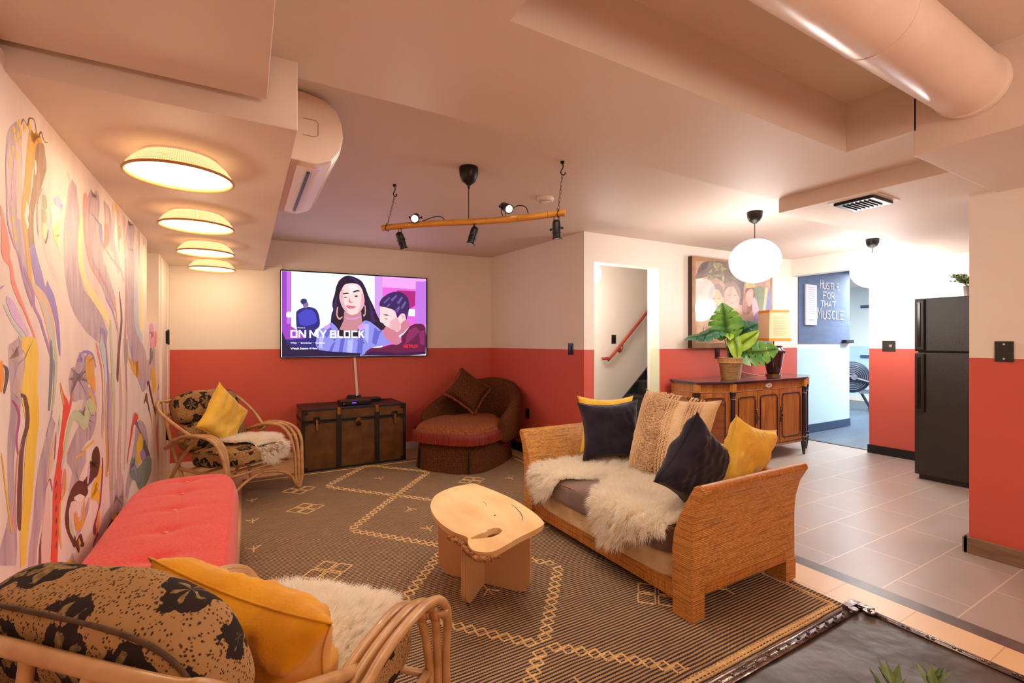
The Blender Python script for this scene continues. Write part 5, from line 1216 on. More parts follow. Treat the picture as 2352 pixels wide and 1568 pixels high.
# ================================================================ sheepskins
def fur(name, label, skin_pts, skin_faces, samples, parent_loc=(0, 0, 0), L=0.045, n=9000, rz=0, seed=0, flow=(0, 0, -1), wid=0.0011, group='white sheepskins'):
    """skin: small mesh; samples: list of (point, normal, flowdir)"""
    t = thing(name, label, 'sheepskin', parent_loc, rz, group)
    mb = MB(); mb.add(skin_pts, skin_faces); mb.open = True; mb.build('hide', 'wool_skin', t, smooth=True)
    rg = np.random.default_rng(seed)
    P = np.array([s_[0] for s_ in samples]); Nn = np.array([s_[1] for s_ in samples]); Fl = np.array([s_[2] for s_ in samples])
    k = len(P)
    # clumps pull neighbouring hairs together
    nc = max(8, k // 28); cid = rg.integers(0, k, nc); C = P[cid]
    idx = np.zeros(k, int)
    for i in range(0, k, 2000):
        dd = ((P[i:i + 2000, None, :] - C[None]) ** 2).sum(-1); idx[i:i + 2000] = dd.argmin(1)
    Lk = L * (0.7 + 0.5 * rg.random(k)); cl = rg.normal(0, 1, (nc, 3)) * 0.28
    dirv = Nn * 0.75 + Fl * 0.55 + cl[idx] + rg.normal(0, 0.16, (k, 3)); dirv /= np.linalg.norm(dirv, axis=1)[:, None]
    mid = P + dirv * (Lk * 0.5)[:, None]
    bend = Fl * 0.35 + np.array([0, 0, -0.5]); 
    tip = mid + (dirv * 0.75 + bend * 0.5) * (Lk * 0.55)[:, None]
    tip = tip * 0.86 + (C[idx] + (dirv * Lk[:, None])) * 0.14 
    side = np.cross(dirv, rg.normal(0, 1, (k, 3))); side /= np.linalg.norm(side, axis=1)[:, None] + 1e-9; side *= wid
    V = np.empty((k, 5, 3)); V[:, 0] = P - side; V[:, 1] = P + side; V[:, 2] = mid - side * 0.9; V[:, 3] = mid + side * 0.9; V[:, 4] = tip
    base = (np.arange(k) * 5)[:, None]
    me = bpy.data.meshes.new('fleece')
    q = (base + np.array([0, 1, 3, 2])); tr = (base + np.array([2, 3, 4]))
    me.vertices.add(k * 5); me.vertices.foreach_set('co', V.reshape(-1))
    me.loops.add(k * 7); me.loops.foreach_set('vertex_index', np.concatenate([q, tr], 1).reshape(-1).astype(np.int32))
    me.polygons.add(k * 2); ls = np.empty((k, 2), np.int32); ls[:, 0] = np.arange(k) * 7; ls[:, 1] = ls[:, 0] + 4
    me.polygons.foreach_set('loop_start', ls.reshape(-1)); 
    me.update(calc_edges=True); me.validate()
    me.materials.append(MATS['wool']); me.polygons.foreach_set('use_smooth', [True] * len(me.polygons))
    o = bpy.data.objects.new('fleece', me); COL.objects.link(o); o.parent = t
    return t
def inside(poly, x, y):
    c = False; n = len(poly); j = n - 1
    for i in range(n):
        if (poly[i][1] > y) != (poly[j][1] > y) and x < (poly[j][0] - poly[i][0]) * (y - poly[i][1]) / (poly[j][1] - poly[i][1]) + poly[i][0]: c = not c
        j = i
    return c
def drape(name, label, poly, surf, n, L, seed, loc=(0, 0, 0), rz=0, flowfn=None, wid=0.0011):
    """poly in the (s,t) plane of the hide, surf(s,t)->(point, normal)"""
    rr = random.Random(seed); xs = [p[0] for p in poly]; ys = [p[1] for p in poly]
    cx, cy = sum(xs) / len(xs), sum(ys) / len(ys)
    samples = []
    while len(samples) < n:
        x = rr.uniform(min(xs), max(xs)); y = rr.uniform(min(ys), max(ys))
        if not inside(poly, x, y): continue
        p, nn_ = surf(x, y); e = 0.01
        px_, _ = surf(x + e, y); py_, _ = surf(x, y + e)
        fx, fy = (x - cx), (y - cy); m_ = math.hypot(fx, fy) + 1e-6
        fl = ((px_ - p) * fx + (py_ - p) * fy) / (e * m_) * min(1, m_ / 0.15)
        samples.append((tuple(p), tuple(nn_), tuple(fl)))
    G = 30; vs = []; fs = []; ids = {}
    x0, x1, y0, y1 = min(xs), max(xs), min(ys), max(ys)
    for i in range(G + 1):
        for j in range(G + 1):
            x = x0 + (x1 - x0) * i / G; y = y0 + (y1 - y0) * j / G
            if inside(poly, x, y): ids[(i, j)] = len(vs); vs.append(tuple(surf(x, y)[0]))
    for i in range(G):
        for j in range(G):
            q = [(i, j), (i + 1, j), (i + 1, j + 1), (i, j + 1)]
            if all(k in ids for k in q): fs.append(tuple(ids[k] for k in q))
    return fur(name, label, vs, fs, samples, loc, L, n, rz, seed, wid=wid)

# ================================================================ rattan armchairs
def rattan_chair(name, label, loc, rz, seed):
    t = thing(name, label, 'armchair', loc, rz, 'rattan armchairs with leaf print cushions')
    R = 0.0135
    for sg in (-1, 1):
        # three parallel hoops make each arm and run down to the front foot
        for i in range(3):
            x = sg * (0.292 + 0.034 * i); xf = sg * (0.300 + 0.020 * i); k = 0.024 * i
            path = bez([(sg * 0.30, -0.43 + 0.02 * i, 0.395 + 0.01 * i), (x, -0.22, 0.475 + 0.008 * i), (x, -0.02, 0.528 + 0.006 * i), (x, 0.16 + k, 0.525), (x, 0.275 + k, 0.44), (xf, 0.325 + k * 0.8, 0.27), (xf, 0.335 + k * 0.6, 0.10), (sg * 0.315, 0.345 + k * 0.3, 0.0)], 7)
            mb = MB(); mb.tube(path, R, 10); mb.build('arm_hoop', 'rattan_pole', t, smooth=True)
        for q0, q1 in (((sg * 0.285, 0.262, 0.445), (sg * 0.375, 0.30, 0.445)), ((sg * 0.285, -0.14, 0.487), (sg * 0.37, -0.13, 0.499))):
            mb = MB(); mb.tube([q0, q1], R * 0.8, 8); mb.build('arm_spacer', 'rattan_pole', t, smooth=True)
        for (bx, by, bz) in ((0.305, 0.268, 0.444), (0.34, 0.285, 0.444), (0.318, -0.135, 0.492), (0.348, -0.132, 0.497)):
            mb = MB(); mb.tube([(sg * (bx - 0.012), by, bz), (sg * (bx + 0.012), by, bz)], R * 1.25, 10); mb.build('binding', 'rattan_binding', t, smooth=True)
        # rear leg, crossing brace and lower arch
        mb = MB(); mb.tube(bez([(sg * 0.30, -0.02, 0.515), (sg * 0.30, -0.20, 0.36), (sg * 0.30, -0.36, 0.16), (sg * 0.30, -0.45, 0.0)], 6), R, 10); mb.build('rear_leg', 'rattan_pole', t, smooth=True)
        mb = MB(); mb.tube(bez([(sg * 0.285, -0.49, 0.765), (sg * 0.285, -0.44, 0.60), (sg * 0.285, -0.34, 0.36), (sg * 0.285, -0.25, 0.2), (sg * 0.29, -0.20, 0.0)], 6), R, 10); mb.build('back_leg', 'rattan_pole', t, smooth=True)
        mb = MB(); mb.tube(bez([(sg * 0.31, 0.335, 0.02), (sg * 0.24, 0.33, 0.13), (sg * 0.12, 0.32, 0.19), (0, 0.31, 0.21)], 6), R * 0.9, 8); mb.build('front_arch', 'rattan_pole', t, smooth=True)
        mb = MB(); mb.tube(bez([(sg * 0.30, 0.33, 0.24), (sg * 0.29, 0.05, 0.235), (sg * 0.285, -0.30, 0.25)], 6), R, 10); mb.build('seat_rail', 'rattan_pole', t, smooth=True)
    # back frame: outer hoop, top rail and inner arches
    mb = MB(); mb.tube(bez([(-0.30, -0.05, 0.50), (-0.345, -0.22, 0.60), (-0.36, -0.40, 0.70), (-0.33, -0.475, 0.755), (-0.27, -0.49, 0.768), (0, -0.495, 0.772), (0.27, -0.49, 0.768), (0.33, -0.475, 0.765), (0.36, -0.40, 0.70), (0.345, -0.22, 0.60), (0.30, -0.05, 0.50)], 6), R, 10); mb.build('back_hoop', 'rattan_pole', t, smooth=True)
    for z, y in ((0.66, -0.475), (0.34, -0.34)):
        mb = MB(); mb.tube([(-0.285, y, z), (0.285, y, z)], R, 10); mb.build('back_rail', 'rattan_pole', t, smooth=True)
    for x in (-0.14, 0.0, 0.14):
        mb = MB(); mb.tube(bez([(x, -0.495, 0.77), (x * 0.8, -0.485, 0.66), (x, -0.35, 0.34)], 6), R * 0.8, 8); mb.build('back_spindle', 'rattan_pole', t, smooth=True)
        mb = MB(); mb.tube([(x * 0.8 - 0.014, -0.478, 0.66), (x * 0.8 + 0.014, -0.478, 0.66)], R * 1.3, 10); mb.build('binding', 'rattan_binding', t, smooth=True)
    for y in (-0.2, 0.0, 0.2, 0.31):
        mb = MB(); mb.tube([(-0.29, y, 0.24), (0.29, y, 0.24)], R * 0.8, 8); mb.build('cross_bar', 'rattan_pole', t, smooth=True)
    # cushions
    mb = MB(); M = Matrix.Translation((0, 0.065, 0.345)) @ Matrix.Rotation(0.09, 4, 'X'); mb.puff((0, 0, 0), (0.55, 0.63, 0.16), 4.2, 18, M=M, amp=0.012, seed=seed)
    sc_ = mb.build('seat_cushion', 'leaf_print_fabric', t, smooth=True, weld=0.0005)
    mb = MB()
    for (yy_, zz_, tilt, hh_) in ((-0.285, 0.475, 0.34, 0.24), (-0.375, 0.705, 0.32, 0.275)):
        M = Matrix.Translation((0, yy_, zz_)) @ Matrix.Rotation(tilt, 4, 'X'); mb.puff((0, 0, 0), (0.545, 0.17, hh_), 3.6, 18, M=M, amp=0.012, seed=seed + zz_)
    bc = mb.build('back_cushion', 'leaf_print_fabric', t, smooth=True, weld=0.0005)
    mb = MB()
    M = Matrix.Translation((0, -0.375, 0.705)) @ Matrix.Rotation(0.32, 4, 'X')
    def ringpt(a_): 
        c_, s_ = math.cos(a_), math.sin(a_); k = 3.6; L_ = (abs(c_) ** k + abs(s_) ** k) ** (1 / k); return M @ Vector((0.266 * c_ / L_, -0.052, 0.131 * s_ / L_))
    mb.tube([ringpt(2 * PI * i / 60) for i in range(60)], 0.004, 6, True); mb.build('cushion_piping', 'piping_brown', bc, smooth=True)
    mb = MB(); M = Matrix.Translation((0, 0.065, 0.345)) @ Matrix.Rotation(0.09, 4, 'X')
    def rp2(a_): 
        c_, s_ = math.cos(a_), math.sin(a_); k = 4.2; L_ = (abs(c_) ** k + abs(s_) ** k) ** (1 / k); return M @ Vector((0.268 * c_ / L_, 0.296 * s_ / L_, 0.045))
    mb.tube([rp2(2 * PI * i / 60) for i in range(60)], 0.004, 6, True); mb.build('cushion_piping', 'piping_brown', sc_, smooth=True)
    return t
C1 = (0.05, 1.365, 0.009); A1 = math.radians(-45)
C2 = (-0.07, 4.50, 0.009); A2 = math.radians(-143)
rattan_chair('rattan_armchair', 'rattan armchair seen from behind, closest to the camera', C1, A1, 1)
rattan_chair('rattan_armchair', 'rattan armchair in the far left corner beside the trunk', C2, A2, 2)
def chairM(c, a): return Matrix.Translation(c) @ Matrix.Rotation(a, 4, 'Z')
def chair_surf(s, y):
    # s across the seat, y forward; bends over the front edge
    if y < 0.31: p = Vector((s, y, 0.438 + 0.07 * y + 0.012 * math.cos(s * 5) - 0.02 * max(0, (y - 0.22) / 0.09) ** 2)); n = Vector((0, 0.1, 1))
    else: p = Vector((s, 0.350 + 0.02 * min(1, (y - 0.31) / 0.06), 0.425 - (y - 0.31))); n = Vector((0, 1, 0.25))
    if 0.27 < y < 0.35: n = Vector((0, 0.7, 0.8))
    return p, n.normalized()
rr = random.Random(2)
def blob(cx, cy, rx, ry, n=26, amp=0.12, k=2.6, seed=1):
    r_ = random.Random(seed); ph = [r_.random() * 6 for _ in range(4)]; out = []
    for i in range(n):
        a_ = 2 * PI * i / n; c_, s_ = math.cos(a_), math.sin(a_); L_ = (abs(c_) ** k + abs(s_) ** k) ** (1 / k)
        f = 1 + amp * (0.5 * math.sin(3 * a_ + ph[0]) + 0.4 * math.sin(5 * a_ + ph[1]) + 0.3 * math.sin(8 * a_ + ph[2]))
        out.append((cx + rx * c_ / L_ * f, cy + ry * s_ / L_ * f))
    return out
drape('sheepskin', 'white sheepskin on the seat of the near rattan armchair', blob(0.0, 0.085, 0.245, 0.285, seed=5, amp=0.07), chair_surf, 30000, 0.05, 11, C1, A1, wid=0.0008)
drape('sheepskin', 'white sheepskin draped over the seat of the far rattan armchair', blob(-0.05, 0.13, 0.17, 0.30, seed=9, amp=0.12), chair_surf, 16000, 0.045, 12, C2, A2)
M1 = chairM(C1, A1); M2 = chairM(C2, A2)
pillow('throw_pillow', 'mustard pillow leaning on the back of the near rattan armchair', 'pillow', 'mustard_linen', M1 @ axes((0.07, -0.135, 0.575), (1, 0.06, -0.20), (0.20, -0.42, 1)), 0.46, 0.36, 0.17, 3, 'yellow pillows', wr=0.011)
pillow('throw_pillow', 'yellow pillow set on its corner in the far rattan armchair', 'pillow', 'yellow_linen', M2 @ axes((0.02, -0.13, 0.62), (0.74, 0.18, 0.66), (-0.62, -0.25, 0.76)), 0.43, 0.43, 0.13, 5, 'yellow pillows', wr=0.007)

# ================================================================ coral bench along the mural
t = thing('upholstered_bench', 'long coral red bench with a tufted top along the painted wall', 'bench', (-0.298, 2.58, 0.0))
mb = MB()
def bench_top(u, v):
    a, b = 2 * u - 1, 2 * v - 1; k = 7
    L_ = (abs(a) ** k + abs(b) ** k) ** (1 / k) if (a or b) else 1; m_ = max(abs(a), abs(b)); f = m_ / L_ if L_ else 1
    x, y = a * f * 0.252, b * f * 0.86
    e = max(abs(a), abs(b)); z = 0.445 + 0.022 * (1 - abs(a) ** 3) - 0.055 * max(0, (e - 0.90) / 0.10) ** 2.2
    for by in TUFT: 
        d2 = ((x - 0.0) / 0.05) ** 2 + ((y - by) / 0.045) ** 2; z -= 0.012 * math.exp(-d2) + 0.004 * math.exp(-((y - by) / 0.03) ** 2) * (1 - abs(a))
    z += 0.002 * noise.noise(Vector((x * 9, y * 9, 0)))
    return Vector((x, y, z))
TUFT = [-0.72, -0.42, -0.12, 0.18, 0.46, 0.70]
mb.grid(bench_top, 50, 120)
ring = []
def rim(z, grow, n=120):
    out = []
    for i in range(n):
        a_ = 2 * PI * i / n; c_, s_ = math.cos(a_), math.sin(a_); q_ = 1 / max(abs(c_), abs(s_)); a2, b2 = c_ * q_, s_ * q_; k = 7; L_ = (abs(a2) ** k + abs(b2) ** k) ** (1 / k); out.append((a2 / L_ * (0.252 + grow), b2 / L_ * (0.86 + grow), z))
    return out
lv = [(0.392, -0.0005), (0.375, 0.005), (0.34, 0.010), (0.30, 0.006), (0.27, -0.004), (0.262, -0.02)]
vs = []; 
for z, g_ in lv: vs += rim(z, g_)
mb.add(vs, [(i * 120 + j, i * 120 + (j + 1) % 120, (i + 1) * 120 + (j + 1) % 120, (i + 1) * 120 + j) for i in range(len(lv) - 1) for j in range(120)])
mb.open = True
sc_ = mb.build('seat_pad', 'coral_fabric', t, smooth=True)
for by in TUFT:
    mb = MB(); mb.sphere((0.0, by, 0.4555), 0.008, 10, 6, sc=(1.3, 0.8, 0.5)); mb.build('tuft_button', 'button_thread', sc_, smooth=True)
mb = MB(); mb.box(-0.24, 0.24, -0.83, 0.83, 0.13, 0.265); mb.build('base', 'coral_fabric', t, bevel=0.01)
for x in (-0.2, 0.2):
    for y in (-0.78, 0.78): mb = MB(); mb.cyl((x, y, 0.0), (x, y, 0.14), 0.018, 0.026, 14); mb.build('leg', 'black_wood', t, smooth=True)

# ================================================================ rug
t_rug = None
mb = MB()
X0, X1, Y0, Y1 = -0.03, 2.495, 1.09, 4.92
NX, NY = 40, 56
def rugp(u, v):
    x = X0 + (X1 - X0) * u; y = Y0 + (Y1 - Y0) * v
    e = 0.012 * noise.noise(Vector((0, y * 1.1, 3))) if u == 1 else 0
    xx = x + (0.10 * v) * u + e
    return Vector((xx, y, 0.006 + 0.003 * (noise.noise(Vector((x * 1.6, y * 1.6, 0))) + 0.5)))
mb.grid(rugp, NX, NY, 0)
n0 = len(mb.v)
edge = [(i, 0) for i in range(NX)] + [(NX - 1, j) for j in range(1, NY)] + [(i, NY - 1) for i in range(NX - 2, -1, -1)] + [(0, j) for j in range(NY - 2, 0, -1)]
vs = []
for i, j in edge: p = mb.v[i * NY + j]; vs += [p, (p[0], p[1], 0.0005)]
m_ = len(edge); mb.add(vs, [(2 * i, 2 * ((i + 1) % m_), 2 * ((i + 1) % m_) + 1, 2 * i + 1) for i in range(m_)], 0)
def rz_(x, y): return 0.0062 + 0.003 * (noise.noise(Vector((x * 1.6, y * 1.6, 0))) + 0.5)
def yarn(pts, w=0.010, h=0.0035):
    """flat raised yarn ribbon lying on the weave"""
    P = [Vector((p[0], p[1])) for p in pts]
    for a_, b_ in zip(P[:-1], P[1:]):
        d = (b_ - a_); L_ = d.length
        if L_ < 1e-4: continue
        d /= L_; n = Vector((-d.y, d.x)) * w / 2; k = max(1, int(L_ / 0.03))
        for i in range(k):
            p, q = a_ + d * (L_ * i / k), a_ + d * (L_ * (i + 1) / k)
            za, zb = rz_(p.x, p.y), rz_(q.x, q.y)
            vs = [(p.x + n.x, p.y + n.y, za), (p.x, p.y, za + h), (p.x - n.x, p.y - n.y, za), (q.x + n.x, q.y + n.y, zb), (q.x, q.y, zb + h), (q.x - n.x, q.y - n.y, zb)]
            mb.add(vs, [(0, 3, 4, 1), (1, 4, 5, 2)], 1)
def diam(cx, cy, r, ry=None, w=0.008):
    ry = ry or r; yarn([(cx - r, cy), (cx, cy + ry), (cx + r, cy), (cx, cy - ry), (cx - r, cy)], w)
def chain(a_, b_, step=0.052, r=0.030):
    a_ = Vector(a_); b_ = Vector(b_); n = max(2, int((b_ - a_).length / step)); sgn = 1 if (b_ - a_).x * (b_ - a_).y > 0 else -1
    for i in range(n):
        c = a_.lerp(b_, (i + 0.5) / n); 
        # leaning parallelogram links woven along the diagonal
        h_ = step * 0.40; q_ = h_ * 0.75
        yarn([(c.x - h_ - q_, c.y - sgn * h_), (c.x + h_, c.y - sgn * h_), (c.x + h_, c.y + sgn * h_)], 0.009)
        yarn([(c.x + h_ + q_, c.y + sgn * h_), (c.x - h_, c.y + sgn * h_), (c.x - h_, c.y - sgn * h_)], 0.009)
cxm = 1.07; amp = 0.45; yc = [4.86, 3.79, 2.70, 1.62]
for i in range(3):
    ya, yb = yc[i], yc[i + 1]; ym = (ya + yb) / 2
    for sg in (-1, 1):
        chain((cxm + sg * 0.02, ya - 0.02), (cxm + sg * amp, ym + 0.02)); chain((cxm + sg * amp, ym - 0.02), (cxm + sg * 0.02, yb + 0.02))
for sg in (-1, 1): chain((cxm + sg * 0.02, 1.60), (cxm + sg * 0.40, 1.23))
def motif4(cx, cy, r=0.07):
    for dx, dy in ((0, r), (0, -r), (r * 1.05, 0), (-r * 1.05, 0)): diam(cx + dx, cy + dy, r * 0.86, r * 0.86)
for y in (4.35, 3.86, 2.75, 1.65): motif4(0.39, y - 0.02 if y < 4.3 else y, 0.068)
for y in (3.86, 2.75, 1.66): motif4(1.78, y, 0.068)
def sprig(cx, cy, r=0.05, f=1):
    yarn([(cx - r * f, cy), (cx + r * 0.8 * f, cy)], 0.008)
    for k in (0.0, 0.4):
        yarn([(cx + r * (0.8 - k) * f - r * 0.5 * f, cy), (cx + r * f * (0.9 - k), cy + r * 0.7)], 0.007); yarn([(cx + r * (0.8 - k) * f - r * 0.5 * f, cy), (cx + r * f * (0.9 - k), cy - r * 0.7)], 0.007)
def ysprig(cx, cy, r=0.05, f=1):
    yarn([(cx, cy - r * f), (cx, cy + r * 0.9 * f)], 0.008)
    for sg in (-1, 1): yarn([(cx, cy - r * 0.1 * f), (cx + sg * r * 0.8, cy + r * 0.7 * f)], 0.007)
y = 4.25
for y in (4.24, 3.75, 3.24, 2.75, 2.28): ysprig(0.038, y, 0.05)
for y in (3.74, 3.2, 2.6, 2.05, 1.52): ysprig(2.12, y, 0.05)
for y in (4.33, 3.43, 3.01, 2.12, 1.35): ysprig(cxm, y, 0.055, 1 if y in (4.33, 3.01) else -1); 
yarn([(X0 + 0.05, 1.18), (2.455, 1.18)], 0.014); yarn([(X0 + 0.05, 1.163), (2.455, 1.163)], 0.007)
i = 0; xx = X0 + 0.05
while xx < 2.45: yarn([(xx, 1.155), (xx + 0.004, 1.192)], 0.007); xx += 0.022
yarn([(2.455, 1.18), (2.53, 4.36)], 0.013); yarn([(2.435, 1.18), (2.51, 4.36)], 0.006)
yarn([(X0 + 0.05, 4.80), (2.50, 4.80)], 0.012)
mb.open = True
o = mb.build('area_rug', ['rug_weave', 'rug_yarn'], smooth=False)
tag(o, 'large striped woven rug with tan diamond pattern covering the seating area', 'rug')

# ================================================================ coffee table
t = thing('coffee_table', 'pale live edge wood slab coffee table on crossed plywood legs', 'coffee table', (1.08, 2.2, 0.009))
top = [(0.821, 2.287), (0.855, 2.36), (0.903, 2.434), (0.965, 2.485), (1.042, 2.522), (1.115, 2.53), (1.18, 2.515), (1.212, 2.40), (1.232, 2.28), (1.245, 2.16), (1.244, 2.05), (1.235, 1.93), (1.216, 1.838), (1.195, 1.800), (1.120, 1.765), (1.03, 1.735), (0.95, 1.70), (0.88, 1.672), (0.835, 1.675), (0.80, 1.72), (0.808, 1.79), (0.83, 1.845)]
# slot cut into the near edge
slot = [(0.838, 1.832), (0.89, 1.850), (0.935, 1.858), (0.938, 1.872), (0.975, 1.880), (0.998, 1.862), (0.996, 1.832), (0.965, 1.806), (0.92, 1.795), (0.87, 1.808), (0.838, 1.822)]
left_edge = [(0.83, 1.845), (0.803, 1.92), (0.789, 2.01), (0.788, 2.10), (0.80, 2.2)]
outline = bez([(p[0], p[1], 0) for p in top[:-2] + [top[-2], top[-1]] + left_edge[1:]] + [(top[0][0], top[0][1], 0)], 4)[:-1]
OL = [(p.x - 1.08, p.y - 2.2) for p in outline]
SL = [(p[0] - 1.08, p[1] - 2.2) for p in slot]
mb = MB(); zt, zb = 0.415, 0.387
loops = [[Vector((p[0], p[1], 0)) for p in OL], [Vector((p[0], p[1], 0)) for p in SL]]
flatp = OL + SL; n1, n2 = len(OL), len(SL); tris = tessellate_polygon(loops)
vs = [(p[0], p[1], zt) for p in flatp] + [(p[0] * 0.985, p[1] * 0.985, zb) if i < n1 else (p[0], p[1], zb) for i, p in enumerate(flatp)]
N_ = n1 + n2
mb.add(vs, [tuple(tr) for tr in tris] + [tuple(q + N_ for q in reversed(tr)) for tr in tris] + [(i, (i + 1) % n1, (i + 1) % n1 + N_, i + N_) for i in range(n1)] + [(n1 + i, n1 + (i + 1) % n2, n1 + (i + 1) % n2 + N_, n1 + i + N_) for i in range(n2)])
sl = mb.build('slab_top', 'maple_slab', t, bevel=0.003)
mb = MB()
rr = random.Random(4); bark = [(0.783, 1.93), (0.796, 1.86), (0.800, 1.80), (0.792, 1.735), (0.80, 1.70), (0.83, 1.662), (0.885, 1.655)]
bp = bez([(x - 1.08, y - 2.2, 0.394) for x, y in bark], 8)
mb.tube([p + Vector((rr.uniform(-.005, .005), rr.uniform(-.005, .005), rr.uniform(-.004, .004))) for p in bp], [0.006 + rr.random() * 0.007 for _ in bp], 7); mb.build('bark_edge', 'bark', sl, smooth=False)
mb = MB(); mb.tube([(x - 1.08, y - 2.2, zt + 0.0005) for x, y in ((1.195, 2.10), (1.19, 2.04), (1.175, 1.975), (1.155, 1.92), (1.13, 1.885))], [0.0008, 0.0016, 0.002, 0.0016, 0.0006], 5)
mb.tube([(x - 1.08, y - 2.2, zt + 0.0005) for x, y in ((1.09, 2.22), (1.085, 2.18), (1.075, 2.15))], 0.0008, 5); mb.sphere((-0.03, -0.29 + 0.1, zt), 0.004, 8, 5); mb.build('crack', 'dark_crack', sl)
def ply(dirv, half, name):
    d = Vector(dirv).normalized(); n = Vector((-d.y, d.x)); r = 0.07
    pl = []
    for cx_, cz_, a0 in ((-half + r, r, PI), (half - r, r, 1.5 * PI)):
        for i in range(7): a_ = a0 + i * (PI / 2) / 6; pl.append((cx_ + r * math.cos(a_), cz_ + r * math.sin(a_)))
    pl += [(half - 0.0, 0.383 - 0.05), (half - 0.03, 0.383), (-half + 0.03, 0.383), (-half, 0.383 - 0.05)]
    mb = MB()
    M = Matrix(((d.x, n.x, 0, 0), (d.y, n.y, 0, 0), (0, 0, 1, 0), (0, 0, 0, 1)))
    k = len(pl); 
    vs = [M @ Vector((a_, -0.013, z_)) for a_, z_ in pl] + [M @ Vector((a_, 0.013, z_)) for a_, z_ in pl]
    mb.add(vs, [(i, (i + 1) % k, (i + 1) % k + k, i + k) for i in range(k)], 1)
    tr = tessellate_polygon([[Vector((a_, z_, 0)) for a_, z_ in pl]])
    mb.add(vs, [tuple(q) for q in tr] + [tuple(i + k for i in reversed(q)) for q in tr], 0)
    return mb.build(name, ['plywood_face', 'plywood_edge'], t, weld=0.0001)
ply((0.58, -0.81), 0.27, 'leg_panel'); ply((0.73, 0.69), 0.26, 'leg_panel')

# ================================================================ tapestry chaise in the corner
t = thing('chaise_lounge', 'brown tapestry tub chaise with red fringe in the far corner', 'chaise lounge', (2.09, 4.60, 0.009), math.atan2(-0.79, 0.62) + PI)
# local frame: +y is the front (towards the coffee table)
ry = math.atan2(0.79, -0.62); t.rotation_euler = (0, 0, ry)
Wc, Lc = 0.40, 0.57
def foot(a_, grow=0.0, k=3.2):
    """outline: square-ish front with canted corners, round back"""
    c_, s_ = math.cos(a_), math.sin(a_); kk = 3.4 if s_ > 0 else 2.2
    L_ = (abs(c_) ** kk + abs(s_) ** kk) ** (1 / kk); return ((Wc + grow) * c_ / L_, (Lc + grow) * s_ / L_)
n_ = 96
def skirtring(z, g_, amp_=0.0):
    out = []
    for i in range(n_):
        a_ = 2 * PI * i / n_; x, y = foot(a_, g_ + amp_ * math.sin(a_ * 11)); out.append((x, y, z))
    return out
def rings(mb, lv, mi=0, cap_top=False):
    vs = []
    for l_ in lv: vs += skirtring(*l_)
    fs = [(i * n_ + j, i * n_ + (j + 1) % n_, (i + 1) * n_ + (j + 1) % n_, (i + 1) * n_ + j) for i in range(len(lv) - 1) for j in range(n_)]
    if cap_top: fs.append(tuple((len(lv) - 1) * n_ + j for j in range(n_)))
    mb.add(vs, fs, mi)
mb = MB(); rings(mb, [(0.0, 0.022, 0.005), (0.08, 0.016, 0.004), (0.22, 0.004, 0.001), (0.27, 0.0)], cap_top=True); mb.build('skirt', 'tapestry_dark', t, smooth=True, angle=50)
for a_ in (0.95, PI - 0.95):
    x, y = foot(a_, 0.020); mb = MB(); mb.box(x - 0.006, x + 0.006, y - 0.006, y + 0.006, 0.0, 0.20); mb.build('skirt_pleat', 'black_plastic', t)
mb = MB()
def seatp(u, v):
    a_ = 2 * PI * u; r = v; x, y = foot(a_, 0.045 if math.sin(a_) > -0.2 else -0.10); z = 0.415 + 0.035 * (1 - r ** 4) - 0.06 * max(0, (r - 0.86) / 0.14) ** 2
    return Vector((x * r, y * r, z + 0.004 * noise.noise(Vector((x * r * 6, y * r * 6, 0)))))
mb.grid(seatp, 96, 24, closeu=True); rings(mb, [(0.262, 0.01), (0.30, 0.05), (0.355, 0.048)], 0); sc_ = mb.build('seat_cushion', 'tapestry_seat', t, smooth=True)
mb = MB(); vs = []; rows = [(0.382, 0.050), (0.375, 0.056), (0.33, 0.062), (0.275, 0.064)]
a0, a1, m_ = -0.05, PI + 0.05, 150
for z, g_ in rows:
    for i in range(m_ + 1):
        a_ = a0 + (a1 - a0) * i / m_; x, y = foot(a_, g_ + 0.002 * math.sin(i * 2.1)); vs.append((x, y, z + (0.004 * math.sin(i * 1.7) if z < 0.3 else 0)))
mb.add(vs, [(i * (m_ + 1) + j, i * (m_ + 1) + j + 1, (i + 1) * (m_ + 1) + j + 1, (i + 1) * (m_ + 1) + j) for i in range(len(rows) - 1) for j in range(m_)])
fr = mb.build('fringe', 'red_fringe', t, smooth=True, uv=None)
L = fr.data.uv_layers.new(name='UVMap')
for lp in fr.data.loops:
    r_, j = divmod(lp.vertex_index, m_ + 1); L.data[lp.index].uv = (j / m_ * 2.0, r_ * 0.04)
# tub back: arms sweep up to a high rounded back
mb = MB(); U = 72; Vn = 20; a0, a1 = -0.30, PI + 0.30
def tub(u, v):
    s_ = -(u * (a1 - a0) + a0); x, y = foot(s_, 0.045)
    k = math.sin(PI * u); z1 = 0.50 + 0.33 * (math.sin(PI * u) ** 1.3)      # crest height
    th = 0.062 + 0.028 * k
    nx, ny = x / Wc, y / Lc; nl = math.hypot(nx, ny); nx /= nl; ny /= nl
    ph = 2 * PI * v; c_, q_ = math.cos(ph), math.sin(ph); kk = 3.0; L_ = (abs(c_) ** kk + abs(q_) ** kk) ** (1 / kk)
    zc = (0.22 + z1) / 2; hz = (z1 - 0.22) / 2
    end = min(1, min(u, 1 - u) / 0.035) ** 0.5; th2 = th * end; hz2 = hz * (0.55 + 0.45 * end)
    flare = 0.03 * max(0, q_ / L_)
    return Vector((x + nx * (th2 * c_ / L_ + flare), y + ny * (th2 * c_ / L_ + flare), zc + hz2 * q_ / L_))
vs = [tub(i / U, j / 32) for i in range(U + 1) for j in range(32)]
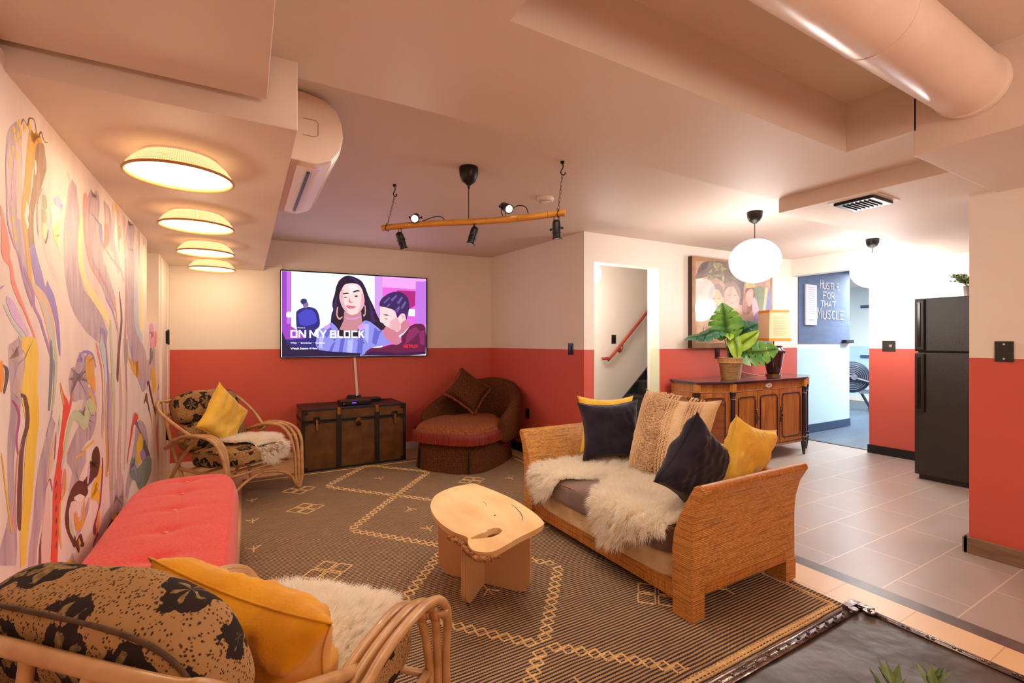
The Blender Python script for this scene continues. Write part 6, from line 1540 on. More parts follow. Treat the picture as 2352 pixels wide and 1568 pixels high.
mb.add(vs, [(i * 32 + j, (i + 1) * 32 + j, (i + 1) * 32 + (j + 1) % 32, i * 32 + (j + 1) % 32) for i in range(U) for j in range(32)] + [tuple(range(32)), tuple(U * 32 + j for j in range(32))])
mb.build('tub_back', 'tapestry_dark', t, smooth=True)
Mc = Matrix.Translation((2.09, 4.60, 0)) @ Matrix.Rotation(ry, 4, 'Z')
pl, Mr = pillow('fringed_pillow', 'brown tapestry pillow with tassel fringe standing on the chaise back', 'pillow', 'tapestry_dark', axes((2.18, 4.83, 0.72), (0.70, -0.35, -0.55), (0.45, 0.45, 0.72)), 0.40, 0.40, 0.13, 8, None, wr=0.004)
mb = MB(); rr = random.Random(5)
for i in range(230):
    s_, f = divmod(i / 57.5, 1); s_ = int(s_) % 4; f = 2 * f - 1; a_, b_ = [(f, -1), (1, f), (-f, 1), (-1, -f)][s_]
    p = Vector((0.20 * a_ * (1 - 0.08 * (1 - b_ * b_)), 0.20 * b_ * (1 - 0.08 * (1 - a_ * a_)), 0)); o_ = Vector((a_ if abs(a_) == 1 else 0, b_ if abs(b_) == 1 else 0, 0)) * 0.02
    q = Mr @ (p + o_ * (0.8 + rr.random() * 0.6)) + Vector((0, 0, -0.008)); p = Mr @ p
    mb.tube([p, (p + q) / 2 + Vector((0, 0, 0.003)), q], [0.003, 0.0045, 0.002], 5)
mb.build('tassel_fringe', 'tassel_fringe', pl)

# ================================================================ rattan sofa
t = thing('rattan_sofa', 'honey coloured woven rattan loveseat with flared arms', 'sofa', (1.73, 1.41, 0.009))
SX, SY = 0.81, 1.44
def armprof(sg, o):
    # (y,z) profile, o = outer face
    p = [(0, 0.115), (0.0, 0.36), (-0.008, 0.45), (-0.030, 0.53), (-0.060, 0.585), (-0.066, 0.605), (-0.055, 0.622), (-0.035, 0.626), (-0.012, 0.615), (0.030, 0.54), (0.065, 0.46), (0.095, 0.38), (0.105, 0.30), (0.105, 0.115)]
    return [(o + sg * y, z) for y, z in p]
for sg, o in ((1, 0.0), (-1, SY)):
    P = armprof(sg, o)
    mb = MB(); mb.prism(P, 0.0, SX, 'x'); mb.build('arm', 'rattan_weave', t, bevel=0.008)
    mb = MB(); P2 = [(y + (0.003 if (y - o) * sg > 0.05 else -0.003) * sg, z) for y, z in P]; mb.prism(P2, -0.006, 0.05, 'x'); mb.build('front_post', 'rattan_wrap', t, bevel=0.006)
    mb = MB(); ya, yb = sorted((o - sg * 0.004, o + sg * 0.10)); mb.box(0.09, SX - 0.09, ya, yb, 0.11, 0.155); mb.build('bottom_rail', 'rattan_wrap_up', t, bevel=0.004)
    for x0 in (-0.006, SX - 0.085):
        mb = MB(); ya, yb = sorted((o - sg * 0.003, o + sg * 0.105)); mb.box(x0, x0 + 0.09, ya, yb, 0.0, 0.12); mb.build('leg', 'rattan_wrap', t, bevel=0.004)
    mb = MB(); mb.tube([(0.0, o - sg * 0.045, 0.606), (SX, o - sg * 0.045, 0.606)], 0.022, 14); mb.build('top_roll', 'rattan_wrap_up', t, smooth=True, angle=60)
mb = MB(); mb.box(0.02, 0.07, 0.10, SY - 0.10, 0.05, 0.125); mb.build('front_rail', 'rattan_wrap_up', t, bevel=0.005)
mb = MB(); mb.box(SX - 0.07, SX, 0.10, SY - 0.10, 0.06, 0.56); mb.build('back_panel', 'rattan_weave', t, bevel=0.01)
mb = MB(); mb.puff((0.385, SY / 2, 0.17), (0.72, SY - 0.205, 0.135), 9, 16); mb.build('base_mattress', 'cream_boucle', t, smooth=True, weld=0.0005)
mb = MB(); mb.puff((0.375, SY / 2, 0.305), (0.77, SY - 0.20, 0.175), 5.5, 26, amp=0.012, ns=5); sc_ = mb.build('seat_cushion', 'grey_quilt', t, smooth=True, weld=0.0005)
mb = MB(); pts = []
for i in range(100):
    a_ = 2 * PI * i / 100; c_, s_ = math.cos(a_), math.sin(a_); k = 6; L_ = (abs(c_) ** k + abs(s_) ** k) ** (1 / k); pts.append((0.375 + 0.376 * c_ / L_, SY / 2 + 0.607 * s_ / L_, 0.358 + 0.003 * math.sin(a_ * 7)))
mb.tube(pts, 0.0035, 6, True); mb.build('seat_piping', 'rattan_binding', sc_, smooth=True)
mb = MB(); mb.puff((0.70, SY / 2, 0.53), (0.13, SY - 0.24, 0.27), 3.5, 16, amp=0.01); mb.build('back_cushion', 'khaki_back', t, smooth=True, weld=0.0005)
def seatz(x): return 0.401
def sofa_surf(s, y):
    # s = distance from the back along the seat, then down the front
    S1 = 0.60
    if s < S1: return Vector((2.36 - s, y, 0.405)), Vector((-0.05, 0, 1)).normalized()
    d = s - S1; a_ = min(d / 0.07, PI / 2)
    if a_ < PI / 2: return Vector((1.76 - 0.05 * math.sin(a_), y, 0.355 + 0.05 * math.cos(a_))), Vector((-math.sin(a_), 0, math.cos(a_)))
    return Vector((1.708, y, 0.355 - (d - 0.11))), Vector((-1, 0, 0.25)).normalized()
skA = [(0.02, 2.30), (-0.02, 2.42), (0.06, 2.62), (0.14, 2.72), (0.40, 2.73), (0.62, 2.73), (0.76, 2.72), (0.86, 2.62), (0.80, 2.50), (0.70, 2.43), (0.55, 2.33), (0.42, 2.24), (0.28, 2.20), (0.10, 2.20)]
skB = [(0.10, 2.02), (0.02, 2.10), (0.12, 2.22), (0.28, 2.25), (0.44, 2.20), (0.60, 2.10), (0.78, 2.06), (0.90, 1.98), (0.88, 1.88), (0.82, 1.80), (0.74, 1.66), (0.70, 1.55), (0.50, 1.53), (0.30, 1.56), (0.16, 1.68)]
drape('sheepskin', 'white sheepskin hanging over the far front corner of the rattan sofa', skA, sofa_surf, 20000, 0.06, 21)
drape('sheepskin', 'white sheepskin hanging over the front middle of the rattan sofa seat', skB, sofa_surf, 24000, 0.06, 22)
pillow('throw_pillow', 'yellow pillow peeking out behind the dark pillow at the far end of the sofa', 'pillow', 'yellow_linen', axes((2.33, 2.66, 0.655), (0.92, -0.32, -0.02), (0.06, 0.16, 1)), 0.44, 0.42, 0.12, 11, 'yellow pillows')
pillow('throw_pillow', 'dark navy square pillow at the far end of the sofa', 'pillow', 'navy_velvet', axes((2.26, 2.54, 0.635), (0.93, -0.34, 0.03), (0.0, 0.18, 1)), 0.46, 0.42, 0.15, 12, 'dark navy pillows', wr=0.007)
pl, Mr = pillow('knit_pillow', 'large cream textured knit pillow leaning on the sofa back', 'pillow', 'cream_knit', axes((2.335, 2.06, 0.665), (0.02, -1, -0.03), (0.30, -0.06, 1)), 0.58, 0.56, 0.15, 13, None, wr=0.005)
# knitted texture: plain ridges, twisted cables and a shaggy band
def pz(a_, b_): q = max(0.0, (1 - a_ ** 4) * (1 - b_ ** 4)); return 0.075 * q ** 0.55 + 0.003
mb = MB()
for x in (-0.255, -0.24, -0.225, -0.21, -0.195, -0.18):
    mb.tube([Mr @ Vector((x, -0.26 + 0.52 * i / 30, pz(x / 0.29, (-0.26 + 0.52 * i / 30) / 0.28))) for i in range(31)], 0.0045, 5)
for x0 in (-0.02, 0.005, 0.03, 0.12, 0.145):
    for ph in (0, PI):
        mb.tube([Mr @ Vector((x0 + 0.005 * math.sin(i * 0.9 + ph), -0.265 + 0.53 * i / 90, pz(x0 / 0.29, (-0.265 + 0.53 * i / 90) / 0.28) + 0.003 * math.cos(i * 0.9 + ph))) for i in range(91)], 0.0042, 5)
for x in (0.165, 0.185, 0.205):
    mb.tube([Mr @ Vector((x, -0.26 + 0.52 * i / 30, pz(x / 0.29, (-0.26 + 0.52 * i / 30) / 0.28))) for i in range(31)], 0.003, 5)
mb.build('cable_stitch', 'cream_knit', pl, smooth=True)
mb = MB(); rr = random.Random(9)
for i in range(1500):
    x = rr.uniform(-0.17, -0.035); y = rr.uniform(-0.26, 0.275); p = Mr @ Vector((x, y, pz(x / 0.29, y / 0.28) - 0.002)); q = Mr @ Vector((x + rr.uniform(-.012, .012), y - rr.uniform(0.0, 0.016), pz(x / 0.29, y / 0.28) + 0.012))
    e = Mr @ Vector((x + rr.uniform(-.016, .016), y - rr.uniform(0.0, 0.02), pz(x / 0.29, y / 0.28) + 0.004)); mb.tube([p, q, e], 0.0022, 4)
mb.build('shaggy_band', 'cream_knit', pl)
pillow('throw_pillow', 'yellow pillow between the dark pillow and the near arm of the sofa', 'pillow', 'yellow_linen', axes((2.40, 1.60, 0.63), (0.93, 0.05, -0.28), (0.28, -0.16, 0.95)), 0.42, 0.40, 0.13, 14, 'yellow pillows', wr=0.009)
pillow('throw_pillow', 'dark navy pillow standing on its corner against the near arm of the sofa', 'pillow', 'navy_velvet', axes((2.03, 1.635, 0.625), (0.80, 0.10, -0.59), (0.59, -0.13, 0.80)), 0.42, 0.42, 0.17, 15, 'dark navy pillows', wr=0.010)

# ================================================================ sideboard
t = thing('sideboard', 'wooden sideboard with dark top, black columns and three front doors', 'sideboard', (4.83, 3.49, 0))
def rel(p): return (p[0] - 4.83, p[1] - 3.49)
foot_ = [rel(p) for p in ((3.94, 3.475), (3.86, 3.10), (4.20, 2.945), (5.46, 2.945), (5.80, 3.10), (5.88, 3.475))]
def off(poly, g_):
    cx, cy = sum(p[0] for p in poly) / len(poly), -0.2; return [(p[0] + g_ * (1 if p[0] > 0 else -1) * 0.7, p[1] - (g_ if p[1] < -0.05 else 0)) for p in poly]
mb = MB(); mb.prism(foot_, 0.155, 0.845); mb.build('carcass', 'walnut_veneer', t)
mb = MB(); mb.prism(off(foot_, 0.03), 0.845, 0.858); mb.prism(off(foot_, 0.042), 0.858, 0.872); mb.build('top', 'sideboard_top', t, bevel=0.004)
mb = MB(); mb.prism(off(foot_, 0.008), 0.762, 0.768); mb.prism(off(foot_, 0.012), 0.150, 0.172); mb.build('moulding', 'gilt_line', t, bevel=0.001)
for p in foot_[1:5]:
    x, y = p[0], p[1] - 0.012
    mb = MB(); mb.box(x - 0.030, x + 0.030, y - 0.022, y + 0.02, 0.765, 0.845); mb.build('post_block', 'walnut_light', t, bevel=0.003)
    mb = MB(); mb.lathe([(0.030, 0.17), (0.030, 0.19), (0.024, 0.20), (0.024, 0.25), (0.0225, 0.26), (0.021, 0.69), (0.024, 0.70), (0.026, 0.71), (0.022, 0.72), (0.028, 0.735), (0.030, 0.765)], 20, (x, y, 0), wob=lambda a_, i: 0.03 * math.sin(a_ * 8) if i in (4, 5) else 0); mb.build('column', 'ebony', t, smooth=True, angle=40)
    mb = MB(); mb.torus((x, y, 0.695), 0.0235, 0.003, 'z', 20, 6); mb.torus((x, y, 0.205), 0.025, 0.003, 'z', 20, 6); mb.build('column_ring', 'gilt_line', t, smooth=True)
    mb = MB(); mb.lathe([(0.012, 0.0), (0.014, 0.02), (0.030, 0.14), (0.033, 0.155)], 8, (x, y, 0)); mb.build('foot', 'ebony', t)
for x in (-0.85, 0.85): mb = MB(); mb.lathe([(0.012, 0.0), (0.03, 0.155)], 8, (x, -0.05, 0)); mb.build('foot', 'ebony', t)
def door(p, q, cane=False, hinge=1, handle=None, side=False):
    p = Vector(p); q = Vector(q); w_ = (q - p).length; d = (q - p).normalized(); M = axes((p.x, p.y, 0), (d.x, d.y, 0), (0, 0, 1))  # z axis points out of the front
    nm = 'side_panel' if side else 'door'
    mb = MB(); mb.box(0.006, w_ - 0.006, 0.185, 0.755, 0.002, 0.014, M=M); dr = mb.build(nm, 'walnut_veneer', t, bevel=0.003)
    mb = MB(); a0_, a1_, b0_, b1_ = 0.045, w_ - 0.045, 0.235, 0.705
    if cane:
        mb.box(a0_, a1_, b0_, b1_, 0.010, 0.017, M=M); mb.build('cane_panel', 'cane_panel', dr)
        mb = MB()
    g_ = 0.016
    for (x0, x1, z0, z1) in ((a0_ + 0.03, a1_ - 0.03, b1_ - 0.005, b1_ + 0.007), (a0_ + 0.03, a1_ - 0.03, b0_ - 0.007, b0_ + 0.005), (a0_ - 0.006, a0_ + 0.006, b0_ + 0.03, b1_ - 0.03), (a1_ - 0.006, a1_ + 0.006, b0_ + 0.03, b1_ - 0.03)):
        mb.box(x0, x1, z0, z1, 0.012, 0.021, M=M)
    mb.build('panel_frame', 'ebony' if not side else 'walnut_light', dr, bevel=0.002)
    mb = MB()
    for cx_ in (a0_ + 0.014, a1_ - 0.014):
        for cz_ in (b0_ + 0.012, b1_ - 0.012): mb.torus((cx_, cz_, 0.017), 0.013, 0.004, 'z', 14, 6, M=M); mb.sphere(tuple(M @ Vector((cx_, cz_, 0.018))), 0.005, 8, 6)
    mb.build('corner_ornament', 'antique_brass', dr, smooth=True)
    if cane:
        mb = MB()
        for i in range(5): cx_ = a0_ + 0.03 + (a1_ - a0_ - 0.06) * i / 4; mb.sphere(tuple(M @ Vector((cx_, b1_ - 0.035 - 0.01 * (i % 2), 0.02))), 0.006, 8, 6); mb.tube([M @ Vector((cx_ - 0.02, b1_ - 0.03, 0.019)), M @ Vector((cx_, b1_ - 0.05, 0.021)), M @ Vector((cx_ + 0.02, b1_ - 0.03, 0.019))], 0.004, 6)
        mb.build('carved_garland', 'walnut_veneer', dr)
    if handle is not None:
        hx = w_ - 0.018 if handle > 0 else 0.018
        mb = MB(); M2 = M
        for dz in (-0.07, -0.045, 0.045, 0.07): mb.sphere(tuple(M @ Vector((hx, 0.49 + dz, 0.018))), 0.009, 8, 6)
        mb.tube([M @ Vector((hx, 0.41, 0.018)), M @ Vector((hx + 0.004, 0.46, 0.022)), M @ Vector((hx - 0.004, 0.52, 0.022)), M @ Vector((hx, 0.57, 0.018))], 0.005, 8)
        mb.torus((hx, 0.475, 0.028), 0.022, 0.004, 'z', 16, 6, M=M); mb.sphere(tuple(M @ Vector((hx, 0.50, 0.03))), 0.011, 10, 6); mb.build('handle', 'antique_brass', dr, smooth=True)
F = foot_
door((F[2][0] + 0.035, F[2][1]), (4.60 - 4.83, F[2][1]), handle=1); door((4.60 - 4.83, F[2][1]), (4.99 - 4.83, F[2][1]), handle=None); door((4.99 - 4.83, F[2][1]), (F[3][0] - 0.035, F[3][1]), handle=-1)
def inset(p, q, k=0.035): p = Vector(p); q = Vector(q); d = (q - p).normalized(); return tuple(p + d * k), tuple(q - d * k)
a_, b_ = inset(F[1], F[2]); door(a_, b_, cane=True); a_, b_ = inset(F[3], F[4]); door(a_, b_, cane=True)
a_, b_ = inset(F[0], F[1], 0.03); door(a_, b_, side=True); a_, b_ = inset(F[4], F[5], 0.03); door(a_, b_, side=True)
mb = MB(); cx_ = 4.80 - 4.83; yf = F[2][1] - 0.010
mb.prism([(cx_ + 0.045 * math.cos(q) / (abs(math.cos(q)) ** 3 + abs(math.sin(q)) ** 3) ** (1 / 3), 0.807 + 0.021 * math.sin(q) / (abs(math.cos(q)) ** 3 + abs(math.sin(q)) ** 3) ** (1 / 3)) for q in [i * PI / 14 for i in range(28)]], yf - 0.006, yf + 0.012, 'y')
pq = mb.build('name_plaque', 'plaque', t, bevel=0.001)
vs, fs = text_mesh('BAR', 0.032, 0.0003, 0.0008); mw_ = max(v[0] for v in vs)
mb = MB(); mb.add([(cx_ - mw_ / 2 + v[0], yf - 0.0065 - v[2], 0.796 + v[1]) for v in vs], fs); mb.open = True; mb.build('lettering', 'plaque_ink', pq)

# ---- monstera in a basket on the sideboard
t = thing('potted_monstera', 'artificial monstera plant in a woven basket on the sideboard', 'potted plant', (4.50, 3.17, 0.872))
mb = MB(); mb.lathe([(0.0, 0.0), (0.088, 0.0), (0.095, 0.01), (0.115, 0.17), (0.122, 0.175), (0.124, 0.21), (0.120, 0.225), (0.110, 0.22), (0.108, 0.19), (0.0, 0.19)], 40, wob=lambda a_, i: 0.012 * math.sin(a_ * 26))
b_ = mb.build('basket', 'basket_weave', t, smooth=True, angle=50)
L = b_.data.uv_layers.active
for lp in b_.data.loops:
    vi = lp.vertex_index; r_, j = divmod(vi, 40); v_ = b_.data.vertices[vi].co; L.data[lp.index].uv = ((math.atan2(v_.y, v_.x) + PI) * 0.11, v_.z)
mb = MB(); 
for z in (0.172, 0.222): mb.torus((0, 0, z), 0.122, 0.0065, 'z', 40, 8)
mb.build('basket_rim', 'rattan_binding', t, smooth=True)
mb = MB(); mb.lathe([(0, 0.192), (0.106, 0.192), (0.106, 0.180)], 24); mb.build('soil', 'soil', t)
def leaf_outline(lobes=6, notch=0.55, seed=0):
    """half outline of a split leaf along its midrib: returns list of (x across, y along)"""
    pts = [(0.0, -0.04)]
    n = 70
    for i in range(n + 1):
        u = i / n; y = -0.16 + 1.16 * u
        w_ = 0.52 * (max(0, math.sin(PI * min(1, (u * 0.96 + 0.04)) ** 0.72)) ** 0.8)
        ph = (u * lobes + 0.15) % 1
        d = max(0, 1 - abs(ph - 0.5) / 0.15) if (0.14 < u < 0.88 and notch) else 0
        pts.append((w_ * (1 - notch * d), y + 0.10 * w_))
    pts.append((0, 1.0)); return pts
def leaf(parent, base, tip, up, width=1.0, mat='monstera_leaf', notch=0.6, curl=0.15, seed=0, name='leaf'):
    b_ = Vector(base); e = Vector(tip) - b_; Lh = e.length; y = e.normalized(); z = Vector(up); z = (z - y * z.dot(y)).normalized(); x = y.cross(z)
    mb = MB(); O = leaf_outline(6, notch)
    for sg in (-1, 1):
        for (p, q) in zip(O[:-1], O[1:]):
            def P(u_, v_):
                h = -curl * (v_ - 0.3) ** 2 - 0.28 * abs(u_) ** 1.5 * 0.6 + 0.03 * math.sin(v_ * 9 + seed); return b_ + (x * (sg * u_ * width) + y * v_ + z * h) * Lh
            a1_ = P(p[0], p[1]); a2_ = P(q[0], q[1]); m1 = P(0, max(-0.02, min(1, p[1] - p[0] * 0.35))); m2 = P(0, max(-0.02, min(1, q[1] - q[0] * 0.35)))
            h1 = P(p[0] * 0.5, (p[1] + max(-0.02, min(1, p[1] - p[0] * 0.35))) / 2); h2 = P(q[0] * 0.5, (q[1] + max(-0.02, min(1, q[1] - q[0] * 0.35))) / 2)
            mb.add([m1, m2, h2, h1], [(0, 1, 2, 3)]); mb.add([h1, h2, a2_, a1_], [(0, 1, 2, 3)])
    mb.open = True
    lf = mb.build(name, mat, parent, smooth=True, weld=0.0004, uv=None)
    return lf
CR = Vector((0.8686, -0.4955, 0)); CF = Vector((0.4955, 0.8686, 0)); UPV = Vector((0, 0, 1))
def fl(r_, f_, z_): return CR * r_ + CF * f_ + UPV * z_
def stem(p0_, p1_, bend=0.04, r_=0.0045):
    mb = MB(); p0_ = Vector(p0_); p1_ = Vector(p1_); mb.tube(bez([p0_, p0_.lerp(p1_, 0.5) + Vector((0, 0, bend)), p1_], 8), r_, 8); mb.build('stem', 'plant_stem', t, smooth=True)
LV = [ # base, tip (view-right, view-depth, up from the pot foot), facing, width, material, notch
 ((-0.10, -0.03, 0.52), (-0.52, -0.06, 0.43), (-0.1, -0.5, 0.7), 0.42, 'monstera_dark', 0.5),
 ((-0.05, -0.04, 0.46), (-0.13, -0.10, 0.80), (-0.3, -1, 0.2), 0.95, 'monstera_leaf', 0.6),
 ((0.0, 0.02, 0.46), (0.06, 0.0, 0.72), (0.3, -0.9, 0.4), 0.9, 'monstera_leaf', 0.5),
 ((0.04, 0.03, 0.44), (0.30, 0.0, 0.60), (0.1, -0.9, 0.5), 0.95, 'monstera_dark', 0.6),
 ((0.02, -0.04, 0.46), (0.03, -0.12, 0.20), (0.0, -1, 0.2), 0.6, 'monstera_lime', 0.0),
 ((0.05, -0.05, 0.34), (0.27, -0.08, 0.52), (-0.2, -0.9, 0.5), 0.55, 'monstera_lime', 0.0),
 ((0.09, -0.07, 0.28), (0.455, -0.12, 0.33), (-0.1, -0.9, 0.55), 0.9, 'monstera_leaf', 0.72),
 ((-0.03, -0.03, 0.50), (-0.07, -0.14, 0.42), (0, -0.8, 0.6), 0.7, 'monstera_lime', 0.0)]
for i, (b_, e_, up_, w_, m_, nt) in enumerate(LV):
    B2 = fl(*b_); leaf(t, B2, fl(*e_), fl(*up_), w_, m_, nt, seed=i); stem((0.01 * (i - 3), 0.005 * (i % 3), 0.19), B2 + Vector((0, 0, 0.0)), 0.02)
for x in (-0.02, 0.012): mb = MB(); mb.tube(bez([(x, 0.01, 0.19), (x - 0.01, 0.01, 0.30), (x * 1.5, 0, 0.42)], 5), 0.010, 8); mb.build('trunk_stem', 'plant_stem', t, smooth=True)

# ---- lamp on the sideboard
t = thing('table_lamp', 'dark brown vase lamp with square parchment shade on the sideboard', 'table lamp', (5.36, 3.22, 0.872))
mb = MB(); mb.lathe([(0.0, 0.0), (0.078, 0.0), (0.078, 0.018), (0.066, 0.022), (0.075, 0.05), (0.098, 0.18), (0.108, 0.25), (0.112, 0.275), (0.108, 0.30), (0.092, 0.325), (0.09, 0.335), (0.096, 0.345), (0.085, 0.35), (0.0, 0.35)], 40); mb.build('vase_base', 'vase_glaze', t, smooth=True, angle=50)
mb = MB(); 
for i in range(16):
    a_ = 2 * PI * i / 16; mb.torus((0.108 * math.cos(a_), 0.108 * math.sin(a_), 0.287), 0.016, 0.006, 'z', 12, 6); mb.sphere((0.113 * math.cos(a_), 0.113 * math.sin(a_), 0.272), 0.010, 8, 6)
mb.build('carved_collar', 'vase_glaze', t, smooth=True)
mb = MB(); mb.cyl((0, 0, 0), (0, 0, 0.016), 0.082, seg=32); mb.build('foot_plate', 'brass', t, bevel=0.002)
mb = MB(); mb.cyl((0, 0, 0.34), (0, 0, 0.42), 0.008); mb.build('neck', 'brass', t)
def frus(h0, h1, z0, z1, th, mat, nm, M=None):
    mb = MB()
    for s0, s1 in ((h0, h1), (h0 - th, h1 - th)): pass
    o_ = [(-h0, -h0, z0), (h0, -h0, z0), (h0, h0, z0), (-h0, h0, z0), (-h1, -h1, z1), (h1, -h1, z1), (h1, h1, z1), (-h1, h1, z1)]
    i_ = [tuple(c * (1 - th / h0) if j < 2 else c for j, c in enumerate(p)) for p in o_]
    Mz = Matrix.Rotation(-0.48, 4, 'Z'); vs = [Mz @ Vector(p) for p in o_ + i_]
    fs = [(0, 1, 5, 4), (1, 2, 6, 5), (2, 3, 7, 6), (3, 0, 4, 7)]; fs += [tuple(q + 8 for q in reversed(f)) for f in fs] + [(0, 8, 9, 1), (1, 9, 10, 2), (2, 10, 11, 3), (3, 11, 8, 0), (4, 5, 13, 12), (5, 6, 14, 13), (6, 7, 15, 14), (7, 4, 12, 15)]
    mb.add(vs, fs); return mb.build(nm, mat, t)
sh = frus(0.128, 0.112, 0.40, 0.76, 0.004, 'lamp_paper', 'lamp_shade')
frus(0.1295, 0.1278, 0.40, 0.435, 0.003, 'lamp_orange', 'shade_trim').parent = sh; frus(0.1155, 0.1138, 0.73, 0.76, 0.003, 'lamp_orange', 'shade_trim').parent = sh
mb = MB(); Mz = Matrix.Rotation(-0.48, 4, 'Z')
for i in range(12): z = 0.47 + i * 0.019; h_ = 0.1285 - 0.016 * (z - 0.40) / 0.36; mb.add([Mz @ Vector((-0.075, -h_ - 0.0008, z)), Mz @ Vector((0.075 - 0.03 * (i % 3 == 0), -h_ - 0.0008, z)), Mz @ Vector((0.075 - 0.03 * (i % 3 == 0), -h_ - 0.0008, z + 0.004)), Mz @ Vector((-0.075, -h_ - 0.0008, z + 0.004))], [(0, 1, 2, 3)])
mb.open = True; mb.build('printed_lines', 'print_grey', sh)
t2 = thing('lamp_cord', 'thin pale cord lying on the sideboard between plant and lamp', 'cord', (5.0, 3.34, 0.872))
mb = MB(); mb.tube(bez([(-0.12, 0.03, 0.003), (-0.09, 0.06, 0.05), (0.0, 0.08, 0.055), (0.12, 0.0, 0.02), (0.22, -0.05, 0.003), (0.27, -0.07, 0.003)], 8), 0.0025, 6); mb.build('cord', 'lamp_paper', t2, smooth=True)

# ---- painting
DWn = Vector((DD.y, -DD.x)); px0 = 4.282
t = thing('framed_painting', 'large glossy painting of figures hung above the sideboard', 'painting', (px0, dwp(px0), 1.197)); t.rotation_euler = (0, 0, math.atan2(DD.y, DD.x))
mb = MB(); mb.box(0, 1.43, -0.058, -0.002, 0, 1.02); mb.build('canvas_block', 'canvas_side', t, bevel=0.002)
PN = sorted(PTC); mats = ['art_' + k for k in PN] + ['canvas_edge']
mb = MB(); mb.box(0.001, 1.429, -0.0595, -0.058, 0.001, 1.019, len(PN))
for li, (c, o) in enumerate(PAINTING):
    pts = [(min(1.42, max(0.01, o[i])), min(1.01, max(0.01, o[i + 1]))) for i in range(0, len(o), 2)]
    if len(pts) > 4:
        sm = []; q_ = len(pts)
        for i in range(q_):
            p0, p1, p2, p3 = (Vector(pts[(i + s_) % q_]) for s_ in (-1, 0, 1, 2))
            for tt in (0, 0.33, 0.66): sm.append(0.5 * ((2 * p1) + (-p0 + p2) * tt + (2 * p0 - 5 * p1 + 4 * p2 - p3) * tt * tt + (-p0 + 3 * p1 - 3 * p2 + p3) * tt ** 3))
        pts = [(min(1.42, max(0.01, p.x)), min(1.01, max(0.01, p.y))) for p in sm]
    mb.poly([(u, -0.0597 - li * 0.00002, w_) for u, w_ in pts], PN.index(c))
mb.open = True; mb.build('picture', mats, t, uv=None)

# ================================================================ refrigerator
t = thing('refrigerator', 'tall black two door refrigerator by the coral wall', 'refrigerator', (5.40, 1.215, 0))
# front faces -x; y from 0 to 0.70
mb = MB(); mb.box(0.065, 0.77, 0.005, 0.69, 0.03, 1.655); mb.build('cabinet', 'fridge_black', t, bevel=0.004)
for z0, z1, nm in ((0.045, 1.168, 'door'), (1.18, 1.665, 'freezer_door')):
    mb = MB(); mb.box(0.0, 0.06, 0.0, 0.695, z0, z1); d_ = mb.build(nm, 'fridge_black', t, bevel=0.008)
    a_, b_ = (0.62, 1.16) if z0 < 1 else (1.19, 1.655)
    mb = MB(); mb.box(-0.026, 0.004, 0.615, 0.685, a_, b_); mb.build('handle', 'fridge_handle', d_, bevel=0.008)
    mb = MB(); mb.box(-0.032, -0.02, 0.64, 0.665, a_ + 0.03, b_ - 0.03); mb.build('handle_trim', 'black_gloss', d_, bevel=0.004)
mb = MB(); mb.cyl((-0.028, 0.655, 1.62), (-0.031, 0.655, 1.62), 0.011, seg=16); mb.build('badge', 'badge_white', t)
mb = MB(); mb.box(0.03, 0.07, 0.02, 0.67, 0.0, 0.045); mb.build('toe_grille', 'black_plastic', t)
t = thing('potted_plant', 'small leafy plant in a zinc pot on top of the refrigerator', 'potted plant', (5.62, 1.60, 1.665))
mb = MB(); mb.lathe([(0.0, 0.0), (0.040, 0.0), (0.048, 0.095), (0.051, 0.10), (0.047, 0.098), (0.0, 0.09)], 28); mb.build('pot', 'zinc_pot', t, smooth=True, angle=40)
def bushy(t, n, r_, z0, z1, seed, mat='small_leaf', ls=0.022, cx=0, cy=0):
    rr = random.Random(seed)
    for k in range(n):
        a_ = rr.random() * 2 * PI; e = Vector((cx + math.cos(a_) * r_ * (0.4 + 0.6 * rr.random()), cy + math.sin(a_) * r_ * (0.4 + 0.6 * rr.random()), z0 + (z1 - z0) * (0.4 + 0.6 * rr.random())))
        b_ = Vector((cx * 0.1, cy * 0.1, z0)); path = bez([b_, b_.lerp(e, 0.5) + Vector((0, 0, 0.02)), e], 5)
        mb = MB(); mb.tube(path, 0.0013, 4); 
        for q in range(3, len(path)):
            for s_ in (-1, 1):
                p = path[q]; d = Vector((rr.uniform(-1, 1), rr.uniform(-1, 1), rr.uniform(-0.2, 1))).normalized(); u_ = d.orthogonal().normalized(); L_ = ls * (0.7 + 0.6 * rr.random())
                mb.add([p, p + d * L_ * 0.5 + u_ * L_ * 0.3, p + d * L_, p + d * L_ * 0.5 - u_ * L_ * 0.3], [(0, 1, 2, 3)])
        mb.open = True; mb.build('sprig', mat, t, uv=None)
bushy(t, 34, 0.17, 0.09, 0.22, 4, ls=0.03)

